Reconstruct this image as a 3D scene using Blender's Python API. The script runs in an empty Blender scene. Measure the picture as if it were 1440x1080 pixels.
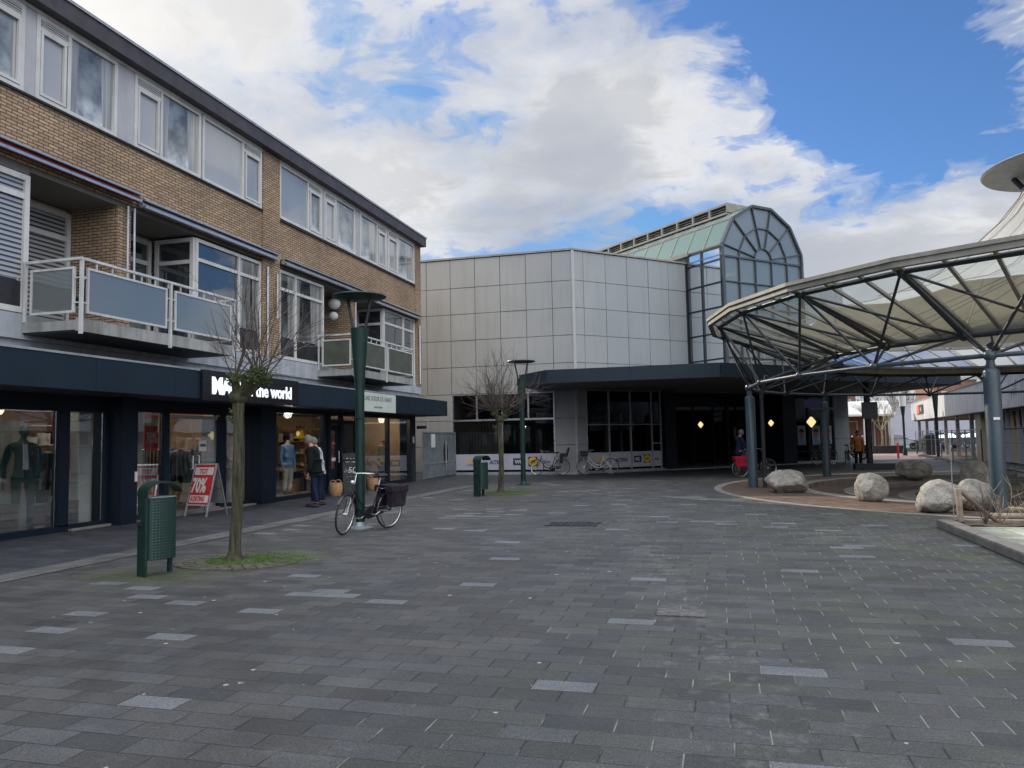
import bpy, bmesh, math, random
from mathutils import Vector, Matrix
random.seed(7)
PI = math.pi
SC = bpy.context.scene
COL = SC.collection
ORG = {}

# ------------------------------------------------------------------ materials
def nn(nt, typ, **kw):
    n = nt.nodes.new(typ)
    for k, v in kw.items():
        if k in n.inputs: n.inputs[k].default_value = v
        else: setattr(n, k, v)
    return n
def lk(nt, a, b): nt.links.new(a, b)
def ramp(nt, fac, stops, interp='LINEAR'):
    r = nt.nodes.new('ShaderNodeValToRGB'); r.color_ramp.interpolation = interp
    el = r.color_ramp.elements
    while len(el) < len(stops): el.new(0.5)
    for e, (p, c) in zip(el, stops):
        e.position = p; e.color = (c if len(c) == 4 else (*c, 1)) if isinstance(c, (tuple, list)) else (c, c, c, 1)
    if fac is not None: lk(nt, fac, r.inputs[0])
    return r.outputs[0]
def mix(nt, fac, a, b, mode='MIX'):
    m = nt.nodes.new('ShaderNodeMix'); m.data_type = 'RGBA'; m.blend_type = mode
    for i, v in ((0, fac), (6, a), (7, b)):
        if isinstance(v, bpy.types.NodeSocket): lk(nt, v, m.inputs[i])
        elif i == 0: m.inputs[0].default_value = v
        else: m.inputs[i].default_value = (*v, 1) if len(v) == 3 else v
    return m.outputs[2]
def mth(nt, op, a, b=0.0, c=0.0):
    m = nt.nodes.new('ShaderNodeMath'); m.operation = op
    for i, v in enumerate((a, b, c)):
        if isinstance(v, bpy.types.NodeSocket): lk(nt, v, m.inputs[i])
        else: m.inputs[i].default_value = v
    return m.outputs[0]
def newmat(name):
    m = bpy.data.materials.new(name); m.use_nodes = True
    nt = m.node_tree; b = nt.nodes['Principled BSDF']
    return m, nt, b
def noise(nt, vec, scale, detail=4, rough=.55, dims='3D'):
    n = nn(nt, 'ShaderNodeTexNoise', Scale=scale, Detail=detail, Roughness=rough)
    if vec is not None: lk(nt, vec, n.inputs['Vector'])
    return n.outputs['Fac']
def wpos(nt): return nn(nt, 'ShaderNodeNewGeometry').outputs['Position']
def scalev(nt, v, s):
    m = nn(nt, 'ShaderNodeMapping'); lk(nt, v, m.inputs[0]); m.inputs['Scale'].default_value = s
    return m.outputs[0]
def bump(nt, b, h, strength=.3, dist=.01):
    n = nn(nt, 'ShaderNodeBump', Strength=strength, Distance=dist); lk(nt, h, n.inputs['Height']); lk(nt, n.outputs[0], b.inputs['Normal'])
def mat(name, col, rough=.5, metal=0, var=.15, scale=3.0, bmp=0, streak=0, spec=None, dirt=None):
    m, nt, b = newmat(name)
    tc = nn(nt, 'ShaderNodeTexCoord').outputs['Object']
    f = noise(nt, tc, scale, 5)
    lo = tuple(c * (1 - var) for c in col); hi = tuple(min(1, c * (1 + var)) for c in col)
    c = ramp(nt, f, [(.3, lo), (.7, hi)])
    if streak:
        s = noise(nt, scalev(nt, wpos(nt), (6, 6, .5)), 1.0, 5)
        c = mix(nt, mth(nt, 'MULTIPLY', ramp(nt, s, [(.45, 0.0), (.7, 1.0)]), streak), c, dirt or tuple(x * .35 for x in col))
    lk(nt, c, b.inputs['Base Color'])
    r = noise(nt, tc, scale * 2.3, 3)
    lk(nt, ramp(nt, r, [(.3, max(0, rough - .08)), (.7, min(1, rough + .08))]), b.inputs['Roughness'])
    b.inputs['Metallic'].default_value = metal
    if spec is not None: b.inputs['Specular IOR Level'].default_value = spec
    if bmp: bump(nt, b, noise(nt, tc, scale * 12, 4), bmp, .005)
    return m
def emis(name, col, s):
    m, nt, b = newmat(name)
    b.inputs['Base Color'].default_value = (*col, 1); b.inputs['Emission Color'].default_value = (*col, 1)
    b.inputs['Emission Strength'].default_value = s
    return m
def glass(name, tint=(.8, .85, .85), boost=1.0, rough=0.0, body=None, bodyfac=0.0):
    m = bpy.data.materials.new(name); m.use_nodes = True; nt = m.node_tree; nt.nodes.clear()
    out = nn(nt, 'ShaderNodeOutputMaterial'); tr = nn(nt, 'ShaderNodeBsdfTransparent'); tr.inputs[0].default_value = (*tint, 1)
    gl = nn(nt, 'ShaderNodeBsdfGlossy'); gl.inputs['Roughness'].default_value = rough; gl.inputs[0].default_value = (.93, .96, 1, 1)
    # faint waviness of real panes
    nz = noise(nt, wpos(nt), .7, 2); bp = nn(nt, 'ShaderNodeBump', Strength=.05, Distance=.04); lk(nt, nz, bp.inputs['Height']); lk(nt, bp.outputs[0], gl.inputs['Normal'])
    fr = nn(nt, 'ShaderNodeFresnel', IOR=1.52)
    fac = mth(nt, 'MINIMUM', mth(nt, 'MULTIPLY', fr.outputs[0], boost), .95)
    base = tr.outputs[0]
    if body:
        df = nn(nt, 'ShaderNodeBsdfDiffuse'); df.inputs[0].default_value = (*body, 1)
        mm = nn(nt, 'ShaderNodeMixShader'); mm.inputs[0].default_value = bodyfac
        lk(nt, tr.outputs[0], mm.inputs[1]); lk(nt, df.outputs[0], mm.inputs[2]); base = mm.outputs[0]
    ms = nn(nt, 'ShaderNodeMixShader'); lk(nt, fac, ms.inputs[0]); lk(nt, base, ms.inputs[1]); lk(nt, gl.outputs[0], ms.inputs[2])
    lk(nt, ms.outputs[0], out.inputs[0])
    return m
def pane_opaque(name, col, refl=1.6, var=.25, fold=0):
    """window pane with a curtain, blind or dark room directly behind it"""
    m = bpy.data.materials.new(name); m.use_nodes = True; nt = m.node_tree; nt.nodes.clear()
    out = nn(nt, 'ShaderNodeOutputMaterial'); df = nn(nt, 'ShaderNodeBsdfDiffuse')
    p = wpos(nt)
    f = noise(nt, scalev(nt, p, (1, fold or 1, .25)), 1.0, 4)
    lk(nt, ramp(nt, f, [(.3, tuple(c * (1 - var) for c in col)), (.7, tuple(c * (1 + var) for c in col))]), df.inputs[0])
    gl = nn(nt, 'ShaderNodeBsdfGlossy'); gl.inputs['Roughness'].default_value = .015; gl.inputs[0].default_value = (.9, .95, 1, 1)
    bp = nn(nt, 'ShaderNodeBump', Strength=.06, Distance=.05); lk(nt, noise(nt, p, .8, 2), bp.inputs['Height']); lk(nt, bp.outputs[0], gl.inputs['Normal'])
    fr = nn(nt, 'ShaderNodeFresnel', IOR=1.5)
    ms = nn(nt, 'ShaderNodeMixShader'); lk(nt, mth(nt, 'MINIMUM', mth(nt, 'MULTIPLY', fr.outputs[0], refl), .95), ms.inputs[0])
    lk(nt, df.outputs[0], ms.inputs[1]); lk(nt, gl.outputs[0], ms.inputs[2]); lk(nt, ms.outputs[0], out.inputs[0])
    return m

def pane_sides(name, room, cur, refl):
    """window pane with curtains drawn to the sides of a dark room; every pane differs"""
    m = bpy.data.materials.new(name); m.use_nodes = True; nt = m.node_tree; nt.nodes.clear()
    out = nn(nt, 'ShaderNodeOutputMaterial'); df = nn(nt, 'ShaderNodeBsdfDiffuse')
    g = nn(nt, 'ShaderNodeSeparateXYZ'); lk(nt, nn(nt, 'ShaderNodeTexCoord').outputs['Generated'], g.inputs[0])
    rnd = nn(nt, 'ShaderNodeObjectInfo').outputs['Random']
    w = mth(nt, 'MULTIPLY_ADD', rnd, .26, .16)
    side = mth(nt, 'ABSOLUTE', mth(nt, 'SUBTRACT', g.outputs[1], mth(nt, 'MULTIPLY_ADD', rnd, .3, .35)))
    on = mth(nt, 'GREATER_THAN', side, mth(nt, 'ADD', w, mth(nt, 'MULTIPLY', mth(nt, 'SUBTRACT', 1.0, g.outputs[2]), .05)))
    p = wpos(nt); fold = noise(nt, scalev(nt, p, (1, 14, .4)), 1.0, 2)
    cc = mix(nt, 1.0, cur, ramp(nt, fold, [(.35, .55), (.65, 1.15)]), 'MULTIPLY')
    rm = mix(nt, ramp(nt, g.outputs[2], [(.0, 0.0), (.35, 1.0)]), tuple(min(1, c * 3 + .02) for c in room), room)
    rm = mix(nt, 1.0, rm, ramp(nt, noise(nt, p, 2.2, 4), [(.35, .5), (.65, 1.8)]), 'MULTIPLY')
    lk(nt, mix(nt, on, rm, cc), df.inputs[0])
    gl = nn(nt, 'ShaderNodeBsdfGlossy'); gl.inputs['Roughness'].default_value = .015; gl.inputs[0].default_value = (.9, .95, 1, 1)
    bp = nn(nt, 'ShaderNodeBump', Strength=.06, Distance=.05); lk(nt, noise(nt, p, .8, 2), bp.inputs['Height']); lk(nt, bp.outputs[0], gl.inputs['Normal'])
    fr = nn(nt, 'ShaderNodeFresnel', IOR=1.5); ms = nn(nt, 'ShaderNodeMixShader'); lk(nt, mth(nt, 'MINIMUM', mth(nt, 'MULTIPLY', fr.outputs[0], refl), .95), ms.inputs[0])
    lk(nt, df.outputs[0], ms.inputs[1]); lk(nt, gl.outputs[0], ms.inputs[2]); lk(nt, ms.outputs[0], out.inputs[0])
    return m

# ------------------------------------------------------------------ objects
def tag(o, label=None, cat=None, group=None, kind=None):
    if label: o['label'] = label
    if cat: o['category'] = cat
    if group: o['group'] = group
    if kind: o['kind'] = kind
    return o
def thing(name, label, cat, loc=(0, 0, 0), rz=0, group=None, world=True):
    """Empty at the base of a thing. world=True: its parts are written in world coordinates"""
    o = bpy.data.objects.new(name, None); COL.objects.link(o); o.empty_display_size = .2
    o.location = loc; o.rotation_euler = (0, 0, rz)
    ORG[o.name] = Vector(loc) if world else Vector((0, 0, 0))
    return tag(o, label, cat, group)
def org(o):
    while o.parent: o = o.parent
    return ORG.get(o.name, Vector((0, 0, 0)))
def dup(root, loc, rz=0, label=None, group=None, scale=None):
    r = root.copy(); COL.objects.link(r); r.location = loc; r.rotation_euler = (0, 0, rz)
    if scale: r.scale = (scale,) * 3
    if label: r['label'] = label
    if group: r['group'] = group
    for ch in list(root.children):
        c = ch.copy(); COL.objects.link(c); c.parent = r
        for g in list(ch.children):
            d = g.copy(); COL.objects.link(d); d.parent = c
    return r
class MB:
    def __init__(s): s.v = []; s.f = []
    def add(s, vs, fs):
        b = len(s.v); s.v += [tuple(p) for p in vs]; s.f += [tuple(i + b for i in f) for f in fs]; return s
    def hexa(s, c):   # 8 corners: bottom 4 ccw, top 4 ccw
        return s.add(c, [(0, 3, 2, 1), (4, 5, 6, 7), (0, 1, 5, 4), (1, 2, 6, 5), (2, 3, 7, 6), (3, 0, 4, 7)])
    def box(s, x0, x1, y0, y1, z0, z1):
        return s.hexa([(x0, y0, z0), (x1, y0, z0), (x1, y1, z0), (x0, y1, z0), (x0, y0, z1), (x1, y0, z1), (x1, y1, z1), (x0, y1, z1)])
    def fbox(s, F, s0, s1, d0, d1, z0, z1):
        c = [F(a, d, z) for z in (z0, z1) for a, d in ((s0, d0), (s1, d0), (s1, d1), (s0, d1))]
        return s.hexa(c)
    def rbox(s, c, size, rz=0, rx=0, ry=0):
        M = Matrix.Translation(c) @ Matrix.Rotation(rz, 4, 'Z') @ Matrix.Rotation(ry, 4, 'Y') @ Matrix.Rotation(rx, 4, 'X')
        a, b, d = (x / 2 for x in size)
        return s.hexa([M @ Vector(p) for p in ((-a, -b, -d), (a, -b, -d), (a, b, -d), (-a, b, -d), (-a, -b, d), (a, -b, d), (a, b, d), (-a, b, d))])
    def quad(s, a, b, c, d): return s.add([a, b, c, d], [(0, 1, 2, 3)])
    def prism(s, poly, z0, z1):
        n = len(poly)
        A = sum(poly[i][0] * poly[(i + 1) % n][1] - poly[(i + 1) % n][0] * poly[i][1] for i in range(n))
        if A < 0: poly = poly[::-1]
        vs = [(x, y, z0) for x, y in poly] + [(x, y, z1) for x, y in poly]
        return s.add(vs, [tuple(range(n))[::-1], tuple(range(n, 2 * n))] + [(i, (i + 1) % n, n + (i + 1) % n, n + i) for i in range(n)])
    def fprism(s, F, poly, d0, d1):   # poly in (s,z) of a facade frame
        n = len(poly)
        vs = [F(a, d0, z) for a, z in poly] + [F(a, d1, z) for a, z in poly]
        return s.add(vs, [tuple(range(n))[::-1], tuple(range(n, 2 * n))] + [(i, (i + 1) % n, n + (i + 1) % n, n + i) for i in range(n)])
    def tube(s, p, q, r, r2=None, n=8, cap=True):
        return s.path([p, q], [r, r if r2 is None else r2], n, cap)
    def path(s, pts, r, n=8, cap=True, closed=False):
        pts = [Vector(p) for p in pts]; m = len(pts)
        if not isinstance(r, (list, tuple)): r = [r] * m
        vs = []; fs = []; prev = None
        for i, p in enumerate(pts):
            if closed: t = pts[(i + 1) % m] - pts[i - 1]
            else: t = pts[min(i + 1, m - 1)] - pts[max(i - 1, 0)]
            if t.length < 1e-9: t = Vector((0, 0, 1))
            t.normalize()
            if prev is None:
                u = t.cross(Vector((0, 0, 1)) if abs(t.z) < .9 else Vector((1, 0, 0))).normalized()
            else:
                u = prev - t * prev.dot(t)
                u = u.normalized() if u.length > 1e-6 else t.orthogonal().normalized()
            prev = u; w = t.cross(u)
            for k in range(n):
                a = 2 * PI * k / n; vs.append(p + (u * math.cos(a) + w * math.sin(a)) * r[i])
        for i in range(m if closed else m - 1):
            j = (i + 1) % m
            for k in range(n):
                k2 = (k + 1) % n; fs.append((i * n + k, i * n + k2, j * n + k2, j * n + k))
        if cap and not closed: fs += [tuple(range(n))[::-1], tuple(range((m - 1) * n, m * n))]
        return s.add(vs, fs)
    def lathe(s, prof, c=(0, 0, 0), n=24, cap=True):
        vs = []; fs = []
        for r, z in prof:
            for k in range(n):
                a = 2 * PI * k / n; vs.append((c[0] + r * math.cos(a), c[1] + r * math.sin(a), c[2] + z))
        for i in range(len(prof) - 1):
            for k in range(n):
                k2 = (k + 1) % n; fs.append((i * n + k, i * n + k2, (i + 1) * n + k2, (i + 1) * n + k))
        if cap: fs += [tuple(range(n))[::-1], tuple(range((len(prof) - 1) * n, len(prof) * n))]
        return s.add(vs, fs)
    def ball(s, c, r, n=12, m=8, sc=(1, 1, 1), rot=None):
        vs = []; fs = []
        R = rot or Matrix.Identity(3)
        for i in range(m + 1):
            th = PI * i / m
            for k in range(n):
                a = 2 * PI * k / n
                v = R @ Vector((math.sin(th) * math.cos(a) * sc[0] * r, math.sin(th) * math.sin(a) * sc[1] * r, math.cos(th) * sc[2] * r))
                vs.append(Vector(c) + v)
        for i in range(m):
            for k in range(n):
                k2 = (k + 1) % n; fs.append((i * n + k, (i + 1) * n + k, (i + 1) * n + k2, i * n + k2))
        return s.add(vs, fs)
    def torus(s, c, R, r, axis='Y', n=40, m=8, a0=0, a1=2 * PI):
        full = abs(a1 - a0 - 2 * PI) < 1e-6
        pts = []
        cnt = n if full else n + 1
        for i in range(cnt):
            a = a0 + (a1 - a0) * i / n
            if axis == 'Y': pts.append((c[0] + R * math.cos(a), c[1], c[2] + R * math.sin(a)))
            elif axis == 'Z': pts.append((c[0] + R * math.cos(a), c[1] + R * math.sin(a), c[2]))
            else: pts.append((c[0], c[1] + R * math.cos(a), c[2] + R * math.sin(a)))
        return s.path(pts, r, m, True, full)
    def xf(s, M):
        s.v = [tuple(M @ Vector(p)) for p in s.v]; return s
    def build(s, name, m, parent=None, smooth=False, bevel=0, label=None, cat=None, group=None, kind=None, fix=False):
        me = bpy.data.meshes.new(name)
        off = org(parent) if parent else Vector((0, 0, 0))
        me.from_pydata([(x - off.x, y - off.y, z - off.z) for x, y, z in s.v], [], s.f); me.update()
        if fix or bevel:
            bm = bmesh.new(); bm.from_mesh(me)
            bmesh.ops.remove_doubles(bm, verts=bm.verts, dist=1e-5)
            bmesh.ops.recalc_face_normals(bm, faces=bm.faces)
            if bevel: bmesh.ops.bevel(bm, geom=[e for e in bm.edges if len(e.link_faces) == 2 and e.calc_face_angle(0) > .6], offset=bevel, segments=2, affect='EDGES', clamp_overlap=True)
            bm.to_mesh(me); bm.free()
        o = bpy.data.objects.new(name, me); COL.objects.link(o)
        if m: me.materials.append(m)
        if smooth:
            me.polygons.foreach_set('use_smooth', [True] * len(me.polygons))
            try: me.set_sharp_from_angle(angle=math.radians(40))
            except Exception: pass
        if parent: o.parent = parent
        return tag(o, label, cat, group, kind)
def top(mb, name, m, label, cat, group=None, loc=None, **kw):
    """a thing that is one mesh, its origin at its base"""
    if loc is None:
        xs = [p[0] for p in mb.v]; ys = [p[1] for p in mb.v]; zs = [p[2] for p in mb.v]
        loc = ((min(xs) + max(xs)) / 2, (min(ys) + max(ys)) / 2, min(zs))
    mb.v = [(x - loc[0], y - loc[1], z - loc[2]) for x, y, z in mb.v]
    o = mb.build(name, m, None, **kw); o.location = loc
    return tag(o, label, cat, group)
def text(name, body, size, M, m, parent, bold=.0, depth=.006, align='LEFT', shear=0, sx=1.0, spacing=1.0):
    cu = bpy.data.curves.new(name, 'FONT'); cu.body = body; cu.size = size; cu.extrude = depth; cu.offset = bold
    cu.align_x = align; cu.shear = shear; cu.resolution_u = 3; cu.space_character = spacing
    to = bpy.data.objects.new(name, cu); COL.objects.link(to)
    dg = bpy.context.evaluated_depsgraph_get(); me = bpy.data.meshes.new_from_object(to.evaluated_get(dg))
    bpy.data.objects.remove(to); bpy.data.curves.remove(cu)
    off = org(parent) if parent else Vector((0, 0, 0))
    me.transform(Matrix.Translation(-off) @ M @ Matrix.Diagonal((sx, 1, 1, 1)))
    me.name = name; me.materials.clear(); me.materials.append(m)
    o = bpy.data.objects.new(name, me); COL.objects.link(o)
    if parent: o.parent = parent
    return o
def wallM(origin, sdir, up=(0, 0, 1)):   # text placed on a wall: reads along sdir
    s = Vector(sdir).normalized(); u = Vector(up).normalized(); n = s.cross(u)
    M = Matrix((s, u, n)).transposed().to_4x4(); M.translation = Vector(origin); return M
def frameF(x0, y0, ang):   # facade frame: s along, d outwards (to the right of s), z up
    c, s_ = math.cos(math.radians(ang)), math.sin(math.radians(ang))
    return lambda s, d, z: (x0 + c * s + s_ * d, y0 + s_ * s - c * d, z)
def skin(verts, edges, root, sub=2):
    """continuous tapered surface grown on a skeleton: verts {name:(pos,r)} ; returns MB"""
    names = list(verts); me = bpy.data.meshes.new('sk')
    me.from_pydata([verts[n][0] for n in names], [(names.index(a), names.index(b)) for a, b in edges], [])
    o = bpy.data.objects.new('sk', me); COL.objects.link(o)
    o.modifiers.new('s', 'SKIN'); sm = o.modifiers.new('u', 'SUBSURF'); sm.levels = sub; sm.render_levels = sub
    for i, n in enumerate(names):
        r = verts[n][1]; sv = me.skin_vertices[0].data[i]
        sv.radius = (r, r) if not isinstance(r, tuple) else r
        sv.use_root = (n == root)
    dg = bpy.context.evaluated_depsgraph_get(); ev = bpy.data.meshes.new_from_object(o.evaluated_get(dg))
    mb = MB(); mb.add([tuple(v.co) for v in ev.vertices], [tuple(p.vertices) for p in ev.polygons])
    bpy.data.objects.remove(o); bpy.data.meshes.remove(me); bpy.data.meshes.remove(ev)
    return mb
# ------------------------------------------------------------------ palette
M = {}
def brickmat(name, c1, c2, mortar, bw=.215, rh=.062, ms=.011, bmp=.6):
    m, nt, b = newmat(name)
    p = nn(nt, 'ShaderNodeSeparateXYZ'); lk(nt, wpos(nt), p.inputs[0])
    u = mth(nt, 'ADD', p.outputs[0], p.outputs[1])
    cv = nn(nt, 'ShaderNodeCombineXYZ'); lk(nt, u, cv.inputs[0]); lk(nt, p.outputs[2], cv.inputs[1])
    t = nn(nt, 'ShaderNodeTexBrick'); lk(nt, cv.outputs[0], t.inputs['Vector'])
    t.inputs['Scale'].default_value = 1; t.inputs['Brick Width'].default_value = bw; t.inputs['Row Height'].default_value = rh
    t.inputs['Mortar Size'].default_value = ms; t.inputs['Mortar Smooth'].default_value = .2
    t.inputs['Color1'].default_value = (*c1, 1); t.inputs['Color2'].default_value = (*c2, 1); t.inputs['Mortar'].default_value = (*mortar, 1)
    big = noise(nt, scalev(nt, wpos(nt), (.6, .6, .6)), 1.2, 5)
    c = mix(nt, .5, t.outputs['Color'], ramp(nt, big, [(.3, (.55, .5, .48)), (.7, (1.25, 1.2, 1.1))]), 'MULTIPLY')
    c = mix(nt, .35, c, ramp(nt, noise(nt, wpos(nt), 14, 3), [(.3, .5), (.7, 1.3)]), 'MULTIPLY')
    lk(nt, c, b.inputs['Base Color']); b.inputs['Roughness'].default_value = .85
    bump(nt, b, mth(nt, 'SUBTRACT', 1.0, t.outputs['Fac']), bmp, .012)
    return m
M['brick'] = brickmat('yellow_brick', (.50, .36, .225), (.34, .24, .155), (.10, .08, .068))
M['brick_dark'] = brickmat('dark_brick', (.02, .022, .028), (.035, .035, .045), (.01, .01, .012))
M['brick_red'] = brickmat('red_brick', (.34, .16, .10), (.24, .11, .07), (.2, .17, .14))
M['white'] = mat('white_frame_paint', (.60, .60, .58), .35, var=.08, streak=.25, dirt=(.28, .27, .25))
M['grey_panel'] = mat('pale_spandrel', (.42, .43, .45), .5, var=.06, streak=.2)
M['dark_panel'] = mat('dark_spandrel', (.02, .021, .026), .3, var=.2)
M['roof_trim'] = mat('bitumen_fascia', (.045, .042, .055), .6, var=.3, streak=.25, dirt=(.10, .08, .06))
M['zinc'] = mat('zinc_trim', (.38, .40, .42), .45, .4, streak=.3)
M['concrete'] = mat('weathered_concrete', (.30, .31, .30), .85, var=.25, scale=2, bmp=.3, streak=.6, dirt=(.10, .10, .09))
M['render_blue'] = mat('pale_blue_render', (.36, .39, .42), .8, var=.1, scale=2, streak=.5, dirt=(.15, .16, .17))
M['canopy_blue'] = mat('dark_blue_cladding', (.010, .021, .034), .5, var=.1, scale=1.2, streak=.2, dirt=(.014, .02, .028), spec=.3)
M['canopy_black'] = mat('sign_black', (.008, .008, .010), .3)
M['shop_blue'] = mat('dark_blue_shopfront', (.006, .012, .022), .45, var=.15, spec=.3)
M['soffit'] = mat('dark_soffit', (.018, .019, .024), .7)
M['soffit_pale'] = mat('pale_soffit', (.13, .125, .11), .75, var=.12, scale=.8, streak=.2)
M['steel_white'] = mat('white_painted_steel', (.55, .57, .57), .4, var=.12, streak=.4, dirt=(.25, .2, .15))
M['glass_frost'] = glass('frosted_wired_glass', (.55, .62, .62), 2.4, .09, (.30, .34, .34), .42)
M['glass_shop'] = glass('shop_glass', (.93, .95, .94), .5)
M['glass_dark'] = glass('dark_shop_glass', (.42, .44, .46), .85)
M['wired_green'] = mat('ribbed_green_panel', (.075, .085, .065), .4, var=.25)
M['pane_curtain'] = pane_opaque('pane_net_curtain', (.30, .325, .34), 1.7, .05, 1.6)
M['pane_pale'] = pane_opaque('pane_pale_blind', (.40, .41, .42), 1.8, .04, 1)
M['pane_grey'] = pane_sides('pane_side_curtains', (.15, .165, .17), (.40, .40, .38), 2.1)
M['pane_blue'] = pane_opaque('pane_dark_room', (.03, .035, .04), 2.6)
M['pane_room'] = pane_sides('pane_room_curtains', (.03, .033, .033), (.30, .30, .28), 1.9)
M['pane_blind'] = None
M['tile_white'] = mat('pale_metal', (.5, .52, .54), .3, .6)
M['awning_red'] = mat('rust_red_awning', (.22, .03, .015), .7, var=.2)
M['alu'] = mat('aluminium', (.55, .57, .6), .32, .85, var=.08)
M['steel_dark'] = mat('dark_blue_grey_steel', (.012, .018, .025), .4, .0, var=.2, streak=.25, dirt=(.07, .08, .08))
M['steel_grey'] = mat('grey_galvanised_steel', (.26, .30, .32), .42, .5, var=.2)
M['steel_column'] = mat('blue_grey_column_paint', (.032, .056, .075), .35, .0, var=.15, scale=2, streak=.3, dirt=(.10, .11, .10))
M['beige_metal'] = mat('weathered_beige_gutter', (.27, .26, .225), .55, .1, var=.18, scale=2, streak=.4, dirt=(.14, .13, .10))
M['green_paint'] = mat('dark_green_paint', (.005, .026, .022), .42, var=.3, scale=5, streak=.25, dirt=(.03, .04, .03), spec=.35)
M['black'] = mat('black_rubber', (.012, .012, .013), .6)
M['black_gloss'] = mat('black_gloss_paint', (.008, .008, .010), .2)
M['white_gloss'] = mat('white_bicycle_paint', (.62, .62, .60), .25)
M['silver'] = mat('bright_rim_metal', (.62, .64, .66), .28, .9)
M['panel_grey'] = None
M['wood'] = mat('weathered_wood', (.28, .23, .17), .8, var=.3, scale=6, bmp=.4)
M['crate'] = mat('crate_wood', (.13, .09, .055), .7, var=.35, scale=8, bmp=.3)
M['oak'] = mat('pale_wood', (.42, .30, .17), .6, var=.2, scale=5)
M['paper'] = mat('white_paper', (.68, .68, .66), .6, var=.03)
M['red'] = mat('sale_red', (.50, .025, .035), .5, var=.08)
M['sign_white'] = mat('sign_white', (.66, .66, .64), .4, var=.04)
M['sign_cream'] = mat('cream_signboard', (.52, .58, .52), .5, var=.05)
M['ink_grey'] = mat('grey_lettering', (.20, .24, .23), .5)
M['lit_white'] = emis('lit_letters', (.85, .92, 1.0), .75)
M['film_white'] = mat('white_window_film', (.46, .47, .55), .5, var=.04, streak=.15)
M['yellow'] = mat('yellow_print', (.75, .50, .02), .5, var=.05)
M['navy'] = mat('navy_print', (.012, .018, .085), .5, var=.05)
M['orange'] = mat('orange_print', (.75, .16, .02), .5, var=.05)
M['cream_wall'] = mat('cream_wall', (.50, .43, .33), .8, var=.06)
M['white_wall'] = mat('white_display_panel', (.55, .54, .50), .8, var=.05)
M['warm_wall'] = mat('warm_wall', (.36, .26, .17), .8, var=.15)
M['shop_floor'] = mat('brown_shop_floor', (.12, .08, .055), .4, var=.2)
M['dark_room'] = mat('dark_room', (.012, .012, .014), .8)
M['wicker'] = mat('wicker', (.42, .24, .12), .8, var=.35, scale=30, bmp=.8)
M['chalk'] = mat('chalkboard', (.010, .011, .014), .6)
M['skin'] = mat('skin', (.36, .20, .14), .6, var=.08)
M['hair_grey'] = mat('grey_hair', (.13, .125, .12), .8, var=.2, scale=20)
M['hair_dark'] = mat('dark_hair', (.03, .02, .015), .7, var=.2)
M['mannequin'] = mat('grey_mannequin', (.10, .12, .13), .5, var=.08)
M['mannequin_pale'] = mat('pale_mannequin', (.55, .45, .36), .5, var=.08)
M['cloth_green'] = mat('dark_green_cloth', (.025, .06, .06), .9, var=.3, scale=6, bmp=.3, spec=.2)
M['cloth_black'] = mat('black_puffer_cloth', (.006, .009, .009), .9, var=.4, scale=5, bmp=.3, spec=.2)
M['cloth_white'] = mat('white_puffer_cloth', (.40, .42, .46), .7, var=.15, spec=.2)
M['cloth_navy'] = mat('navy_cloth', (.012, .018, .05), .85, var=.3, scale=6, spec=.2)
M['cloth_blue'] = mat('light_blue_cloth', (.20, .32, .52), .9, var=.2, scale=5, spec=.2)
M['denim'] = mat('denim', (.05, .13, .26), .9, var=.4, scale=7, spec=.2)
M['cloth_cream'] = mat('cream_cloth', (.62, .56, .46), .9, var=.12, spec=.2)
M['cloth_pink'] = mat('pink_print_cloth', (.45, .16, .17), .9, var=.7, scale=9, spec=.2)
M['cloth_khaki'] = mat('khaki_cloth', (.33, .30, .20), .9, var=.25, spec=.2)
M['cloth_orange'] = mat('rust_orange_cloth', (.33, .11, .035), .9, var=.25, spec=.2)
M['cloth_red'] = mat('bright_red_bag', (.42, .012, .04), .45, var=.1, spec=.2)
M['purple'] = mat('dark_purple_canvas', (.024, .018, .028), .6, var=.3, scale=8, bmp=.3, spec=.2)
M['lamp_warm'] = emis('warm_spot', (1.0, .82, .55), 20)
M['lamp_yellow'] = emis('yellow_lantern', (1.0, .80, .38), 1.0)
M['lamp_white'] = mat('white_lamp_glass', (.66, .68, .66), .4, var=.04)
M['soil'] = mat('dark_soil', (.07, .055, .04), .95, var=.5, scale=8, bmp=.8)
M['gable_frame'] = mat('gable_frame_paint', (.045, .060, .068), .4, var=.1)
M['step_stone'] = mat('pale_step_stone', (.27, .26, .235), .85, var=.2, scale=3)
M['disc'] = mat('grey_disc', (.20, .205, .20), .6, var=.12, streak=.2)
M['joint_grey'] = mat('panel_gap_grey', (.16, .165, .17), .7)
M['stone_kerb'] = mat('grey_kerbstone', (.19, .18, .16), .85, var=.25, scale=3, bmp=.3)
M['cobble_dark'] = mat('dark_cobble', (.075, .072, .055), .9, var=.4, scale=9, bmp=.4)
M['moss'] = mat('green_moss', (.055, .085, .018), .95, var=.5, scale=20, bmp=.8)
M['grass'] = mat('grass_green', (.06, .15, .02), .9, var=.4, scale=20)
M['leaf'] = mat('dark_leaf', (.03, .06, .02), .7, var=.4)
M['bush_twig'] = mat('dry_pale_twig', (.34, .27, .17), .8, var=.3)
M['twig'] = mat('dark_twig', (.085, .07, .06), .85, var=.3)
M['twig_pale'] = mat('yellow_green_twig', (.24, .225, .13), .85, var=.3)
M['car_silver'] = mat('silver_car_paint', (.42, .44, .46), .25, .5)
M['car_blue'] = mat('dark_blue_car_paint', (.03, .036, .05), .2, .3)
M['car_white'] = mat('white_car_paint', (.62, .62, .60), .25)
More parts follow.
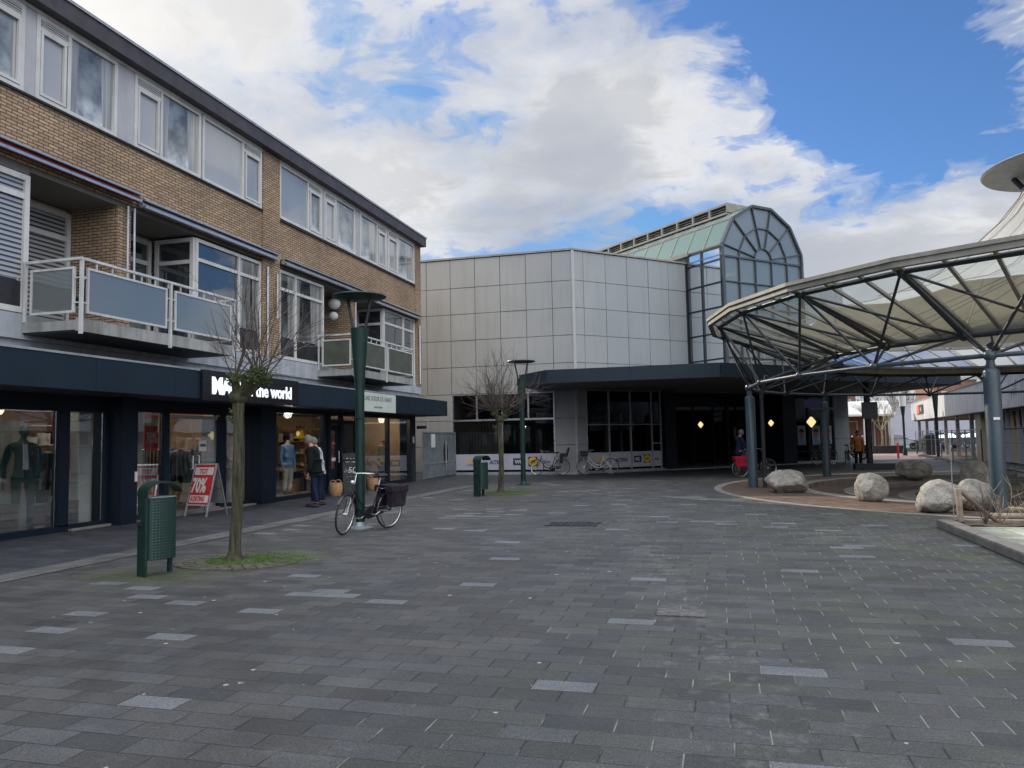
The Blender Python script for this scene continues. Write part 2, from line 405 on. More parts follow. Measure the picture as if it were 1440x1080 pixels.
M['car_glass'] = pane_opaque('car_glass', (.015, .017, .02), 2.2)
M['moped_green'] = mat('green_paint_light', (.12, .30, .12), .4)
M['bark'] = None

def special():
    # perforated green sheet of the bins
    m, nt, b = newmat('perforated_green_paint')
    s = nn(nt, 'ShaderNodeSeparateXYZ'); lk(nt, nn(nt, 'ShaderNodeTexCoord').outputs['Object'], s.inputs[0])
    g = [mth(nt, 'SUBTRACT', mth(nt, 'FRACT', mth(nt, 'DIVIDE', q, .034)), .5) for q in (mth(nt, 'ADD', s.outputs[0], mth(nt, 'MULTIPLY', s.outputs[1], .5)), s.outputs[2])]
    dd = mth(nt, 'SQRT', mth(nt, 'ADD', mth(nt, 'MULTIPLY', g[0], g[0]), mth(nt, 'MULTIPLY', g[1], g[1])))
    lk(nt, ramp(nt, dd, [(.16, (.016, .06, .05)), (.26, (.005, .026, .022))]), b.inputs['Base Color']); b.inputs['Roughness'].default_value = .4
    bump(nt, b, ramp(nt, dd, [(.1, 0.0), (.3, 1.0)]), .5, .01); M['perforated'] = m
    # bark with vertical ridges and moss on one side
    m, nt, b = newmat('mossy_bark')
    p = wpos(nt)
    r = noise(nt, scalev(nt, p, (28, 28, 3.5)), 1.0, 5)
    c = ramp(nt, r, [(.35, (.015, .014, .010)), (.6, (.075, .068, .046))])
    mo = ramp(nt, noise(nt, p, 2.6, 5), [(.42, 0.0), (.66, 1.0)])
    c = mix(nt, mth(nt, 'MULTIPLY', mo, .5), c, (.060, .072, .022))
    lk(nt, c, b.inputs['Base Color']); b.inputs['Roughness'].default_value = .95; bump(nt, b, r, 1.0, .03); M['bark'] = m
    # venetian blind behind glass
    m = bpy.data.materials.new('pane_blind'); m.use_nodes = True; nt = m.node_tree; nt.nodes.clear()
    out = nn(nt, 'ShaderNodeOutputMaterial'); s = nn(nt, 'ShaderNodeSeparateXYZ'); lk(nt, wpos(nt), s.inputs[0])
    st = mth(nt, 'FRACT', mth(nt, 'MULTIPLY', s.outputs[2], 11.5))
    df = nn(nt, 'ShaderNodeBsdfDiffuse'); lk(nt, ramp(nt, st, [(.0, (.03, .035, .04)), (.35, (.05, .05, .055)), (.42, (.42, .42, .42)), (.95, (.30, .31, .32)), (1, (.03, .03, .03))]), df.inputs[0])
    gl = nn(nt, 'ShaderNodeBsdfGlossy'); gl.inputs['Roughness'].default_value = .02; gl.inputs[0].default_value = (.85, .93, 1, 1)
    fr = nn(nt, 'ShaderNodeFresnel', IOR=1.5); ms = nn(nt, 'ShaderNodeMixShader')
    lk(nt, mth(nt, 'MULTIPLY', fr.outputs[0], 1.6), ms.inputs[0]); lk(nt, df.outputs[0], ms.inputs[1]); lk(nt, gl.outputs[0], ms.inputs[2]); lk(nt, ms.outputs[0], out.inputs[0]); M['pane_blind'] = m
    # mall metal panels: beige at the west end, cool grey towards the corner
    m, nt, b = newmat('mall_panel')
    s = nn(nt, 'ShaderNodeSeparateXYZ'); lk(nt, wpos(nt), s.inputs[0])
    t = mth(nt, 'MULTIPLY_ADD', s.outputs[0], 1 / 9.0, 13.5 / 9.0)
    c = ramp(nt, t, [(0, (.36, .345, .305)), (.5, (.35, .35, .335)), (1, (.285, .315, .33))])
    obr = nn(nt, 'ShaderNodeTexNoise', Scale=.55, Detail=3); lk(nt, wpos(nt), obr.inputs['Vector'])
    c = mix(nt, 1.0, c, ramp(nt, obr.outputs['Fac'], [(.3, .95), (.7, 1.04)]), 'MULTIPLY')
    st = noise(nt, scalev(nt, wpos(nt), (5, 5, .4)), 1.0, 5)
    c = mix(nt, mth(nt, 'MULTIPLY', ramp(nt, st, [(.5, 0.0), (.72, 1.0)]), .24), c, (.19, .19, .17))
    lk(nt, c, b.inputs['Base Color']); b.inputs['Roughness'].default_value = .5; b.inputs['Specular IOR Level'].default_value = .35; M['panel_grey'] = m
    # boulder
    m, nt, b = newmat('granite_boulder')
    tc = nn(nt, 'ShaderNodeTexCoord').outputs['Object']
    n1 = noise(nt, tc, 5, 8, .65); n2 = noise(nt, tc, 38, 4, .7)
    c = ramp(nt, n1, [(.3, (.16, .15, .125)), (.5, (.34, .325, .29)), (.72, (.46, .44, .39))])
    zs = nn(nt, 'ShaderNodeSeparateXYZ'); lk(nt, tc, zs.inputs[0])
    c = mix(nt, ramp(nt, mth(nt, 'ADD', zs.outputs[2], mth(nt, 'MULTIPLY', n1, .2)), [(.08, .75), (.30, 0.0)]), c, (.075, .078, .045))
    c = mix(nt, .6, c, ramp(nt, n2, [(.35, .55), (.65, 1.15)]), 'MULTIPLY')
    vr = nn(nt, 'ShaderNodeTexVoronoi', Scale=3.3, feature='DISTANCE_TO_EDGE'); lk(nt, tc, vr.inputs['Vector'])
    ck = ramp(nt, vr.outputs['Distance'], [(0, 0.0), (.02, 1.0)])
    c = mix(nt, .45, c, ck, 'MULTIPLY')
    lk(nt, c, b.inputs['Base Color']); b.inputs['Roughness'].default_value = .9
    bump(nt, b, mth(nt, 'ADD', n1, mth(nt, 'MULTIPLY', n2, .3)), .8, .06); M['boulder'] = m
    # ring roof glazing: clear at the outer rim, dirty with algae towards the inner gutter
    m = bpy.data.materials.new('roof_glazing'); m.use_nodes = True; nt = m.node_tree; nt.nodes.clear()
    out = nn(nt, 'ShaderNodeOutputMaterial'); s = nn(nt, 'ShaderNodeSeparateXYZ'); lk(nt, wpos(nt), s.inputs[0])
    dz = mth(nt, 'DIVIDE', mth(nt, 'SUBTRACT', 4.86, s.outputs[2]), 1.2)
    nz = noise(nt, scalev(nt, wpos(nt), (.8, .8, 2)), 1.6, 6, .6)
    d = mth(nt, 'ADD', dz, mth(nt, 'MULTIPLY', mth(nt, 'SUBTRACT', nz, .5), .5))
    fac = ramp(nt, d, [(.10, .12), (.45, .26), (.8, .42), (1.0, .6)])
    df = nn(nt, 'ShaderNodeBsdfDiffuse'); df.inputs[0].default_value = (.20, .19, .15, 1)
    tl = nn(nt, 'ShaderNodeBsdfTranslucent'); tl.inputs[0].default_value = (.26, .25, .20, 1)
    m1 = nn(nt, 'ShaderNodeMixShader'); m1.inputs[0].default_value = .75; lk(nt, df.outputs[0], m1.inputs[1]); lk(nt, tl.outputs[0], m1.inputs[2])
    tr = nn(nt, 'ShaderNodeBsdfTransparent'); tr.inputs[0].default_value = (.80, .86, .87, 1)
    m2 = nn(nt, 'ShaderNodeMixShader'); lk(nt, fac, m2.inputs[0]); lk(nt, tr.outputs[0], m2.inputs[1]); lk(nt, m1.outputs[0], m2.inputs[2])
    gl = nn(nt, 'ShaderNodeBsdfGlossy'); gl.inputs['Roughness'].default_value = .08
    fr = nn(nt, 'ShaderNodeFresnel', IOR=1.45); m3 = nn(nt, 'ShaderNodeMixShader'); lk(nt, fr.outputs[0], m3.inputs[0]); lk(nt, m2.outputs[0], m3.inputs[1]); lk(nt, gl.outputs[0], m3.inputs[2])
    lk(nt, m3.outputs[0], out.inputs[0]); M['roof_glazing'] = m
    # tent membrane
    m, nt, b = newmat('white_membrane')
    n1 = noise(nt, wpos(nt), .8, 5)
    lk(nt, ramp(nt, n1, [(.3, (.42, .42, .40)), (.7, (.54, .54, .53))]), b.inputs['Base Color']); b.inputs['Roughness'].default_value = .6
    b.inputs['Transmission Weight'].default_value = 0
    tl = nn(nt, 'ShaderNodeBsdfTranslucent'); tl.inputs[0].default_value = (.42, .38, .27, 1)
    mx = nn(nt, 'ShaderNodeMixShader'); mx.inputs[0].default_value = .22; o_ = nt.nodes['Material Output']
    lk(nt, b.outputs[0], mx.inputs[1]); lk(nt, tl.outputs[0], mx.inputs[2]); lk(nt, mx.outputs[0], o_.inputs[0]); M['membrane'] = m
    # green tinted vault glazing
    M['vault_glass'] = glass('green_vault_glazing', (.30, .38, .33), 1.0, .25, (.21, .30, .25), .82)
    M['tower_glass'] = glass('tower_glass', (.22, .25, .27), 2.4, .0, (.06, .08, .09), .25)
    M['gable_glass'] = glass('gable_glass', (.66, .74, .76), 2.0, .01, (.30, .36, .37), .42)
special()

def paver(name, L, W, base, light_frac=.02, lightc=(.15, .155, .17), joint=.045, swap=False, moss=False, var=.35, jc=(.02, .021, .022), rowoff=.5):
    """stone pavers computed cell by cell: every stone has its own tone"""
    m, nt, b = newmat(name)
    s = nn(nt, 'ShaderNodeSeparateXYZ'); lk(nt, wpos(nt), s.inputs[0])
    X, Y = (s.outputs[1], s.outputs[0]) if swap else (s.outputs[0], s.outputs[1])
    wob = mth(nt, 'MULTIPLY', mth(nt, 'SUBTRACT', noise(nt, wpos(nt), .9, 2), .5), .03)
    ry = mth(nt, 'DIVIDE', mth(nt, 'ADD', Y, wob), W); row = mth(nt, 'FLOOR', ry); fy = mth(nt, 'FRACT', ry)
    wr = nn(nt, 'ShaderNodeTexWhiteNoise', noise_dimensions='1D'); lk(nt, row, wr.inputs['W'])
    off = mth(nt, 'ADD', mth(nt, 'MULTIPLY', row, rowoff), mth(nt, 'MULTIPLY', wr.outputs[0], .12))
    rx = mth(nt, 'ADD', mth(nt, 'DIVIDE', X, L), off); cx = mth(nt, 'FLOOR', rx); fx = mth(nt, 'FRACT', rx)
    cv = nn(nt, 'ShaderNodeCombineXYZ'); lk(nt, cx, cv.inputs[0]); lk(nt, row, cv.inputs[1])
    wn = nn(nt, 'ShaderNodeTexWhiteNoise', noise_dimensions='2D'); lk(nt, cv.outputs[0], wn.inputs['Vector'])
    cs = nn(nt, 'ShaderNodeSeparateColor'); lk(nt, wn.outputs['Color'], cs.inputs[0])
    fine = noise(nt, wpos(nt), 90, 3, .7); mid = noise(nt, wpos(nt), 2.2, 6, .6); big = noise(nt, wpos(nt), .22, 4, .6)
    c = mix(nt, cs.outputs[0], tuple(x * (1 - var) for x in base), tuple(x * (1 + var) for x in base))
    c = mix(nt, .3, c, mix(nt, cs.outputs[2], (.85, .95, 1.2), (1.15, 1.0, .9)), 'MULTIPLY')
    lf = mth(nt, 'GREATER_THAN', cs.outputs[1], 1 - light_frac)
    c = mix(nt, lf, c, lightc)
    if moss:
        # greener and sandier towards the east half of the square
        east = mth(nt, 'SMOOTH_MIN', mth(nt, 'MAXIMUM', mth(nt, 'MULTIPLY_ADD', s.outputs[0], .16, .42), 0.0), 1.0, .2)
        mz = mth(nt, 'MULTIPLY', ramp(nt, noise(nt, wpos(nt), .75, 6, .65), [(.38, 0.0), (.62, 1.0)]), east)
        mz = mth(nt, 'MULTIPLY', mz, mth(nt, 'MULTIPLY_ADD', cs.outputs[2], .8, .2))
        c = mix(nt, mth(nt, 'MULTIPLY', mz, .62), c, (.066, .088, .036))
        for bx, by, br in ((-6.7, 8.0, 1.5), (-6.1, 9.6, 1.6), (-6.0, 21.6, 1.6), (-7.6, 6.2, .5)):
            dx = mth(nt, 'SUBTRACT', s.outputs[0], bx); dy = mth(nt, 'SUBTRACT', s.outputs[1], by)
            dd = mth(nt, 'SQRT', mth(nt, 'ADD', mth(nt, 'MULTIPLY', dx, dx), mth(nt, 'MULTIPLY', mth(nt, 'MULTIPLY', dy, dy), 3.0)))
            f = mth(nt, 'SUBTRACT', mth(nt, 'ADD', mth(nt, 'SUBTRACT', 1.0, mth(nt, 'DIVIDE', dd, br)), mth(nt, 'MULTIPLY', mid, 1.1)), .5)
            c = mix(nt, mth(nt, 'MULTIPLY', mth(nt, 'MULTIPLY', ramp(nt, f, [(.22, 0.0), (.7, 1.0)]), ramp(nt, noise(nt, wpos(nt), 16, 6, .8), [(.42, .12), (.58, 1.0)])), .85), c, (.062, .080, .018))
    c = mix(nt, 1.0, c, ramp(nt, big, [(.3, .78), (.7, 1.22)]), 'MULTIPLY')
    c = mix(nt, .7, c, ramp(nt, mid, [(.3, .75), (.7, 1.25)]), 'MULTIPLY')
    c = mix(nt, .8, c, ramp(nt, fine, [(.38, .45), (.62, 1.7)]), 'MULTIPLY')
    c = mix(nt, .5, c, ramp(nt, noise(nt, wpos(nt), 28, 5, .75), [(.35, .6), (.65, 1.4)]), 'MULTIPLY')
    # joints
    jw = joint / 2
    ex = mth(nt, 'MULTIPLY', mth(nt, 'MINIMUM', fx, mth(nt, 'SUBTRACT', 1.0, fx)), L); ey = mth(nt, 'MULTIPLY', mth(nt, 'MINIMUM', fy, mth(nt, 'SUBTRACT', 1.0, fy)), W)
    e = mth(nt, 'ADD', mth(nt, 'MINIMUM', ex, ey), mth(nt, 'MULTIPLY', mth(nt, 'SUBTRACT', mid, .5), .006))
    jm = ramp(nt, mth(nt, 'DIVIDE', e, .02), [(.10, 1.0), (.30, 0.0)])
    isx = mth(nt, 'LESS_THAN', ex, ey)
    if moss:
        pj = ramp(nt, mth(nt, 'ADD', noise(nt, wpos(nt), .9, 5, .7), mth(nt, 'MULTIPLY_ADD', s.outputs[0], .035, -.02)), [(.44, 0.0), (.54, 1.0)])
        pj = mth(nt, 'MULTIPLY', pj, mth(nt, 'MULTIPLY_ADD', isx, .85, .08))
        jcol = mix(nt, pj, jc, (.26, .26, .24))
    else: jcol = jc
    c = mix(nt, jm, c, jcol)
    if moss:
        # pale scuffs, gum and litter specks
        # a worn, scuffed run of stones from the foreground towards the entrance
        ln = mth(nt, 'ABSOLUTE', mth(nt, 'ADD', s.outputs[0], mth(nt, 'MULTIPLY_ADD', s.outputs[1], .19, -1.05)))
        near = mth(nt, 'MAXIMUM', mth(nt, 'SUBTRACT', 1.0, mth(nt, 'DIVIDE', ln, .75)), 0.0)
        sc_ = ramp(nt, mth(nt, 'ADD', noise(nt, wpos(nt), 5.5, 9, .8), mth(nt, 'MULTIPLY', near, .10)), [(.60, 0.0), (.70, 1.0)])
        c = mix(nt, mth(nt, 'MULTIPLY', sc_, .38), c, (.20, .20, .19))
        dk = ramp(nt, noise(nt, wpos(nt), 1.1, 8, .7), [(.60, 0.0), (.72, 1.0)])
        c = mix(nt, mth(nt, 'MULTIPLY', dk, .45), c, (.022, .022, .023))
        v = nn(nt, 'ShaderNodeTexVoronoi', Scale=4.2); lk(nt, wpos(nt), v.inputs['Vector'])
        sp = mth(nt, 'MULTIPLY', mth(nt, 'LESS_THAN', v.outputs['Distance'], mth(nt, 'MULTIPLY', cs.outputs[2], .10)), mth(nt, 'GREATER_THAN', noise(nt, wpos(nt), 4, 2), .5))
        c = mix(nt, sp, c, (.32, .31, .28))
    lk(nt, c, b.inputs['Base Color'])
    lk(nt, ramp(nt, mid, [(.3, .48), (.7, .72)]), b.inputs['Roughness'])
    h = mth(nt, 'ADD', mth(nt, 'MULTIPLY', ramp(nt, mth(nt, 'DIVIDE', e, .02), [(.0, 0.0), (.45, 1.0)]), .8), mth(nt, 'MULTIPLY', fine, .35))
    h = mth(nt, 'ADD', h, mth(nt, 'MULTIPLY', cs.outputs[1], .25))
    bump(nt, b, h, .6, .012)
    return m
M['pavers'] = paver('square_pavers', .40, .20, (.053, .055, .054), .034, (.120, .128, .140), moss=True, var=.27)
M['walk_pavers'] = paver('sidewalk_pavers', .40, .20, (.031, .035, .043), .02, (.045, .05, .06), rowoff=.37, var=.2)
M['band_pavers'] = paver('pale_band_pavers', .30, .27, (.095, .098, .098), 0, var=.2, swap=True)
M['red_pavers'] = paver('brown_clinker_pavers', .20, .07, (.125, .080, .058), .0, var=.35, jc=(.06, .05, .04))
M['far_pavers'] = paver('pink_clinker_pavers', .22, .11, (.34, .25, .20), .0, var=.2, jc=(.15, .12, .1))
M['light_tiles'] = paver('green_grey_tiles', .30, .30, (.26, .29, .22), .25, (.36, .38, .36), var=.2, jc=(.12, .12, .08), rowoff=0)
M['cobble'] = paver('small_cobbles', .10, .10, (.13, .12, .095), .0, var=.35, jc=(.04, .045, .02), rowoff=.5)
M['asphalt'] = mat('asphalt', (.05, .05, .052), .9, var=.2, scale=5, bmp=.3)
# ------------------------------------------------------------------ helpers for facades
def window(parent, F, s0, s1, z0, z1, mull=(), trans=(), pane='pane_curtain', d=0.0, fr=.06, dep=.09, mats=None, spandrel=None, name='window', frame='white', inner=.035, spm='dark_panel'):
    """mull: s positions; trans: (sa, sb, z); the frame is the window part, panes are its sub-parts"""
    mb = MB()
    mb.fbox(F, s0, s1, d - dep, d, z0, z0 + fr); mb.fbox(F, s0, s1, d - dep, d, z1 - fr, z1)
    mb.fbox(F, s0, s0 + fr, d - dep, d, z0 + fr, z1 - fr); mb.fbox(F, s1 - fr, s1, d - dep, d, z0 + fr, z1 - fr)
    for mu in mull: mb.fbox(F, mu - fr / 2, mu + fr / 2, d - dep, d - .004, z0 + fr, z1 - fr)
    for a, b, z in trans: mb.fbox(F, a + fr / 2, b - fr / 2, d - dep, d - .008, z - fr / 2, z + fr / 2)
    # inner sash lip
    edges = [s0 + fr / 2] + list(mull) + [s1 - fr / 2]
    w = mb.build(name, M[frame], parent)
    for i in range(len(edges) - 1):
        a, b = edges[i] + fr / 2, edges[i + 1] - fr / 2
        lo = z0 + fr
        if spandrel:
            MB().fbox(F, a, b, d - dep, d - .045, lo, spandrel - fr / 2).build('spandrel_panel', M[spm], w); lo = spandrel
        pm = mats[i] if mats else pane
        p = MB(); p.quad(F(a, d - .05, lo), F(b, d - .05, lo), F(b, d - .05, z1 - fr), F(a, d - .05, z1 - fr))
        p.build('pane', M[pm], w)
    return w

# ------------------------------------------------------------------ the apartment block with shops
def apartment_block():
    B = thing('apartment_block', 'long three storey yellow brick block with flats above dark blue shopfronts', 'building', (-16, 14, 0))
    FX = -11.45
    F = frameF(FX, 0, 90)
    y0, y1 = -3.0, 28.6
    # walls
    w = MB()
    w.box(-22, -12.72, y0, y1 - .01, 3.1, 9.4)
    w.box(-12.7, FX, y0, y1, 6.45, 7.66)                       # band of brick between the storeys
    w.box(-12.7, FX + .05, 17.58, 18.36, 3.86, 6.45); w.box(-11.8, FX + .05, 17.58, 18.36, 7.66, 9.32); w.box(FX, FX + .05, 17.58, 18.36, 6.45, 7.66)
    w.box(-12.7, FX + .03, 28.05, y1 + .02, 3.72, 6.45); w.box(-12.0, FX + .03, 28.03, y1 + .02, 7.66, 9.32); w.box(FX, FX + .03, 28.04, y1 + .02, 6.45, 7.66)
    for py in (12.62, 22.72, 5.0): w.box(-12.7, FX - .03, py, py + .36, 3.86, 6.45)
    w.box(-22, -12.0, y1 - .012, y1 + .02, 3.1, 9.32)
    w.build('brick_wall', M['brick'], B)
    # core behind the top floor windows
    MB().box(-12.7, -11.62, y0, y1 - .1, 7.66, 9.33).build('inner_wall', M['dark_room'], B)
    c = MB(); c.box(-12.75, FX + .015, y0, y1 - .01, 3.42, 3.85); c.box(-22, -11.52, y0, y1 - .01, 2.75, 3.419); 
    c.build('concrete_band', M['render_blue'], B)
    c = MB(); c.box(-12.7, FX - .015, y0, 10.55, 6.30, 6.449); c.box(-12.7, FX - .015, 10.56, 17.57, 6.36, 6.449); c.box(-12.7, FX - .015, 18.37, 28.04, 6.33, 6.449)
    c.build('loggia_ceiling', M['soffit_pale'], B)
    r = MB(); r.box(-22.1, FX + .24, y0, y1 + .12, 9.33, 9.66)
    rf = r.build('roof_fascia', M['roof_trim'], B)
    MB().box(-22.12, FX + .27, y0, y1 + .15, 9.662, 9.72).build('roof_trim', M['zinc'], rf)
    s = MB(); s.box(FX - .0, FX + .05, y0, 17.57, 7.66, 7.70); s.box(FX, FX + .05, 18.37, 28.02, 7.62, 7.66)
    s.build('window_sill', M['black'], B)
    # top floor: windows in the pattern seen in the photograph
    zt0, zt1 = 7.71, 9.26
    def topwin(a, b, left_vent, split, d=.02):
        m = a + (b - a) * split
        kk = int(abs(a) * 7) % 4; pm = ('pane_curtain', 'pane_pale', 'pane_grey', 'pane_curtain')[kk]; pv = ('pane_grey', 'pane_curtain', 'pane_pale', 'pane_room')[kk]
        wv = window(B, F, a, b, zt0, zt1, [m], [(a, m, 9.02)] if left_vent else [(m, b, 9.02)], d=d, fr=.075, mats=[pv, pm] if left_vent else [pm, pv])
        if kk in (0, 3):   # net curtain edge and window ledge things
            pass
        va, vb = (a, m) if left_vent else (m, b)
        sash = MB(); e = .085
        A, Z0, Z1 = (va + e, vb - e), zt0 + e, 8.98
        for q in ((A[0], A[0] + .05, Z0, Z1), (A[1] - .05, A[1], Z0, Z1)): sash.fbox(F, q[0], q[1], d - .04, d + .012, q[2], q[3])
        for q in ((Z0, Z0 + .05), (Z1 - .05, Z1)): sash.fbox(F, A[0] + .05, A[1] - .05, d - .04, d + .012, *q)
        for k in range(3): sash.fbox(F, A[0], A[1], d - .03, d + .006, 9.06 + .045 * k, 9.075 + .045 * k)
        sash.build('sash', M['white'], wv)
    def panel(a, b): MB().fbox(F, a, b, -.1, .0, zt0, zt1).build('infill_panel', M['grey_panel'], B)
    for a, b, lv, sp in ((-2.9, -1.0, 1, .36), (-.45, 1.9, 1, .38), (1.95, 4.2, 0, .62), (4.75, 7.05, 1, .38), (7.1, 7.9, 0, .5), (8.05, 10.36, 0, .55), (10.6, 12.5, 1, .38), (12.98, 15.08, 1, .38), (15.14, 17.55, 0, .66),
                         (18.40, 20.72, 0, .66), (20.86, 22.92, 1, .36), (23.28, 25.40, 0, .64), (25.50, 28.02, 1, .36)):
        topwin(a, b, lv, sp)
    for a, b in ((-1.0, -.45), (4.2, 4.75), (7.9, 8.05), (10.36, 10.6), (12.5, 12.98), (20.72, 20.86), (22.92, 23.28), (25.40, 25.50)): panel(a + .004, b - .004)
    MB().fbox(F, y0, y1 - .6, -.1, .03, 9.265, 9.328).build('lintel', M['white'], B)
    # middle floor flush windows
    zm0, zm1 = 3.87, 6.3
    def mid(a, b, mull, mats, tz=5.85, tm=None):
        w_ = window(B, F, a, b, zm0, zm1, mull, [(a, b, tz)], d=.0, fr=.07, mats=mats, spandrel=4.47, dep=.1)
        return w_
    window(B, F, 8.1, 10.56, zm0, 6.28, [9.3], [(8.1, 9.3, 5.9), (9.3, 10.56, 5.9)], fr=.1, mats=['pane_blind', 'pane_blind'], spandrel=4.47)
    window(B, F, -2.9, 4.9, zm0, 6.28, [-1, .9, 2.9], [(-2.9, 4.9, 5.9)], fr=.08, pane='pane_room', spandrel=4.47)
    window(B, F, 14.97, 17.56, zm0, zm1, [16.62], [(14.97, 17.56, 5.82)], d=0, fr=.08, mats=['pane_blue', 'pane_room'], spandrel=4.47)
    window(B, F, 18.40, 20.86, zm0, zm1, [19.28], [(18.40, 20.86, 5.78)], d=0, fr=.08, mats=['pane_room', 'pane_room'], spandrel=4.47)
    window(B, F, 25.16, 28.02, zm0, zm1, [26.9], [(25.16, 28.02, 5.80)], d=0, fr=.08, mats=['pane_blue', 'pane_room'], spandrel=4.47)
    # loggia back walls (plane x=-12.7) and cheeks
    FB = frameF(-12.6, 0, 90)
    for a, b, pm in ((10.58, 12.60, 'pane_blind'), (13.0, 14.9, 'pane_room'), (20.9, 22.70, 'pane_room'), (23.1, 25.1, 'pane_room'), (5.4, 8.0, 'pane_room')):
        MB().box(-12.71, -12.705, a, b, 3.86, 6.36).build('loggia_wall', M['white'], B)
        w_ = window(B, FB, a, b, 3.88, 6.28, [a + (b - a) * .42], [(a, b, 5.75)], pane=pm, fr=.1, name='balcony_door')
    for ys in (14.9, 25.1):   # side lights facing down the street
        FS = frameF(-12.6, ys, 0)
        window(B, FS, .08, 1.12, 3.88, 6.3, [], [(.08, 1.12, 5.75)], pane='pane_blue', fr=.09, name='side_window')
    # awnings, rolled in
    for a, b, m_, z in ((9.0, 13.0, 'awning_red', 6.58), (13.06, 18.1, 'zinc', 6.50), (18.4, 23.3, 'zinc', 6.47), (23.5, 28.3, 'zinc', 6.38), (2.0, 8.9, 'zinc', 6.58)):
        t = MB(); t.path([(FX + .13, a, z), (FX + .13, b, z)], .058, 12)
        aw = t.build('awning', M[m_], B, smooth=True)
        t = MB(); t.box(FX + .02, FX + .24, a, b, z + .07, z + .10); t.box(FX + .205, FX + .235, a + .02, b - .02, z - .07, z - .02)
        t.build('awning_case', M['alu'], aw)
    p = MB()
    for yy in (12.80, 12.98): p.path([(FX + .05, yy, 6.4), (FX + .05, yy + .02, 4.1)], .022, 8)
    p.path([(FX + .1, 17.72, 6.2), (FX + .1, 17.72, 3.2)], .03, 8); p.path([(FX + .12, 18.15, 6.1), (FX + .12, 18.15, 4.9)], .022, 8)
    p.path([(FX + .06, 22.85, 6.3), (FX + .06, 22.85, 4.0)], .02, 8); p.path([(FX + .1, 28.3, 6.1), (FX + .1, 28.3, 3.8)], .035, 8)
    p.build('drain_pipe', M['tile_white'], B, smooth=True)
    # balconies
    def balcony(a, b, splits, glassm, side_ribs=False):
        sl = MB(); sl.box(FX + .016, -10.32, a, b, 3.52, 3.68); sl.box(-10.318, -10.27, a, b, 3.50, 3.72)
        bl = sl.build('balcony', M['concrete'], B)
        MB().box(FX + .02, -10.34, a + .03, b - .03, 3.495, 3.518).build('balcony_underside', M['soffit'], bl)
        fr = MB(); X = -10.25; zt = 4.70
        ys = [a + .04] + splits + [b - .04]
        for yy in ys: fr.box(X - .025, X + .025, yy - .025, yy + .025, 3.45, zt)
        fr.box(FX + .02, FX + .06, a, a + .04, 3.7, zt); fr.box(FX + .02, FX + .06, b - .04, b, 3.7, zt)
        fr.box(X - .028, X + .028, a, b, zt, zt + .045)
        fr.box(FX, X - .03, a, a + .05, zt, zt + .045); fr.box(FX, X - .03, b - .05, b, zt, zt + .045)
        for yy in [a + (b - a) * k / 12 for k in range(1, 12)]:
            fr.box(X - .012, X + .012, yy - .012, yy + .012, 4.60, zt)
        pans = []
        for i in range(len(ys) - 1):
            p0, p1 = ys[i] + .13, ys[i + 1] - .13
            pans.append((p0, p1))
            for z_ in (3.83, 4.57): fr.box(X - .018, X + .018, p0, p1, z_ - .02, z_ + .02)
            for y_ in (p0, p1): fr.box(X - .019, X + .019, y_ - .02, y_ + .02, 3.81, 4.59)
            for z_ in (3.98, 4.4):
                fr.box(X - .01, X + .01, ys[i], p0, z_ - .01, z_ + .01); fr.box(X - .01, X + .01, p1, ys[i + 1], z_ - .01, z_ + .01)
        for yy in (a + .025, b - .025):
            for z_ in (3.83, 4.57): fr.box(FX + .16, X - .14, yy - .018, yy + .018, z_ - .02, z_ + .02)
            for x_ in (FX + .16, X - .16): fr.box(x_, x_ + .04, yy - .019, yy + .019, 3.81, 4.59)
            for z_ in (3.98, 4.4): fr.box(X - .12, X - .02, yy - .01, yy + .01, z_ - .01, z_ + .01)
        rl = fr.build('railing', M['steel_white'], bl)
        g = MB()
        for p0, p1 in pans: g.box(X - .004, X + .004, p0 + .02, p1 - .02, 3.85, 4.55)
        for yy in (a + .025, b - .025): g.box(FX + .2, X - .17, yy - .004, yy + .004, 3.85, 4.55)
        g.build('railing_panel', M[glassm], bl)
    balcony(10.45, 14.72, [12.66], 'glass_frost')
    balcony(20.45, 24.98, [22.7], 'wired_green')
    # continuous shop canopy
    k = MB(); k.box(-12.2, -10.42, y0, 28.72, 2.60, 3.06)
    for j in range(y0.__int__(), 29, 2): k.box(-10.419, -10.40, max(y0, j + .006), min(28.72, j + 2), 2.53, 3.10)
    k.box(-12.2, -10.42, 28.721, 28.74, 2.53, 3.10)
    cp = k.build('shop_canopy', M['canopy_blue'], B)
    MB().box(-11.5, -10.385, y0, 28.75, 3.102, 3.14).build('canopy_trim', M['zinc'], cp)
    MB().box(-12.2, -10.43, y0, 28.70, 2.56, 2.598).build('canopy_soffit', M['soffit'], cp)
    # shopfronts -----------------------------------------------------------
    G1, G2 = -11.95, -11.75
    f = MB()
    f.box(-12.3, -11.60, 12.96, 13.40, 0, 2.56); f.box(-12.3, -11.60, 17.86, 18.53, 0, 2.56)
    f.box(-12.2, G1 + .03, y0, 12.95, 2.25, 2.56); f.box(-12.2, G1 + .03, 13.41, 17.85, 2.30, 2.56)
    f.box(-12.1, G2 + .04, 18.54, 28.2, 2.42, 2.56)
    f.box(G1 - .08, G1 + .05, 11.74, 11.98, .1, 2.25); f.box(G1 - .08, G1 + .05, y0, 12.95, .0, .12)
    f.box(G1 - .08, G1 + .05, 13.41, 14.62, .0, .12); f.box(G1 - .08, G1 + .05, 14.56, 14.72, .12, 2.3); f.box(G1 - .08, G1 + .05, 16.50, 16.78, .0, 2.3); f.box(G1 - .08, G1 + .05, 16.781, 17.85, 0, .12)
    f.box(G1 - .08, G1 + .05, 12.86, 12.95, .12, 2.25)
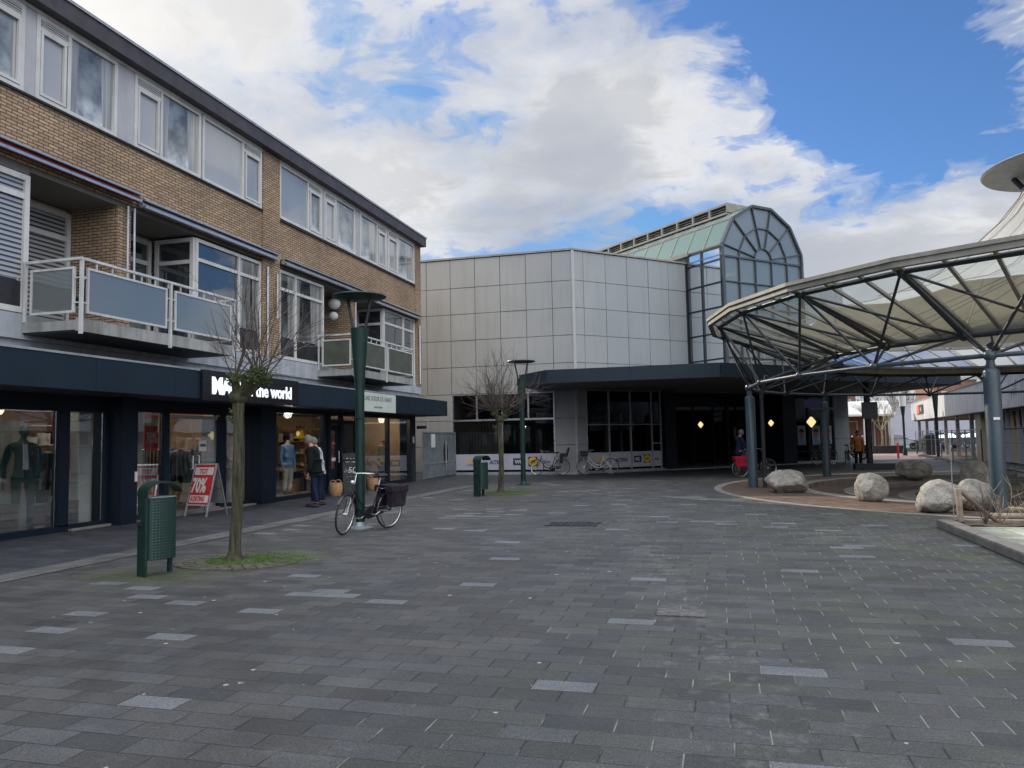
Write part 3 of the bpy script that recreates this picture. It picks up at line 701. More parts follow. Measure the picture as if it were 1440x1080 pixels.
    for yy in (21.30, 21.60, 22.42, 23.55, 26.0, 28.05): f.box(G2 - .08, G2 + .05, yy, yy + .14, .12, 2.42)
    f.box(G2 - .08, G2 + .05, 18.54, 21.6, 0, .12); f.box(G2 - .08, G2 + .05, 23.5, 28.19, 0, .14)
    f.box(G2 - .08, G2 + .03, 21.75, 23.54, 2.15, 2.28)
    sf = f.build('shopfront_frame', M['shop_blue'], B)
    MB().box(-12.2, -11.70, 28.2, 28.60, 0, 2.60).build('brick_pier', M['brick_dark'], B)
    t = MB(); t.box(G1 - .02, G1 + .14, 11.98, 12.95, 0.0, .045); t.box(G1 + .0, G1 + .2, 13.41, 17.85, 0, .04); t.box(G1 - .1, G1 + .08, 14.7, 16.5, .04, .08)
    t.build('threshold', M['stone_kerb'], B)
    for a, b in ((y0 + .05, 11.73), (11.99, 12.85), (13.42, 14.55), (16.79, 17.84)): MB().box(G1 - .03, G1 - .022, a, b, .12, 2.3).build('shop_window', M['glass_shop'], B)
    for a, b in ((18.55, 21.29), (23.70, 25.99), (26.15, 28.04)): MB().box(G2 - .03, G2 - .022, a, b, .13, 2.42).build('shop_window', M['glass_shop'], B)
    # glazed double door of the first shop
    for a, b, hy in ((14.74, 15.6, 15.50), (15.62, 16.48, 15.72)):
        d = MB(); d.box(G1 - .03, G1 - .018, a, b, .06, 2.18)
        dr = d.build('door', M['glass_shop'], B)
        h = MB()
        h.path([(G1 + .01, hy, 1.02), (G1 + .07, hy, 1.02), (G1 + .07, hy, 1.32), (G1 + .01, hy, 1.32)], .016, 6)
        h.build('handle', M['alu'], dr)
    MB().box(G1 - .04, G1 - .0, 14.72, 16.49, 2.18, 2.26).build('door_header', M['grey_panel'], B)
    MB().box(G1 - .06, G1 - .04, 15.95, 16.49, .06, 2.18).build('door_side_panel', M['grey_panel'], B)
    # door of the second shop
    d = MB()
    for q in ((21.62, 21.74, .05, 2.14), (22.30, 22.41, .05, 2.14), (21.741, 22.299, .05, .75), (21.741, 22.299, 1.95, 2.14)): d.box(G2 - .12, G2 - .05, q[0], q[1], q[2], q[3])
    dr = d.build('door', M['shop_blue'], B)
    MB().box(G2 - .09, G2 - .08, 21.74, 22.30, .75, 1.95).build('pane', M['glass_shop'], dr)
    MB().path([(G2 - .02, 22.32, .95), (G2 + .02, 22.32, .95), (G2 + .02, 22.32, 1.3), (G2 - .02, 22.32, 1.3)], .014, 6).build('handle', M['alu'], dr)
    MB().box(G2 - .04, G2 - .03, 22.57, 23.54, .1, 2.15).build('side_light', M['glass_dark'], B)
    MB().box(G2 - .02, G2 - .01, 21.9, 22.15, 1.0, 1.1).build('letter_box', M['paper'], B)
    # shop rooms
    rm = MB()
    rm.box(-17.5, -17.45, y0, 18.2, 0, 2.7); rm.box(-17.4, -12.1, 18.15, 18.2, 0, 2.7); rm.box(-17.4, -12.0, y0, y0 + .05, 0, 2.7)
    rm.build('shop_back_wall', M['warm_wall'], B)
    rm = MB(); rm.box(-16.0, -15.95, 18.3, 28.5, 0, 2.7); rm.box(-15.9, -11.9, 28.2, 28.25, 0, 2.56); rm.box(-15.9, -12.2, 18.21, 18.26, 0, 2.7)
    rm.build('boutique_wall', M['warm_wall'], B)
    MB().box(-17.6, -11.97, y0, 28.2, .004, .03).build('shop_floor', M['shop_floor'], B)
    MB().box(-17.6, -12.0, y0, 28.2, 2.62, 2.7).build('shop_ceiling', M['soffit_pale'], B)
    MB().box(-22, -17.62, y0, 28.58, 0, 2.74).build('rear_wall', M['brick'], B)
    # display screens standing in the windows
    s = MB(); s.box(-13.0, -12.95, 8.2, 12.05, .06, 2.1); s.box(-12.42, -12.2, 12.5, 12.84, .06, 2.5)
    s.build('display_screen', M['white_wall'], B)
    s = MB(); s.box(-12.5, -12.42, 14.05, 14.5, .04, 2.4); s.box(-12.35, -12.1, 17.2, 17.84, .05, 2.4); s.box(-12.6, -12.35, 16.85, 17.0, .05, 2.4)
    s.build('display_screen', M['cream_wall'], B)
    MB().box(-12.45, -12.40, 16.86, 17.19, 1.25, 2.35).build('display_screen', M['paper'], B)
    MB().box(-12.9, -11.99, 8.2, 12.85, .031, .06).build('display_plinth', M['oak'], B)
    MB().box(-12.9, -11.8, 18.55, 21.28, .031, .10).build('display_plinth', M['oak'], B)
    MB().box(-12.9, -11.8, 23.75, 28.0, .031, .10).build('display_plinth', M['oak'], B)
    # ceiling spots (lit in the photograph)
    s = MB()
    for x, y in ((-12.6, 12.2), (-13.6, 11.2), (-13.2, 12.9), (-13.4, 15.2), (-14.6, 14.2), (-12.7, 17.5), (-15, 16), (-12.6, 19.2), (-13.2, 20.4), (-14, 21), (-12.8, 24.4), (-13.4, 25.6), (-12.7, 27.2), (-14.2, 26.8)):
        s.lathe([(.06, 2.58), (.06, 2.615)], (x, y, 0), 12)
    s.build('ceiling_spot', M['lamp_warm'], B)
    for i, (x, y, e, c) in enumerate(((-12.15, 11.2, 34, (1, .90, .78)), (-13.6, 15.4, 55, (1, .82, .60)), (-14.8, 13.0, 60, (1, .78, .55)), (-12.0, 19.8, 32, (1, .90, .8)), (-12.2, 24.6, 42, (1, .74, .48)), (-12.4, 27.0, 42, (1, .74, .48)), (-12.2, 17.4, 24, (1, .85, .68)), (-12.1, 12.45, 16, (1, .93, .85)))):
        l = bpy.data.lights.new('shop_ceiling_lamp', 'POINT'); l.energy = e; l.color = c; l.shadow_soft_size = .12
        o = bpy.data.objects.new('shop_ceiling_lamp', l); COL.objects.link(o); o.location = (x, y, 2.4)
    return B
BLOCK = apartment_block()

# ------------------------------------------------------------------ signs on the canopy
def signs():
    t = thing('shop_sign', 'black box sign reading MAN of the world in lit white letters', 'sign', (-10.38, 15.6, 2.52))
    MB().box(-10.398, -10.33, 13.75, 17.5, 2.50, 3.13).build('sign_board', M['canopy_black'], t)
    text('lettering', 'MAN', .46, wallM((-10.325, 14.05, 2.66), (0, 1, 0)), M['lit_white'], t, .028, .01, spacing=.95)
    text('lettering', 'of the world', .42, wallM((-10.325, 15.22, 2.66), (0, 1, 0)), M['lit_white'], t, .008, .01, sx=.92)
    t = thing('shop_sign', 'pale cream signboard with thin grey serif letters on the dark canopy', 'sign', (-10.38, 22.3, 2.5))
    MB().box(-10.398, -10.34, 21.15, 23.6, 2.50, 3.08).build('sign_board', M['sign_cream'], t)
    text('lettering', 'UNE SOEUR DU NANT', .20, wallM((-10.335, 21.28, 2.84), (0, 1, 0)), M['ink_grey'], t, 0, .004, sx=.98)
    text('lettering', 'mode boutique', .10, wallM((-10.335, 21.95, 2.62), (0, 1, 0)), M['ink_grey'], t, 0, .004)
    # small blue street name plate on the corner of the pier
    n = MB(); n.box(-11.66, -11.25, 28.62, 28.64, 2.05, 2.17)
    top(n, 'street_sign', M['navy'], 'small dark blue street name plate on the corner of the brick pier', 'sign')
    # open sign and small posters
    o = thing('open_sign', 'small pale sign reading OPEN on the glass shop door', 'sign', (-11.94, 15.9, 1.42))
    MB().box(-11.945, -11.935, 15.78, 16.05, 1.42, 1.68).build('sign_board', M['sign_white'], o)
    text('lettering', 'OPEN', .085, wallM((-11.93, 15.80, 1.53), (0, 1, 0)), M['navy'], o, .003, .002)
    def poster(x, y, z, w, h, lab, body='70%', rot=0):
        p = thing('sale_poster', lab, 'poster', (x, y, z))
        MB().box(x - .01, x, y, y + w, z, z + h).build('sheet', M['red'], p)
        MB().box(x, x + .004, y + .03, y + w - .03, z + h * .70, z + h * .9).build('paper_strip', M['sign_white'], p)
        text('lettering', body, h * .42, wallM((x + .006, y + w * .08, z + h * .22), (0, 1, 0)), M['sign_white'], p, .006, .002, sx=min(1, w * .84 / (h * .42 * 1.75)))
    poster(-12.25, 12.02, 1.13, .34, .42, 'red 70% sale poster at knee height of the crate window, hung over the dark racks')
    poster(-13.1, 12.75, 1.75, .42, .48, 'higher red 70% sale poster behind the narrow shop window')
    poster(-13.1, 15.35, 1.45, .46, .85, 'tall red sale poster hanging inside above the shop door')
    # price tag board of the corner pier
    top(MB().box(-11.698, -11.67, 28.3, 28.38, 1.5, 1.75), 'wall_notice', M['paper'], 'narrow white notice on the dark brick corner pier', 'notice')
    top(MB().box(-11.59, -11.57, 13.31, 13.37, .85, 1.05), 'intercom', M['paper'], 'small white intercom plate on the edge of the dark shop pilaster', 'intercom')
signs()
# ------------------------------------------------------------------ shopping mall
def logo_band(B, F, s0, s1, z0, z1, items, d=.0):
    """white film along the foot of the windows with printed shop names"""
    f = MB().fbox(F, s0, s1, d, d + .012, z0, z1).build('window_film', M['film_white'], B)
    h = z1 - z0
    for kind, s, wd in items:
        zc = (z0 + z1) / 2; o = F(s, d + .02, zc - .1); e = F(s + 1, d + .02, zc - .1)
        dr = (e[0] - o[0], e[1] - o[1], 0)
        W = lambda ss, zz, dd=.016: wallM(F(ss, d + dd, zz), dr)
        if kind == 'jumbo':
            text('lettering', 'JUMBO', .24, W(s, zc - .02), M['yellow'], f, .01, .002, sx=wd / .95)
            text('lettering', 'SUPERMARKTEN', .09, W(s, zc - .16), M['navy'], f, .0, .002, sx=wd / .85)
        elif kind == 'action':
            text('lettering', 'ACTION', .22, W(s, zc - .09), M['navy'], f, .009, .002, sx=wd / .98, shear=.2)
        elif kind == 'we':
            MB().fbox(F, s, s + wd, d + .013, d + .018, zc - .15, zc + .15).build('logo', M['navy'], f)
            text('lettering', 'WE', .22, W(s + wd * .14, zc - .08, .02), M['sign_white'], f, .008, .002, sx=wd / .56)
        elif kind == 'lidl':
            MB().fbox(F, s, s + wd, d + .013, d + .018, zc - wd / 2, zc + wd / 2).build('logo', M['navy'], f)
            MB().fprism(F, [(s + wd / 2 + math.cos(a) * wd * .47, zc + math.sin(a) * wd * .47) for a in [2 * PI * k / 24 for k in range(24)]], d + .0182, d + .022).build('logo', M['yellow'], f)
            text('lettering', 'LIDL', wd * .38, W(s + wd * .13, zc - wd * .13, .024), M['navy'], f, .006, .002, sx=.95)
        elif kind == 'etos':
            text('lettering', 'Etos', .20, W(s, zc - .08), M['black'], f, .003, .002, sx=wd / .44, shear=.3)
    return f
CX, CY = -6.15, 33.5
FL = lambda s, d, z: (CX - s, CY - d, z)          # west wing face, s to the west
FR = frameF(CX, CY, 45)                            # diagonal face
ROWS = [.12, 1.29, 2.46, 3.66, 4.90, 6.13, 7.35, 8.57, 9.90]
def mall():
    B = thing('shopping_mall', 'large windowless mall clad in square pale grey metal panels with dark canopy', 'building', (0, 45, 0))
    back = MB()
    back.prism([(-30, 33.6), (-6.1, 33.6), (6.78, 46.45), (7.4, 60), (-30, 60)], 3.66, 9.8)
    back.prism([(-30, 33.6), (-11.95, 33.6), (-11.95, 36), (-30, 36)], .0, 3.66)
    back.prism([(-6.9, 33.62), (-6.15, 33.62), (-5.85, 33.92), (-6.9, 35)], .0, 3.66)
    back.prism([(6.25, 45.95), (6.72, 46.42), (7.4, 60), (5, 60)], 0, 3.66)
    back.build('core_wall', M['joint_grey'], B)
    r = MB(); r.fbox(FL, -.06, 24, -.5, .06, 9.92, 10.0); r.fbox(FR, -.02, 18.3, -.5, .06, 9.92, 10.0)
    r.prism([(-30, 34.0), (-6.3, 34.0), (6.2, 46.6), (7, 60), (-30, 60)], 9.8, 9.93)
    r.build('parapet', M['beige_metal'], B)
    rnd = random.Random(3)
    def panels(F, cols, rows, nm='cladding'):
        mb = MB()
        for a, b in cols:
            for z0, z1 in rows:
                g = .012; t1, t2, t3 = (rnd.uniform(-.009, .009) for _ in range(3))
                c = [F(a + g, -.05, z0 + g), F(b - g, -.05, z0 + g), F(b - g, .0 + t1, z0 + g), F(a + g, .0 + t2, z0 + g),
                     F(a + g, -.05, z1 - g), F(b - g, -.05, z1 - g), F(b - g, .0 + t3, z1 - g), F(a + g, .0 + t2 + t3 - t1, z1 - g)]
                mb.hexa(c)
        return mb
    scol = [0.02, .96, 2.16, 3.37, 4.57, 5.76, 6.94, 8.14, 9.34, 10.5, 11.7, 12.9, 14.1, 15.3, 16.5, 17.7, 18.9, 20.1, 21.3, 22.5, 23.7]
    cl = list(zip(scol[:-1], scol[1:])); up = list(zip(ROWS[3:-1], ROWS[4:])); low = list(zip(ROWS[:3], ROWS[1:4]))
    mb = panels(FL, cl, up); m2 = panels(FL, [cl[0]] + cl[5:], low); mb.add(m2.v, m2.f); mb.build('cladding', M['panel_grey'], B)
    sr = [.04, .56, 1.79, 3.02, 4.28, 5.52, 6.76, 8.0, 9.24, 10.5, 11.7, 12.9, 14.1, 15.3, 16.5, 17.7, 18.3]
    cr = list(zip(sr[:-1], sr[1:]))
    mb = panels(FR, cr, up); m2 = panels(FR, [cr[0], (17.05, 18.3)], low); mb.add(m2.v, m2.f); mb.build('cladding', M['panel_grey'], B)
    st = MB()
    for s in (.96, 5.76, 6.94, 8.14): st.fbox(FL, s - .02, s + .02, -.03, .024, .12, 3.66)
    st.prism([(CX - .05, CY - .05), (CX + .02, CY - .05), (CX + .07, CY + .03), (CX + .02, CY + .06), (CX - .05, CY + .06)], .12, 9.92)
    st.build('joint_strip', mat('panel_joint', (.40, .42, .43), .5, var=.05), B)
    for F_, q in ((FL, (0, 24, -.3, -.02, 0, .12)), (FR, (0, 4.98, -.3, -.02, 0, .12)), (FR, (13.9, 18.3, -.3, .0, 0, .12)), (FR, (-.1, 4.98, -.02, .14, 0, .075)), (FL, (-.1, 5.9, -.02, .12, 0, .07))): MB().fbox(F_, *q).build('plinth', M['zinc'], B)
    # west wing windows
    g = MB(); g.quad(FL(.98, -.06, .12), FL(5.74, -.06, .12), FL(5.74, -.06, 3.64), FL(.98, -.06, 3.64)); g.build('shop_window', M['glass_dark'], B)
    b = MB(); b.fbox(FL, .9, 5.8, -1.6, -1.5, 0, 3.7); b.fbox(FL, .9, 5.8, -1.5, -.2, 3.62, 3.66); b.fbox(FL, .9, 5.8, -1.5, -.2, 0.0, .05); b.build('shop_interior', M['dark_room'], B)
    b = MB()
    for k in range(30): b.fbox(FL, 3.45 + k * .075, 3.50 + k * .075, -.42 - .03 * (k % 2), -.38 - .03 * (k % 2), .9, 2.38)
    b.build('curtain', mat('brown_curtain', (.10, .085, .07), .9, var=.2), B)
    f = MB(); f.fbox(FL, .96, 5.76, -.07, .012, 2.42, 2.50); f.fbox(FL, .96, 5.76, -.07, .012, 3.60, 3.655)
    for s in (2.16, 3.37, 4.57): f.fbox(FL, s - .03, s + .03, -.07, .012, 2.5, 3.6)
    f.fbox(FL, 3.35, 3.41, -.07, .012, .12, 2.42)
    for s in (.96, 5.70): f.fbox(FL, s, s + .06, -.07, .014, .12, 3.6)
    f.build('window_frame', M['alu'], B)
    FLr = lambda s, d, z: (CX - 5.76 + s, CY - d, z)   # same wall, measured from its west end so that lettering reads left to right
    logo_band(B, FLr, .06, 4.78, .22, .93, [('jumbo', .70, .85), ('action', 1.75, .75), ('we', 2.85, .55), ('lidl', 3.55, .42), ('etos', 4.25, .35)], -.04)
    # diagonal wing windows
    g = MB(); g.quad(FR(.58, -.06, .12), FR(4.9, -.06, .12), FR(4.9, -.06, 3.64), FR(.58, -.06, 3.64)); g.build('shop_window', M['glass_dark'], B)
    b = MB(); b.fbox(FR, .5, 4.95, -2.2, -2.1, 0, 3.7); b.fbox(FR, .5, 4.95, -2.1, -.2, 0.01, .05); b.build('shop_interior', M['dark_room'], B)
    b = MB()
    for s, w_ in ((.9, .12), (2.2, .16), (3.1, .12)): b.fbox(FR, s, s + w_, -1.0, -.9, .1, 2.7)
    b.fbox(FR, 1.6, 4.2, -1.3, -1.25, 1.9, 2.3); b.build('display_fixture', M['panel_grey'], B)
    f = MB()
    for s in (.56, 1.78, 3.0, 4.24, 4.78): f.fbox(FR, s - .025, s + .025, -.07, .012, .12, 3.66)
    f.fbox(FR, .58, 4.78, -.07, .010, 2.13, 2.17); f.fbox(FR, 4.26, 4.78, -.07, .011, 1.25, 1.30)
    f.build('window_frame', M['zinc'], B)
    logo_band(B, FR, .62, 4.76, .22, .92, [('jumbo', 1.0, .75), ('action', 2.1, .75), ('we', 3.15, .42), ('lidl', 3.72, .38), ('etos', 4.34, .34)], -.04)
    # dark pillars and entrance recess
    pl = MB(); pl.fbox(FR, 4.92, 5.62, -2.3, .12, 0, 3.69); pl.fbox(FR, 12.9, 13.9, -2.3, .10, 0, 3.69); pl.fbox(FR, 5.6, 12.95, -2.2, -1.9, 3.08, 3.69)
    pl.fbox(FR, 10.1, 10.24, -1.2, -1.06, 0, 3.69)
    pl.build('entrance_pillar', M['shop_blue'], B)
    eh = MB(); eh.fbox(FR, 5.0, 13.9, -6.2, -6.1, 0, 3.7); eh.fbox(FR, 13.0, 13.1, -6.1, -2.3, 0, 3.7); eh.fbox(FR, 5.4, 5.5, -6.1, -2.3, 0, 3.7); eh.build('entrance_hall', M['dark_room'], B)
    MB().fbox(FR, 5.6, 12.95, -6.1, 0.0, 3.62, 3.66).build('entrance_ceiling', M['soffit'], B)
    MB().fbox(FR, 5.0, 17.0, -6.1, .35, .004, .05).build('entrance_step', M['zinc'], B)
    f = MB()
    for s in (5.64, 7.25, 8.62, 10.0, 11.65, 12.86): f.fbox(FR, s, s + .10, -2.08, -1.98, .05, 3.08)
    f.fbox(FR, 5.64, 12.9, -2.08, -1.985, 2.82, 2.9); f.fbox(FR, 5.64, 12.9, -2.08, -1.985, 2.55, 2.62)
    f.build('window_frame', M['shop_blue'], B)
    f = MB(); f.fbox(FR, 5.74, 12.86, -2.05, -2.04, 2.90, 3.08); f.build('transom_glass', M['panel_grey'], B)
    f = MB(); f.quad(FR(5.74, -2.04, .05), FR(7.25, -2.04, .05), FR(7.25, -2.04, 2.82), FR(5.74, -2.04, 2.82)); f.build('shop_window', M['glass_dark'], B); f = MB(); f.quad(FR(10.1, -2.04, .05), FR(12.86, -2.04, .05), FR(12.86, -2.04, 2.82), FR(10.1, -2.04, 2.82)); f.build('shop_window', M['glass_dark'], B)
    FR2 = lambda s, d, z: FR(s, d - 2.0, z)
    logo_band(B, FR2, 5.80, 7.22, .2, .98, [('jumbo', 5.9, .45), ('action', 6.5, .6)], 0)
    logo_band(B, FR2, 11.95, 12.84, .2, .98, [('etos', 12.2, .42)], 0)
    MB().fbox(FR2, 5.78, 7.2, -.3, -.28, 2.0, 2.5).build('light_box', M['zinc'], B); MB().fbox(FR2, 11.8, 12.8, -.3, -.28, 1.9, 2.5).build('light_box', M['zinc'], B)
    s = MB(); s.fbox(FR2, 6.78, 7.24, .0, .02, 1.42, 2.02); s.fbox(FR2, 11.5, 11.75, .0, .02, 1.42, 2.02); s.build('notice', M['zinc'], B)
    # right hand shop windows with portrait posters
    g = MB(); g.quad(FR(13.92, -.06, .12), FR(17.0, -.06, .12), FR(17.0, -.06, 3.6), FR(13.92, -.06, 3.6)); g.build('shop_window', M['glass_dark'], B)
    MB().fbox(FR, 13.1, 17.1, -2.1, -2.0, 0, 3.7).fbox(FR, 17.05, 17.15, -2.0, -.3, 0, 3.66).build('shop_interior', M['dark_room'], B)
    MB().fbox(FR, 13.92, 17.0, -.5, -.45, 2.3, 3.58).build('blind', M['film_white'], B)
    f = MB()
    for s in (13.92, 14.93, 16.9): f.fbox(FR, s, s + .09, -.07, .012, .12, 3.62)
    f.fbox(FR, 13.9, 17.0, -.07, .01, 2.20, 2.27); f.fbox(FR, 13.9, 17.0, -.07, .01, .62, .68)
    f.build('window_frame', M['shop_blue'], B)
    def portrait(s, dark, hair):
        q = MB().fbox(FR, s, s + .62, -.035, -.02, .98, 2.0).build('window_poster', M['film_white'] if not dark else M['zinc'], B)
        MB().fprism(FR, [(s + .31 + .17 * math.cos(a), 1.55 + .23 * math.sin(a)) for a in [2 * PI * k / 20 for k in range(20)]], -.019, -.016).build('printed_face', M['skin'], q)
        MB().fprism(FR, [(s + .31 + .20 * math.cos(a), 1.66 + .19 * math.sin(a)) for a in [PI * k / 12 for k in range(13)]], -.015, -.012).build('printed_hair', M[hair], q)
        MB().fprism(FR, [(s + .05, 1.0), (s + .57, 1.0), (s + .48, 1.25), (s + .31, 1.3), (s + .14, 1.25)], -.015, -.012).build('printed_shirt', M['cloth_blue'], q)
    portrait(14.12, True, 'hair_dark'); portrait(15.25, False, 'hair_dark'); portrait(16.2, False, 'hair_dark')
    # canopy round the entrance
    poly = [(-7.87, 33.44), (-7.87, 30.4), (-6.38, 28.65), (0, 28.65), (10.25, 38.9), (10.55, 39.4), (10.6, 40.0), (8.2, 47.6), (6.72, 46.3), (-6.1, 33.46)]
    c = MB().prism(poly, 3.73, 4.15).build('canopy', M['canopy_blue'], B)
    MB().prism([(x * .998 + .0, y * .999 + .02) for x, y in poly], 3.69, 3.726).build('canopy_soffit', M['soffit_pale'], c)
    q = MB()
    for i in range(1, 5):
        a, b = Vector(poly[i]), Vector(poly[i + 1]); n = (b - a).normalized(); o = Vector((n.y, -n.x))
        L = (b - a).length; k = max(1, round(L / 3.0))
        for j in range(k):
            p0 = a + n * (L * j / k + .008); p1 = a + n * (L * (j + 1) / k - .008)
            q.hexa([(p0.x, p0.y, 3.66), (p1.x, p1.y, 3.66), (p1.x + o.x * .03, p1.y + o.y * .03, 3.66), (p0.x + o.x * .03, p0.y + o.y * .03, 3.66), (p0.x, p0.y, 4.17), (p1.x, p1.y, 4.17), (p1.x + o.x * .03, p1.y + o.y * .03, 4.17), (p0.x + o.x * .03, p0.y + o.y * .03, 4.17)])
    q.build('canopy_fascia', M['canopy_blue'], c)
    po = MB(); po.path([(5.98, 35.8, 0), (5.98, 35.8, 3.7)], .13, 12); po.box(5.35, 6.9, 35.5, 36.1, 0, .28)
    po.build('canopy_column', M['canopy_black'], B)
    # glazed tower with half round gable
    gx, gy = .26, 36.61
    FG = frameF(gx, gy, 45)            # gable plane
    FS = frameF(-1.39, 38.26, -45)     # west side of the tower
    FE = lambda s, d, z: FG(5.43 + d, -s, z)
    W, cz, rad = 5.43, 9.87, 2.66
    arc = [(W / 2 + rad * math.cos(math.radians(a)), cz + rad * math.sin(math.radians(a))) for a in (12, 44, 76, 104, 136, 168)]
    prof = [(0.02, 4.1), (W - .02, 4.1), (W - .02, cz)] + arc + [(0.02, cz)]
    prof[3] = (W - .05, arc[0][1]); prof[8] = (.05, arc[5][1])
    MB().fprism(FG, prof, -.05, -.04).build('gable_glazing', M['gable_glass'], B)
    f = MB()
    def bar(a, b, w=.05, d0=-.08, d1=.05):
        a, b = Vector(a), Vector(b); t = (b - a).normalized(); n = Vector((-t.y, t.x)) * w
        f.fprism(FG, [tuple(a - n), tuple(b - n), tuple(b + n), tuple(a + n)], d0, d1)
    P = prof[2:9] if False else prof
    ring = prof[2:] + []
    for i in range(len(ring) - 1): bar(ring[i], ring[i + 1], .06, -.10, .08)
    bar((0.05, 4.1), (0.05, cz), .075, -.1, .08); bar((W - .05, 4.1), (W - .05, cz), .075, -.1, .081)
    for s in (1.09, 2.17, 3.26, 4.34): bar((s, 4.1), (s, cz), .024)
    for z in (8.69, 7.51, 6.33, 5.15): bar((0.1, z), (W - .1, z), .024, -.07, .045)
    bar((0.1, cz), (W - .1, cz), .04, -.07, .046)
    hub = [(W / 2 + .58 * math.cos(math.radians(a)), cz + .58 * math.sin(math.radians(a))) for a in range(0, 181, 15)]
    midr = [(W / 2 + 1.6 * math.cos(math.radians(a)), cz + 1.6 * math.sin(math.radians(a))) for a in (0, 12, 44, 76, 104, 136, 168, 180)]
    for L in (hub, midr):
        for i in range(len(L) - 1): bar(L[i], L[i + 1], .024, -.07, .04)
    for a in (12, 44, 76, 104, 136, 168):
        c_, s_ = math.cos(math.radians(a)), math.sin(math.radians(a)); bar((W / 2 + .58 * c_, cz + .58 * s_), (W / 2 + 2.6 * c_, cz + 2.6 * s_), .022)
    f.build('gable_mullion', M['gable_frame'], B)
    for F_, L, nm in ((FS, 2.30, 'tower_side_glazing'),):
        MB().fbox(F_, .04, L, -.05, -.04, 4.1, 10.35).build(nm, M['tower_glass'], B)
    MB().fbox(FE, -.06, 6, -.05, -.04, 4.1, 10.3).build('tower_side_glazing', M['tower_glass'], B)
    f2 = MB()
    for s in (.05, 1.0, 2.27): f2.fbox(FS, s - .04, s + .04, -.09, .03, 4.1, 10.3)
    for z in (5.1, 6.3, 7.5, 8.65, 9.72, 10.3): f2.fbox(FS, .0, 2.3, -.08, .02, z - .035, z + .035)
    f2.build('tower_mullion', M['steel_dark'], B)
    MB().fbox(FS, -.08, .02, -.1, .12, 4.1, 10.05).build('tower_corner_post', M['black'], B)
    # inner wall and floors of the tower, seen darkly through the glass
    t = MB(); t.fbox(FG, .3, W - .3, -6, -5.8, 4.1, 9.0)
    for z in (5.6, 7.9): t.fbox(FG, .2, W - .2, -5.7, -1.2, z, z + .18)
    t.build('tower_interior', M['zinc'], B)
    # vault running back over the mall
    mb = MB(); n = 13.5
    vp = [(0.03, 9.9)] + [p for p in reversed(arc)] + [(W - .03, 9.9)]
    for i in range(len(vp) - 1):
        a, b = vp[i], vp[i + 1]
        mb.quad(FG(a[0], -.1, a[1]), FG(b[0], -.1, b[1]), FG(b[0], -n, b[1]), FG(a[0], -n, a[1]))
    mb.build('vault_glazing', M['vault_glass'], B)
    rb = MB()
    for k in range(0, 12):
        d = -.1 - k * 1.2
        for i in range(len(vp) - 1):
            a, b = Vector(vp[i]), Vector(vp[i + 1]); t_ = (b - a).normalized(); nn_ = Vector((-t_.y, t_.x)) * .03
            rb.fprism(FG, [tuple(a), tuple(b), tuple(b + nn_), tuple(a + nn_)], d - .014, d + .014)
    for p in vp[1:-1]: rb.fbox(FG, p[0] - .03, p[0] + .03, -n, -.1, p[1] - .02, p[1] + .045)
    rb.fbox(FG, -.10, .10, -n, -2.2, 10.28, 10.46); rb.build('vault_rib', M['beige_metal'], B)
    v = MB(); v.fbox(FG, W / 2 - .95, W / 2 + .95, -n, -1.3, 12.38, 12.48); v.fbox(FG, W / 2 - .9, W / 2 + .9, -n, -1.3, 12.86, 12.96)
    for k in range(11): v.fbox(FG, W / 2 - .93, W / 2 + .93, -1.35 - k * 1.2, -1.25 - k * 1.2, 12.48, 12.86)
    for j in (1, 2): v.fbox(FG, W / 2 - .86, W / 2 + .86, -n, -1.4, 12.48 + j * .12, 12.50 + j * .12)
    rv = v.build('ridge_vent', M['beige_metal'], B)
    MB().fbox(FG, W / 2 - .7, W / 2 + .7, -n, -1.5, 12.48, 12.86).build('vent_core', M['soffit'], rv)
    MB().fprism(FG, [(.1, 9.8), (W - .1, 9.8)] + [(x, z - .02) for x, z in arc], -n - .1, -n).build('vault_end', M['beige_metal'], B)
mall()
def lanterns():
    for i, (x, y, lab) in enumerate(((3.95, 38.0, 'yellow diamond lantern hanging right of the dark entrance, beside the poster window'),
                                     (2.2, 38.2, 'yellow diamond lantern hanging in the middle, just right of the thick canopy column'),
                                     (-1.0, 38.2, 'yellow diamond lantern hanging left of the dark mall entrance'))):
        L = thing('hanging_lantern', lab, 'lantern', (x, y, 1.85), world=True, group='yellow lanterns at the mall entrance')
        k = 1 if i == 0 else .62; b = MB(); b.lathe([(.02, 2.1 - .24 * k), (.20 * k, 2.1 - .02 * k), (.20 * k, 2.1 + .03 * k), (.04 * k, 2.1 + .24 * k)], (x, y, 0), 8); b.build('lamp_shade', M['lamp_yellow'], L)
        b = MB(); b.path([(x, y, 2.36), (x, y, 3.68)], .012, 6); b.lathe([(.07, 2.35), (.03, 2.42)], (x, y, 0), 8); b.build('rod', M['black'], L)
lanterns()
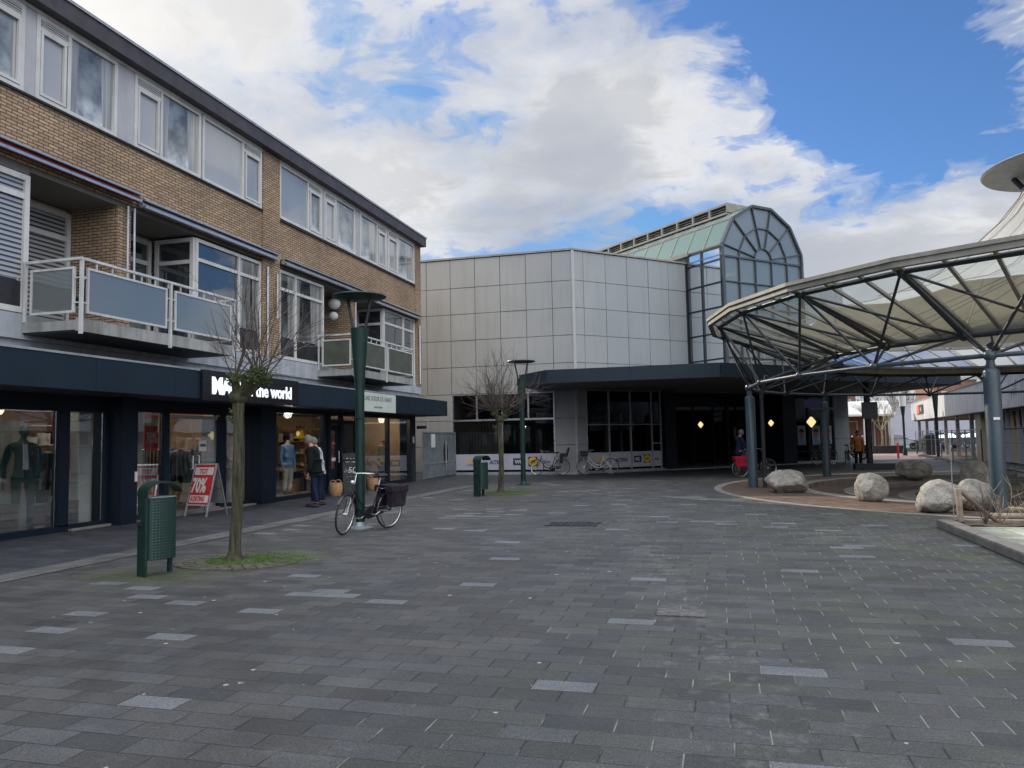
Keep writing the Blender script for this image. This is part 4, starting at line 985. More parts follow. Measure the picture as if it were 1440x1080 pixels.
# ------------------------------------------------------------------ round glazed canopy with tent roof
RX, RY = 9.65, 24.06
def rp(R, a, z): return (RX + R * math.cos(math.radians(a)), RY + R * math.sin(math.radians(a)), z)
def ring_canopy():
    C_ = thing('ring_canopy', 'large round steel space frame canopy with dirty glass roof on blue grey columns', 'canopy', (RX, RY, 0))
    Bn = [rp(8.83, 178 + 15 * k, 2.98) for k in range(24)]
    T = [rp(9.64, 185.5 + 15 * k, 4.71) for k in range(24)]
    I = [rp(7.18, 185.5 + 15 * k, 3.58) for k in range(24)]
    def ring(pts, r, nm, m):
        mb = MB()
        for i in range(24): mb.tube(pts[i], pts[(i + 1) % 24], r, n=10)
        for p in pts: mb.ball(p, r * 1.9, 10, 8)
        return mb.build(nm, M[m], C_, smooth=True)
    ring(Bn, .048, 'bottom_chord', 'steel_column'); ring(T, .055, 'top_chord', 'steel_dark'); ring(I, .055, 'inner_chord', 'steel_dark')
    for k in range(24):
        for q in (T[k], T[k - 1], I[k], I[k - 1]):
            MB().tube(Bn[k], q, .030, n=8).build('strut', M['steel_dark'], C_, smooth=True)
        MB().tube(T[k], I[k], .048, n=8).build('rafter', M['steel_dark'], C_, smooth=True)
        MB().tube(T[k], I[(k + 1) % 24], .030, n=8).build('brace', M['steel_dark'], C_, smooth=True)
    # glazing, one sheet per bay with bars between
    g = MB(); Ro, zo, Ri, zi = 9.84, 4.82, 6.98, 3.72
    for k in range(24):
        a0, a1 = 185.5 + 15 * k, 185.5 + 15 * (k + 1)
        g.quad(rp(Ri, a0, zi), rp(Ri, a1, zi), rp(Ro, a1, zo), rp(Ro, a0, zo))
    g.build('roof_glazing', M['roof_glazing'], C_)
    def lerp(p, q, t): return tuple(a + (b - a) * t for a, b in zip(p, q))
    for k in range(24):
        o0, o1 = rp(Ro, 185.5 + 15 * k, zo), rp(Ro, 200.5 + 15 * k, zo); i0, i1 = rp(Ri, 185.5 + 15 * k, zi), rp(Ri, 200.5 + 15 * k, zi)
        for t, w in ((.0, .10), (1 / 3, .035), (2 / 3, .035)):
            a, b = Vector(lerp(o0, o1, t)), Vector(lerp(i0, i1, t)); d = (b - a).normalized(); n = d.cross(Vector((0, 0, 1))).normalized() * w; u = Vector((0, 0, 1))
            MB().hexa([a - n - u * .05, b - n - u * .05, b + n - u * .05, a + n - u * .05, a - n + u * .02, b - n + u * .02, b + n + u * .02, a + n + u * .02]).build('glazing_bar', M['beige_metal'], C_)
    def gutter(R0, R1, z0, z1, nm, m):
        mb = MB()
        for k in range(24):
            a0, a1 = 185.5 + 15 * k, 200.5 + 15 * k
            mb.hexa([rp(R0, a0, z0), rp(R1, a0, z0), rp(R1, a1, z0), rp(R0, a1, z0), rp(R0, a0, z1), rp(R1, a0, z1), rp(R1, a1, z1), rp(R0, a1, z1)])
        return mb.build(nm, M[m], C_)
    gutter(9.85, 9.99, 4.75, 4.93, 'outer_gutter', 'beige_metal'); gutter(9.99, 10.03, 4.87, 4.95, 'gutter_rim', 'beige_metal')
    gutter(6.78, 6.99, 3.60, 3.80, 'inner_gutter', 'beige_metal'); gutter(6.70, 6.78, 3.78, 3.84, 'gutter_rim', 'zinc')
    for idx in (4, 0, 21, 8, 11, 14, 18):
        x, y, z = Bn[idx]
        mb = MB(); mb.lathe([(.145, 0), (.145, 2.66), (.13, 2.70), (.075, 2.74), (.07, 2.95)], (x, y, 0), 24); mb.lathe([(.22, 0), (.22, .012)], (x, y, 0), 20)
        co = mb.build('column', M['steel_column'], C_, smooth=True)
        MB().ball((x, y, 2.98), .12, 14, 10).build('node_ball', M['steel_column'], co, smooth=True)
    x, y, z = Bn[0]
    mb = MB(); mb.path([(x + .33, y - .12, 0), (x + .33, y - .12, 2.75), (x + .5, y - .3, 3.3)], .06, 12)
    mb.build('drain_pipe', M['steel_dark'], C_, smooth=True)
    x, y, z = Bn[4]
    MB().box(x - .05, x + .05, y - .17, y - .146, 1.75, 1.8).build('label_plate', M['paper'], C_)
    # floodlights inside the ring
    for a in (236, 206, 120):
        p = Vector(rp(7.6, a, 3.25)); f = MB(); f.rbox(p, (.3, .12, .16), math.radians(a), .5); f.tube(p, Vector(rp(7.7, a, 3.55)), .02)
        f.build('floodlight', M['steel_dark'], C_)
    # tent
    t = thing('tent_roof', 'white stretched tent membrane rising to a round disc on a mast above the ring', 'tent', (RX, RY, 0))
    prof = [(7.55, 4.72), (6.2, 4.98), (4.8, 5.42), (3.5, 6.08), (2.6, 6.76), (1.93, 7.36), (1.42, 8.0), (1.30, 8.22)]
    n = 48; vs = []; fs = []
    for j, (r, z) in enumerate(prof):
        for k in range(n):
            a = 360 * k / n; q = math.cos(math.radians(a * 12 + 60)) * .5 + .5
            rr = r * (1 - .045 * (1 - q) * (1 - j / 7)); vs.append(rp(rr, a, z - .16 * (1 - q) * (1 - j / 7)))
    for j in range(len(prof) - 1):
        for k in range(n):
            k2 = (k + 1) % n; fs.append((j * n + k, j * n + k2, (j + 1) * n + k2, (j + 1) * n + k))
    mb = MB(); mb.add(vs, fs); mb.build('membrane', M['membrane'], t, smooth=True)
    s = MB()
    for k in range(24):
        s.path([tuple(Vector(rp(r + .01, 15 * k + 7, z + .015))) for r, z in prof], .012, 5)
    s.build('seam', M['beige_metal'], t)
    d = MB(); d.lathe([(.1, 8.62), (2.26, 8.72), (2.30, 8.77), (2.26, 8.81), (.1, 8.95)], (RX, RY, 0), 64); d.build('disc', M['disc'], t, smooth=True)
    s = MB()
    for k in range(6): s.tube(rp(.25, 60 * k + 40, 6.8), rp(1.5, 60 * k + 40, 8.68), .075, n=10)
    s.lathe([(1.34, 8.18), (1.34, 8.28)], (RX, RY, 0), 40, cap=False); s.build('mast', M['steel_dark'], t, smooth=True)
    MB().lathe([(.16, 6.6), (.16, 7.1), (.28, 7.2)], (RX, RY, 0), 20).build('mast_foot', M['steel_dark'], t, smooth=True)
    c = MB()
    for k in range(12): c.tube(rp(7.5, 30 * k + 25, 4.7), rp(7.18, 30 * k + 20.5, 3.62), .02, n=6); c.tube(rp(.2, 30 * k + 10.5, 6.5), rp(6.95, 30 * k + 5.5, 3.7), .014, n=6)
    c.build('cable', M['steel_grey'], t)
ring_canopy()

# ------------------------------------------------------------------ ground
def ground():
    n = 96; RO = 9.95
    def sq(a, S):
        c, s_ = math.cos(a), math.sin(a); k = S / max(abs(c), abs(s_)); return (RX + c * k, RY + s_ * k)
    # plaza paving with a round hole for the amphitheatre
    mb = MB(); vs = []; fs = []
    rad = [RO, 14, 26, 60]
    for j, r in enumerate(rad):
        for k in range(n):
            a = 2 * PI * k / n
            vs.append((RX + r * math.cos(a), RY + r * math.sin(a), 0) if j < 3 else (*sq(a, 70), 0))
    for j in range(3):
        for k in range(n):
            k2 = (k + 1) % n; fs.append((j * n + k, (j + 1) * n + k, (j + 1) * n + k2, j * n + k2))
    mb.add(vs, fs); mb.build('plaza_paving', M['pavers'], None, kind='structure')
    mb = MB(); vs = []; fs = []
    for j, S in enumerate((69.5, 700)):
        for k in range(n): vs.append((*sq(2 * PI * k / n, S), -.012))
    for k in range(n):
        k2 = (k + 1) % n; fs.append((k, n + k, n + k2, k2))
    mb.add(vs, fs); mb.build('ground', M['asphalt'], None, kind='structure')
    def strip(pts, w, z, nm, m):
        mb = MB()
        for i in range(len(pts) - 1):
            a, b = Vector(pts[i]), Vector(pts[i + 1]); 
            ta = (Vector(pts[i + 1]) - Vector(pts[max(i - 1, 0)])).normalized(); tb = (Vector(pts[min(i + 2, len(pts) - 1)]) - a).normalized()
            na, nb = Vector((-ta.y, ta.x)) * w / 2, Vector((-tb.y, tb.x)) * w / 2
            mb.quad((a.x - na.x, a.y - na.y, z), (b.x - nb.x, b.y - nb.y, z), (b.x + nb.x, b.y + nb.y, z), (a.x + na.x, a.y + na.y, z))
        mb.build(nm, M[m], None, kind='structure')
    mb = MB(); mb.quad((-12.0, -10, .004), (-8.45, -10, .004), (-8.45, 25.6, .004), (-12.0, 25.6, .004))
    mb.add([(-12.0, 25.6, .004), (-8.45, 25.6, .004), (-6.9, 27.0, .004), (-4.3, 28.9, .004), (-1.6, 30.5, .004), (.6, 33, .004), (9, 47, .004), (-12.0, 47, .004)], [tuple(range(8))])
    mb.build('sidewalk', M['walk_pavers'], None, kind='structure')
    strip([(-8.42, -10), (-8.42, 25.4)], .50, .008, 'kerb_band', 'band_pavers')
    strip([(-8.42, 25.4), (-7.7, 26.4), (-6.9, 27.05), (-4.3, 28.9), (-1.6, 30.5), (.6, 33.2), (3, 36.5)], .22, .008, 'kerb_line', 'band_pavers')
    # ring of clinker paving and the sunken steps
    def ann(R0, R1, z0, z1, nm, m, a0=0, a1=360, N=120):
        mb = MB()
        for k in range(N):
            a, b = a0 + (a1 - a0) * k / N, a0 + (a1 - a0) * (k + 1) / N
            mb.quad(rp(R0, a, z0), rp(R0, b, z0), rp(R1, b, z1), rp(R1, a, z1))
        mb.build(nm, M[m], None, kind='structure')
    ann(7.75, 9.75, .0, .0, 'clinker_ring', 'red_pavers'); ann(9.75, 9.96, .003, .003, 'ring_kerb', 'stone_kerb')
    lv = 0; R = 7.75
    for i in range(4):
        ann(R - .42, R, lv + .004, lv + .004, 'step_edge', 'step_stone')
        ann(R - .42, R - .42, lv - .13, lv + .004, 'step_riser', 'stone_kerb')
        lv -= .13
        R2 = R - 1.45 if i < 3 else 0.01
        ann(R2, R - .42, lv, lv, 'step_tread', 'red_pavers'); R = R2
    # far paving in the sun, and the car park
    MB().quad((8.3, 49, .005), (40, 49, .005), (40, 69, .005), (6.5, 69, .005)).build('far_paving', M['far_pavers'], None, kind='structure')
    MB().quad((6, 69, .008), (60, 69, .008), (60, 110, .008), (6, 110, .008)).build('car_park', M['asphalt'], None, kind='structure')
    # manhole and gully covers
    t = MB(); t.box(-.62, -.20, 6.95, 7.22, .003, .010)
    top(t, 'utility_cover', mat('worn_cover', (.10, .10, .10), .7, var=.5, scale=14, bmp=.6), 'pale worn square utility cover set in the plaza pavers', 'cover')
    t = MB()
    for k in range(9): t.box(-3.10 + k * .10, -3.04 + k * .10, 13.75, 14.2, .004, .012)
    t.box(-3.14, -2.2, 13.70, 13.75, .003, .013); t.box(-3.14, -2.2, 14.2, 14.25, .003, .013)
    top(t, 'drain_grate', M['concrete'] if False else M['steel_dark'], 'dark slotted drain grate in the middle of the plaza', 'drain')
    # raised planting bed
    k = MB(); k.box(3.30, 3.54, 2.0, 14.15, 0, .13); k.box(3.55, 9.0, 13.98, 14.15, 0, .13)
    kb = thing('planting_bed', 'low raised bed edged with grey kerbstones and paved with green grey tiles', 'planter', (6, 8, 0))
    j = MB()
    for i in range(13): j.box(3.30, 3.54, 2.0 + i * .93, 2.0 + i * .93 + .922, 0, .13 + random.uniform(-.006, .006))
    for i in range(6): j.box(3.55 + i * .9, 3.55 + i * .9 + .892, 13.98, 14.15, 0, .13)
    j.build('kerbstone', M['stone_kerb'], kb, bevel=.012)
    MB().box(3.55, 9.0, 2.0, 13.15, 0, .118).build('tile_paving', M['light_tiles'], kb)
    s = MB(); N = 40; vs = []; fs = []
    for a in range(N + 1):
        for b in range(9): vs.append((3.55 + 5.4 * a / N, 13.15 + .83 * b / 8, .11 + random.uniform(0, .035)))
    for a in range(N):
        for b in range(8): q = a * 9 + b; fs.append((q, q + 9, q + 10, q + 1))
    s.add(vs, fs); s.build('soil', M['soil'], kb)
ground()

def boulders():
    def rock(cx, cy, sx, sy, sz, seed, rz, lab, sink=.06, z0=0, tilt=0):
        bm = bmesh.new(); bmesh.ops.create_icosphere(bm, subdivisions=5, radius=1)
        rnd = random.Random(seed); from mathutils import noise as N_
        off = Vector((rnd.uniform(0, 50), rnd.uniform(0, 50), rnd.uniform(0, 50)))
        cuts = [(Vector((rnd.gauss(0, 1), rnd.gauss(0, 1), rnd.gauss(0, .8))).normalized(), rnd.uniform(.70, .93)) for _ in range(11)]
        for v in bm.verts:
            p = v.co.copy()
            for nrm, dd in cuts:
                e = p.dot(nrm) - dd
                if e > 0: p -= nrm * e * .9
            k = 1 + .10 * (N_.noise(p * 1.3 + off)) + .05 * N_.noise(p * 3.1 + off) + .022 * N_.noise(p * 8 + off) + .009 * N_.noise(p * 21 + off)
            v.co = p * k
        R_ = Matrix.Rotation(rz, 4, 'Z') @ Matrix.Rotation(tilt, 4, 'Y')
        for v in bm.verts:
            v.co = R_ @ Vector((v.co.x * sx, v.co.y * sy, v.co.z * sz)) + Vector((0, 0, sz - sink))
        me = bpy.data.meshes.new('boulder'); bm.to_mesh(me); bm.free(); me.materials.append(M['boulder'])
        me.polygons.foreach_set('use_smooth', [True] * len(me.polygons))
        o = bpy.data.objects.new('boulder', me); COL.objects.link(o); o.location = (cx, cy, z0); tag(o, lab, 'boulder', 'granite boulders round the sunken steps')
    rock(1.62, 22.25, .63, .50, .33, 3, .2, 'wide grey boulder beside the left column of the ring canopy')
    rock(3.20, 19.35, .36, .40, .35, 8, .9, 'small upright smooth boulder alone in the middle of the stone steps', tilt=.25)
    rock(3.98, 16.75, .48, .42, .33, 15, .1, 'sunlit pale boulder in front, left of the pair by the wooden post', tilt=-.15)
    rock(4.72, 17.25, .38, .42, .33, 22, .6, 'pale boulder tucked against the thick blue grey column')
    rock(6.3, 29.6, .62, .5, .36, 31, 0, 'dark brown boulder farthest back towards the lane', z0=-.05)
    rock(6.75, 24.3, .42, .4, .60, 41, .4, 'brown boulder in the shade behind the pale pair', z0=-.39)
boulders()
# ------------------------------------------------------------------ street furniture
def street_lamp(name, loc, lab, bikebase=False):
    t = thing(name, lab, 'street lamp', loc, world=False, group='green lamps with round disc heads')
    p = MB(); p.lathe([(.085, 0), (.085, 2.55), (.10, 2.75), (.165, 3.66), (.14, 3.66), (.02, 3.3)], n=28); p.build('pole', M['green_paint'], t, smooth=True)
    for s in (-1, 1):
        MB().tube((.10 * s, 0, 3.55), (.235 * s, 0, 4.22), .028, n=10).build('arm', M['steel_dark'], t, smooth=True)
    MB().lathe([(.02, 4.19), (.42, 4.22), (.5, 4.25), (.48, 4.275), (.02, 4.31)], n=48).build('lamp_disc', M['steel_grey'] if False else M['green_paint'], t, smooth=True)
    MB().lathe([(.05, 3.5), (.07, 3.64)], n=12).build('lamp_head', M['lamp_white'], t)
    MB().lathe([(.24, 0), (.24, .02), (.13, .05), (.10, .12)], n=32).build('base_plate', M['steel_grey'] if bikebase else M['green_paint'], t, smooth=True)
    MB().box(-.10, .10, -.11, -.085, 2.0, 2.02).build('strap', M['steel_dark'], t)
    return t
street_lamp('street_lamp', (-6.42, 13.02, 0), 'tall dark green disc lamp post with the black bicycle leaning at its foot', True)
street_lamp('street_lamp', (-6.66, 25.95, 0), 'tall dark green disc lamp post behind the second pollard tree, beside the mall')
street_lamp('street_lamp', (11.9, 49.5, 0), 'thin distant disc lamp post in front of the white ribbed low building')

def litter_bin(loc, rz, lab):
    t = thing('litter_bin', lab, 'litter bin', loc, rz, world=False, group='dark green perforated litter bins')
    b = MB(); W, D = .20, .085
    # barrel shaped perforated body
    prof = []
    for k in range(13):
        a = PI * k / 12; prof.append((W * 1.0 * math.cos(a), -.02 - D * math.sin(a) * 1.0))
    poly = prof + [(-W, .14), (W, .14)]
    b.prism(poly, .19, .93); body = b.build('body', M['perforated'], t, bevel=.006)
    for s in (-1, 1):
        q = MB(); q.box(s * .222 - .02, s * .222 + .02, -.06, .16, 0, 1.0) if s < 0 else q.box(s * .20 - .03, s * .20 + .025, .10, .16, 0, .9)
        q.build('leg', M['green_paint'], t, bevel=.005)
    h = MB(); n = 14; vs = []; fs = []
    for k in range(n + 1):
        a = math.radians(8 + 172 * k / n); x = .245 * math.cos(a); z = .955 + .155 * math.sin(a) ** .8
        for y in (-.11, .17): vs += [(x, y, z), (x, y, z + .02)]
    for k in range(n):
        q = k * 4; fs += [(q, q + 4, q + 6, q + 2), (q + 1, q + 3, q + 7, q + 5), (q, q + 1, q + 5, q + 4), (q + 2, q + 6, q + 7, q + 3)]
    fs += [(0, 2, 3, 1), (n * 4, n * 4 + 1, n * 4 + 3, n * 4 + 2)]
    h.add(vs, fs); h.build('hood', M['green_paint'], t, smooth=True)
    MB().prism([(-.2, .14), (.2, .14), (.2, -.03), (.13, -.10), (-.13, -.10), (-.2, -.03)], .932, .945).build('rim', M['steel_grey'], t)
    l = MB(); l.box(-.262, -.243, .02, .12, .60, .72); l.build('lock', M['steel_dark'], t); MB().lathe([(.012, 0), (.012, .006)], n=10).xf(Matrix.Translation((-.264, .07, .66)) @ Matrix.Rotation(-PI / 2, 4, 'Y')).build('lock_face', M['alu'], t)
    return t
litter_bin((-6.66, 8.1, 0), math.radians(66), 'large dark green perforated litter bin nearest the camera, beside the first tree').scale = (.9, .9, 1)
litter_bin((-6.52, 20.85, 0), math.radians(74), 'small distant dark green litter bin beside the second pollard tree')

def a_board():
    t = thing('pavement_sign', 'red and white pavement board reading TOT 70% KORTING outside the shop door', 'sign', (-11.2, 15.07, 0), math.radians(-8), world=False)
    # local: x along face width, front faces -y, tilted back
    H, W = 1.15, .62
    T1 = Matrix.Rotation(math.radians(-15), 4, 'X')
    f = MB()
    for s in (-1, 1): f.box(s * W / 2 - .018, s * W / 2 + .018, -.012, .012, 0, H / .966)
    for z in (.24, H / .966 - .03): f.box(-W / 2, W / 2, -.013, .013, z, z + .03)
    f.xf(Matrix.Translation((0, -.31, 0)) @ T1).build('frame', M['alu'], t)
    M0 = Matrix.Translation((0, -.31, 0)) @ T1
    MB().box(-W / 2 + .02, W / 2 - .02, -.010, .006, .27, H / .966 - .03).xf(M0).build('sheet', M['red'], t)
    for za, zb in ((.93, 1.10), (.31, .47)): MB().box(-W / 2 + .045, W / 2 - .045, -.014, -.0105, za, zb).xf(M0).build('paper_strip', M['sign_white'], t)
    def tx(s, size, x, z, m, bold, sx):
        MM = M0 @ wallM((x, -.017, z), (1, 0, 0)); text('lettering', s, size, MM, M[m], t, bold, .001, sx=sx)
    tx('TOT', .15, -.13, .96, 'red', .006, .78); tx('70%', .44, -.275, .545, 'sign_white', .016, .56); tx('KORTING', .15, -.235, .34, 'red', .006, .60)
    f = MB()
    for s in (-1, 1): f.box(s * W / 2 - .018, s * W / 2 + .018, -.012, .012, 0, H / .966)
    f.box(-W / 2, W / 2, -.01, .01, .6, .62); f.xf(Matrix.Translation((0, .31, 0)) @ Matrix.Rotation(math.radians(15), 4, 'X')).build('rear_frame', M['alu'], t)
    MB().box(-W / 2 + .02, W / 2 - .02, -.004, .004, .27, H / .966 - .03).xf(Matrix.Translation((0, .31, 0)) @ Matrix.Rotation(math.radians(15), 4, 'X')).build('rear_sheet', M['zinc'], t)
a_board()
def chalkboard():
    t = thing('chalkboard', 'black chalkboard with handwritten SALE 50% standing behind the lamp post', 'sign', (-11.2, 22.35, 0), math.radians(38), world=False)
    M0 = Matrix.Rotation(math.radians(-9), 4, 'X')
    MB().box(-.36, .36, 0, .03, .0, 1.25).xf(M0).build('board', M['chalk'], t, bevel=.008)
    def tx(s, size, x, z): text('lettering', s, size, M0 @ wallM((x, -.004, z), (1, 0, 0)), M['sign_white'], t, -.002, .001, shear=.15)
    tx('SALE', .20, -.27, .95); tx('50%', .26, -.20, .62); tx('op de collectie', .075, -.26, .48); tx('winter mode', .075, -.22, .32)
    tx('tot', .1, -.34, .64)
    MB().box(-.34, .34, .30, .33, 0, 1.0).xf(Matrix.Rotation(math.radians(9), 4, 'X')).build('rear_leg', M['chalk'], t)
chalkboard()
def basket(loc, lab, s=1):
    t = thing('wicker_basket', lab, 'basket', loc, world=False, group='wicker baskets outside the boutique')
    MB().lathe([(.15, 0), (.19, .1), (.205, .25), (.19, .38), (.175, .38), (.19, .25), (.17, .1), (.13, .02)], n=24).build('body', M['wicker'], t, smooth=True)
    for k in (-1, 1):
        MB().path([(.10 * math.cos(a), .16 * k, .36 + .10 * math.sin(a)) for a in [PI * i / 8 for i in range(9)]], .014, 6).build('handle', M['wicker'], t)
    w = MB()
    for z in (.12, .2, .28): w.torus((0, 0, z), .203, .006, 'Z', 28, 6)
    w.build('weave_band', M['oak'], t)
basket((-11.14, 20.98, 0), 'wicker basket left of the chalkboard, beside the boutique door')
basket((-11.2, 23.6, 0), 'wicker basket right of the chalkboard, half hidden by the bicycle handlebar')

def gate():
    t = thing('metal_gate', 'galvanised grey ribbed steel gate closing the gap between the shops and the mall', 'gate', (-11.4, 29.2, 0))
    a, b = Vector((-11.45, 28.75, 0)), Vector((-11.7, 33.3, 0)); L = (b - a).length; d = (b - a).normalized()
    def P(s, z, o=0): return (a.x + d.x * s + d.y * o, a.y + d.y * s - d.x * o, z)
    f = MB()
    for s0, s1, z0, z1 in ((0, .06, .05, 1.95), (L - .06, L, .05, 1.95), (.06, L - .06, 1.88, 1.94), (.06, L - .06, .62, .68), (.06, L - .06, .08, .13), (L * .55, L * .55 + .05, .1, 1.9)):
        f.hexa([P(s0, z0, -.03), P(s1, z0, -.03), P(s1, z0, .03), P(s0, z0, .03), P(s0, z1, -.03), P(s1, z1, -.03), P(s1, z1, .03), P(s0, z1, .03)])
    f.build('gate_frame', M['steel_grey'], t)
    r = MB(); n = 60
    for k in range(n):
        s = .08 + (L - .16) * k / n; w = (L - .16) / n * .62
        r.hexa([P(s, .1, -.012), P(s + w, .1, -.012), P(s + w, .1, .012), P(s, .1, .012), P(s, 1.9, -.012), P(s + w, 1.9, -.012), P(s + w, 1.9, .012), P(s, 1.9, .012)])
    r.build('gate_bars', M['steel_grey'], t)
    r = MB(); s0, s1 = .08, L * .54
    r.quad(P(.08, .7), P(L - .1, .7), P(L - .1, 1.88), P(.08, 1.88)); r.build('gate_sheet', M['zinc'], t)
    e = MB(); s = L * .66
    pts = [P(s + .32 * math.cos(x), 1.02 + .55 * math.sin(x), .02) for x in [2 * PI * k / 24 for k in range(24)]]
    e.add(pts, [tuple(range(24))]); e.build('opening', M['dark_room'], t)
    MB().path([P(s, .5, .03), P(s, 1.55, .03)], .02, 6).build('handle', M['tile_white'], t)
    n_ = MB(); n_.hexa([P(1.0, 1.3, .015), P(1.5, 1.3, .015), P(1.5, 1.3, .03), P(1.0, 1.3, .03), P(1.0, 1.85, .015), P(1.5, 1.85, .015), P(1.5, 1.85, .03), P(1.0, 1.85, .03)])
    n_.build('notice', M['paper'], t)
gate()
def lanterns2():
    for i, (x, y, z, r, lab) in enumerate(((-11.9, 22.35, 6.02, .20, 'large white paper lantern under the loggia ceiling, the higher of the pair'), (-11.9, 22.3, 5.62, .15, 'smaller white paper lantern hanging lowest above the striped balcony'), (-12.2, 21.6, 6.0, .16, 'white paper lantern deeper in the loggia, half behind the window frame'))):
        t = thing('paper_lantern', lab, 'lantern', (x, y, z), group='white paper lanterns on the balcony')
        MB().ball((x, y, z), r, 18, 12, (1, 1, .9)).build('shade', M['lamp_white'], t, smooth=True); MB().tube((x, y, z + r * .8), (x, y, 6.3), .006).build('cord', M['black'], t)
lanterns2()
def pot():
    t = thing('wall_planter', 'small white pot with a green trailing plant fixed to the brick pier of the loggia', 'plant', (-12.1, 12.55, 4.75))
    MB().lathe([(.06, 0), (.11, .05), (.13, .18)], (-12.1, 12.50, 4.75), 16).build('pot', M['lamp_white'], t, smooth=True)
    m = MB()
    for k in range(60):
        a = random.uniform(0, 2 * PI); r = random.uniform(.02, .17); p = Vector((-12.1 + r * math.cos(a), 12.50 + r * math.sin(a), 4.9 + random.uniform(-.02, .16) - r * .3))
        d = Vector((random.uniform(-1, 1), random.uniform(-1, 1), random.uniform(-1, 1))) * .035; e = d.orthogonal() * .5
        m.quad(p, p + d + e, p + d * 2, p + d - e)
    m.build('leaves', M['leaf'], t)
pot()
def balcony_chair():
    t = thing('balcony_chair', 'dark high backed chair seen through the frosted balcony panel', 'chair', (-10.85, 11.0, 3.7))
    MB().box(-11.1, -10.62, 10.95, 11.4, 4.1, 4.18).build('seat', M['black'], t, bevel=.02)
    MB().box(-11.1, -10.62, 11.40, 11.46, 4.1, 4.62).build('backrest', M['black'], t, bevel=.02)
    for x in (-11.07, -10.66):
        for y in (10.98, 11.38): MB().tube((x, y, 3.69), (x, y, 4.1), .015).build('leg', M['alu'], t)
balcony_chair()

# temporary fence panels before the low building
def fence():
    a, b = Vector((9.75, 29.6)), Vector((12.5, 57.5)); n = 8
    for i in range(n):
        p, q = a + (b - a) * i / n, a + (b - a) * (i + 1) / n; d = (q - p).normalized(); q = q - d * .12
        t = thing('fence_panel', 'temporary steel mesh fence panel standing in the row along the low white building', 'fence', (p.x, p.y, 0), group='temporary fence panels along the low building')
        f = MB(); P = lambda s, z: (p.x + d.x * s, p.y + d.y * s, z); L = (q - p).length
        for s in (0, L): f.path([P(s, .05), P(s, 1.62)], .022, 6)
        for z in (.12, 1.6): f.path([P(0, z), P(L, z)], .019, 6)
        f.path([P(0, 1.1), P(L, 1.1)], .008, 4)
        f.build('frame', M['steel_grey'] if i > 1 else M['steel_dark'], t)
        w = MB(); k = int(L / .32)
        for j in range(1, k): w.path([P(L * j / k, .12), P(L * j / k, 1.6)], .0028, 3, cap=False)
        for z in (.4, .7, 1.0, 1.3): w.path([P(0, z), P(L, z)], .0028, 3, cap=False)
        w.build('mesh', M['steel_grey'], t)
        r = MB(); r.rbox((p.x, p.y, .06), (.6, .2, .12), math.atan2(d.y, d.x) + PI / 2); r.build('foot_block', M['concrete'], t)
fence()
def bollards():
    for i, (x, y, h, m_, lab) in enumerate(((10.0, 50.5, .95, 'red', 'thin red bollard beside the mopeds'), (13.1, 60.0, .95, 'black', 'black bollard right of the lamp with white glass'), (14.2, 60.0, .95, 'black', 'black bollard between the bin and the white bicycle rack'))):
        top(MB().lathe([(.06, 0), (.06, h - .05), (.03, h)], (x, y, 0), 12), 'bollard', M[m_], lab, 'bollard', smooth=True)
    t = thing('waste_bin', 'dark square waste bin on the lane near the bicycle racks', 'litter bin', (13.35, 57.6, 0))
    MB().box(13.1, 13.65, 57.4, 57.9, 0, 1.25).build('body', M['dark_panel'], t, bevel=.03); MB().box(13.07, 13.68, 57.37, 57.93, 1.253, 1.33).build('lid', M['black'], t, bevel=.02)
    for k in range(4):
        x = 15.0 + k * .75; c = MB(); c.path([(x + .28 * math.cos(a), 60.5, .55 + .33 * math.sin(a)) for a in [PI * j / 10 for j in range(11)]], .035, 8); c.tube((x - .28, 60.5, 0), (x - .28, 60.5, .56), .035); c.tube((x + .28, 60.5, 0), (x + .28, 60.5, .56), .035)
        top(c, 'bicycle_rack', M['steel_white'], 'pale hoop shaped bicycle rack in the row before the parked cars', 'bicycle rack', 'bicycle hoops by the parked cars')
    t = thing('classic_lamp', 'dark lamp post with a white tapered glass lantern by the parked cars', 'street lamp', (11.75, 57.2, 0))
    MB().lathe([(.15, 0), (.14, .3), (.075, .5), (.075, 2.6), (.09, 2.7), (.15, 3.2), (.17, 3.3)], (11.75, 57.2, 0), 16).build('pole', M['green_paint'], t, smooth=True)
    MB().lathe([(.17, 3.3), (.27, 4.05), (.1, 4.12)], (11.75, 57.2, 0), 16).build('lamp_glass', M['lamp_white'], t, smooth=True)
    t = thing('signpost_box', 'black box sign hung on the square column of the mall canopy', 'sign', (5.98, 35.6, 2.2))
    MB().box(5.72, 6.32, 35.45, 35.6, 2.15, 2.85).build('panel', M['canopy_black'], t); MB().box(5.74, 6.3, 35.44, 35.449, 2.17, 2.83).build('face', M['dark_panel'], t)
    t = thing('direction_sign', 'dark blue finger sign on the far column of the ring canopy', 'sign', (3.4, 30.3, 2.4))
    MB().box(2.95, 3.5, 30.25, 30.29, 2.52, 2.82).build('panel', M['navy'], t); MB().box(3.15, 4.05, 30.18, 30.22, 2.42, 2.5).build('bracket', M['steel_dark'], t)
    t = thing('planter_box', 'low dark rectangular planter box around the bare yellow tree', 'planter', (11.2, 63.5, 0))
    MB().box(8.6, 13.0, 63.0, 64.2, 0, .55).build('body', M['dark_panel'], t, bevel=.02); MB().box(8.7, 12.9, 63.1, 64.1, .551, .58).build('soil', M['soil'], t)
bollards()
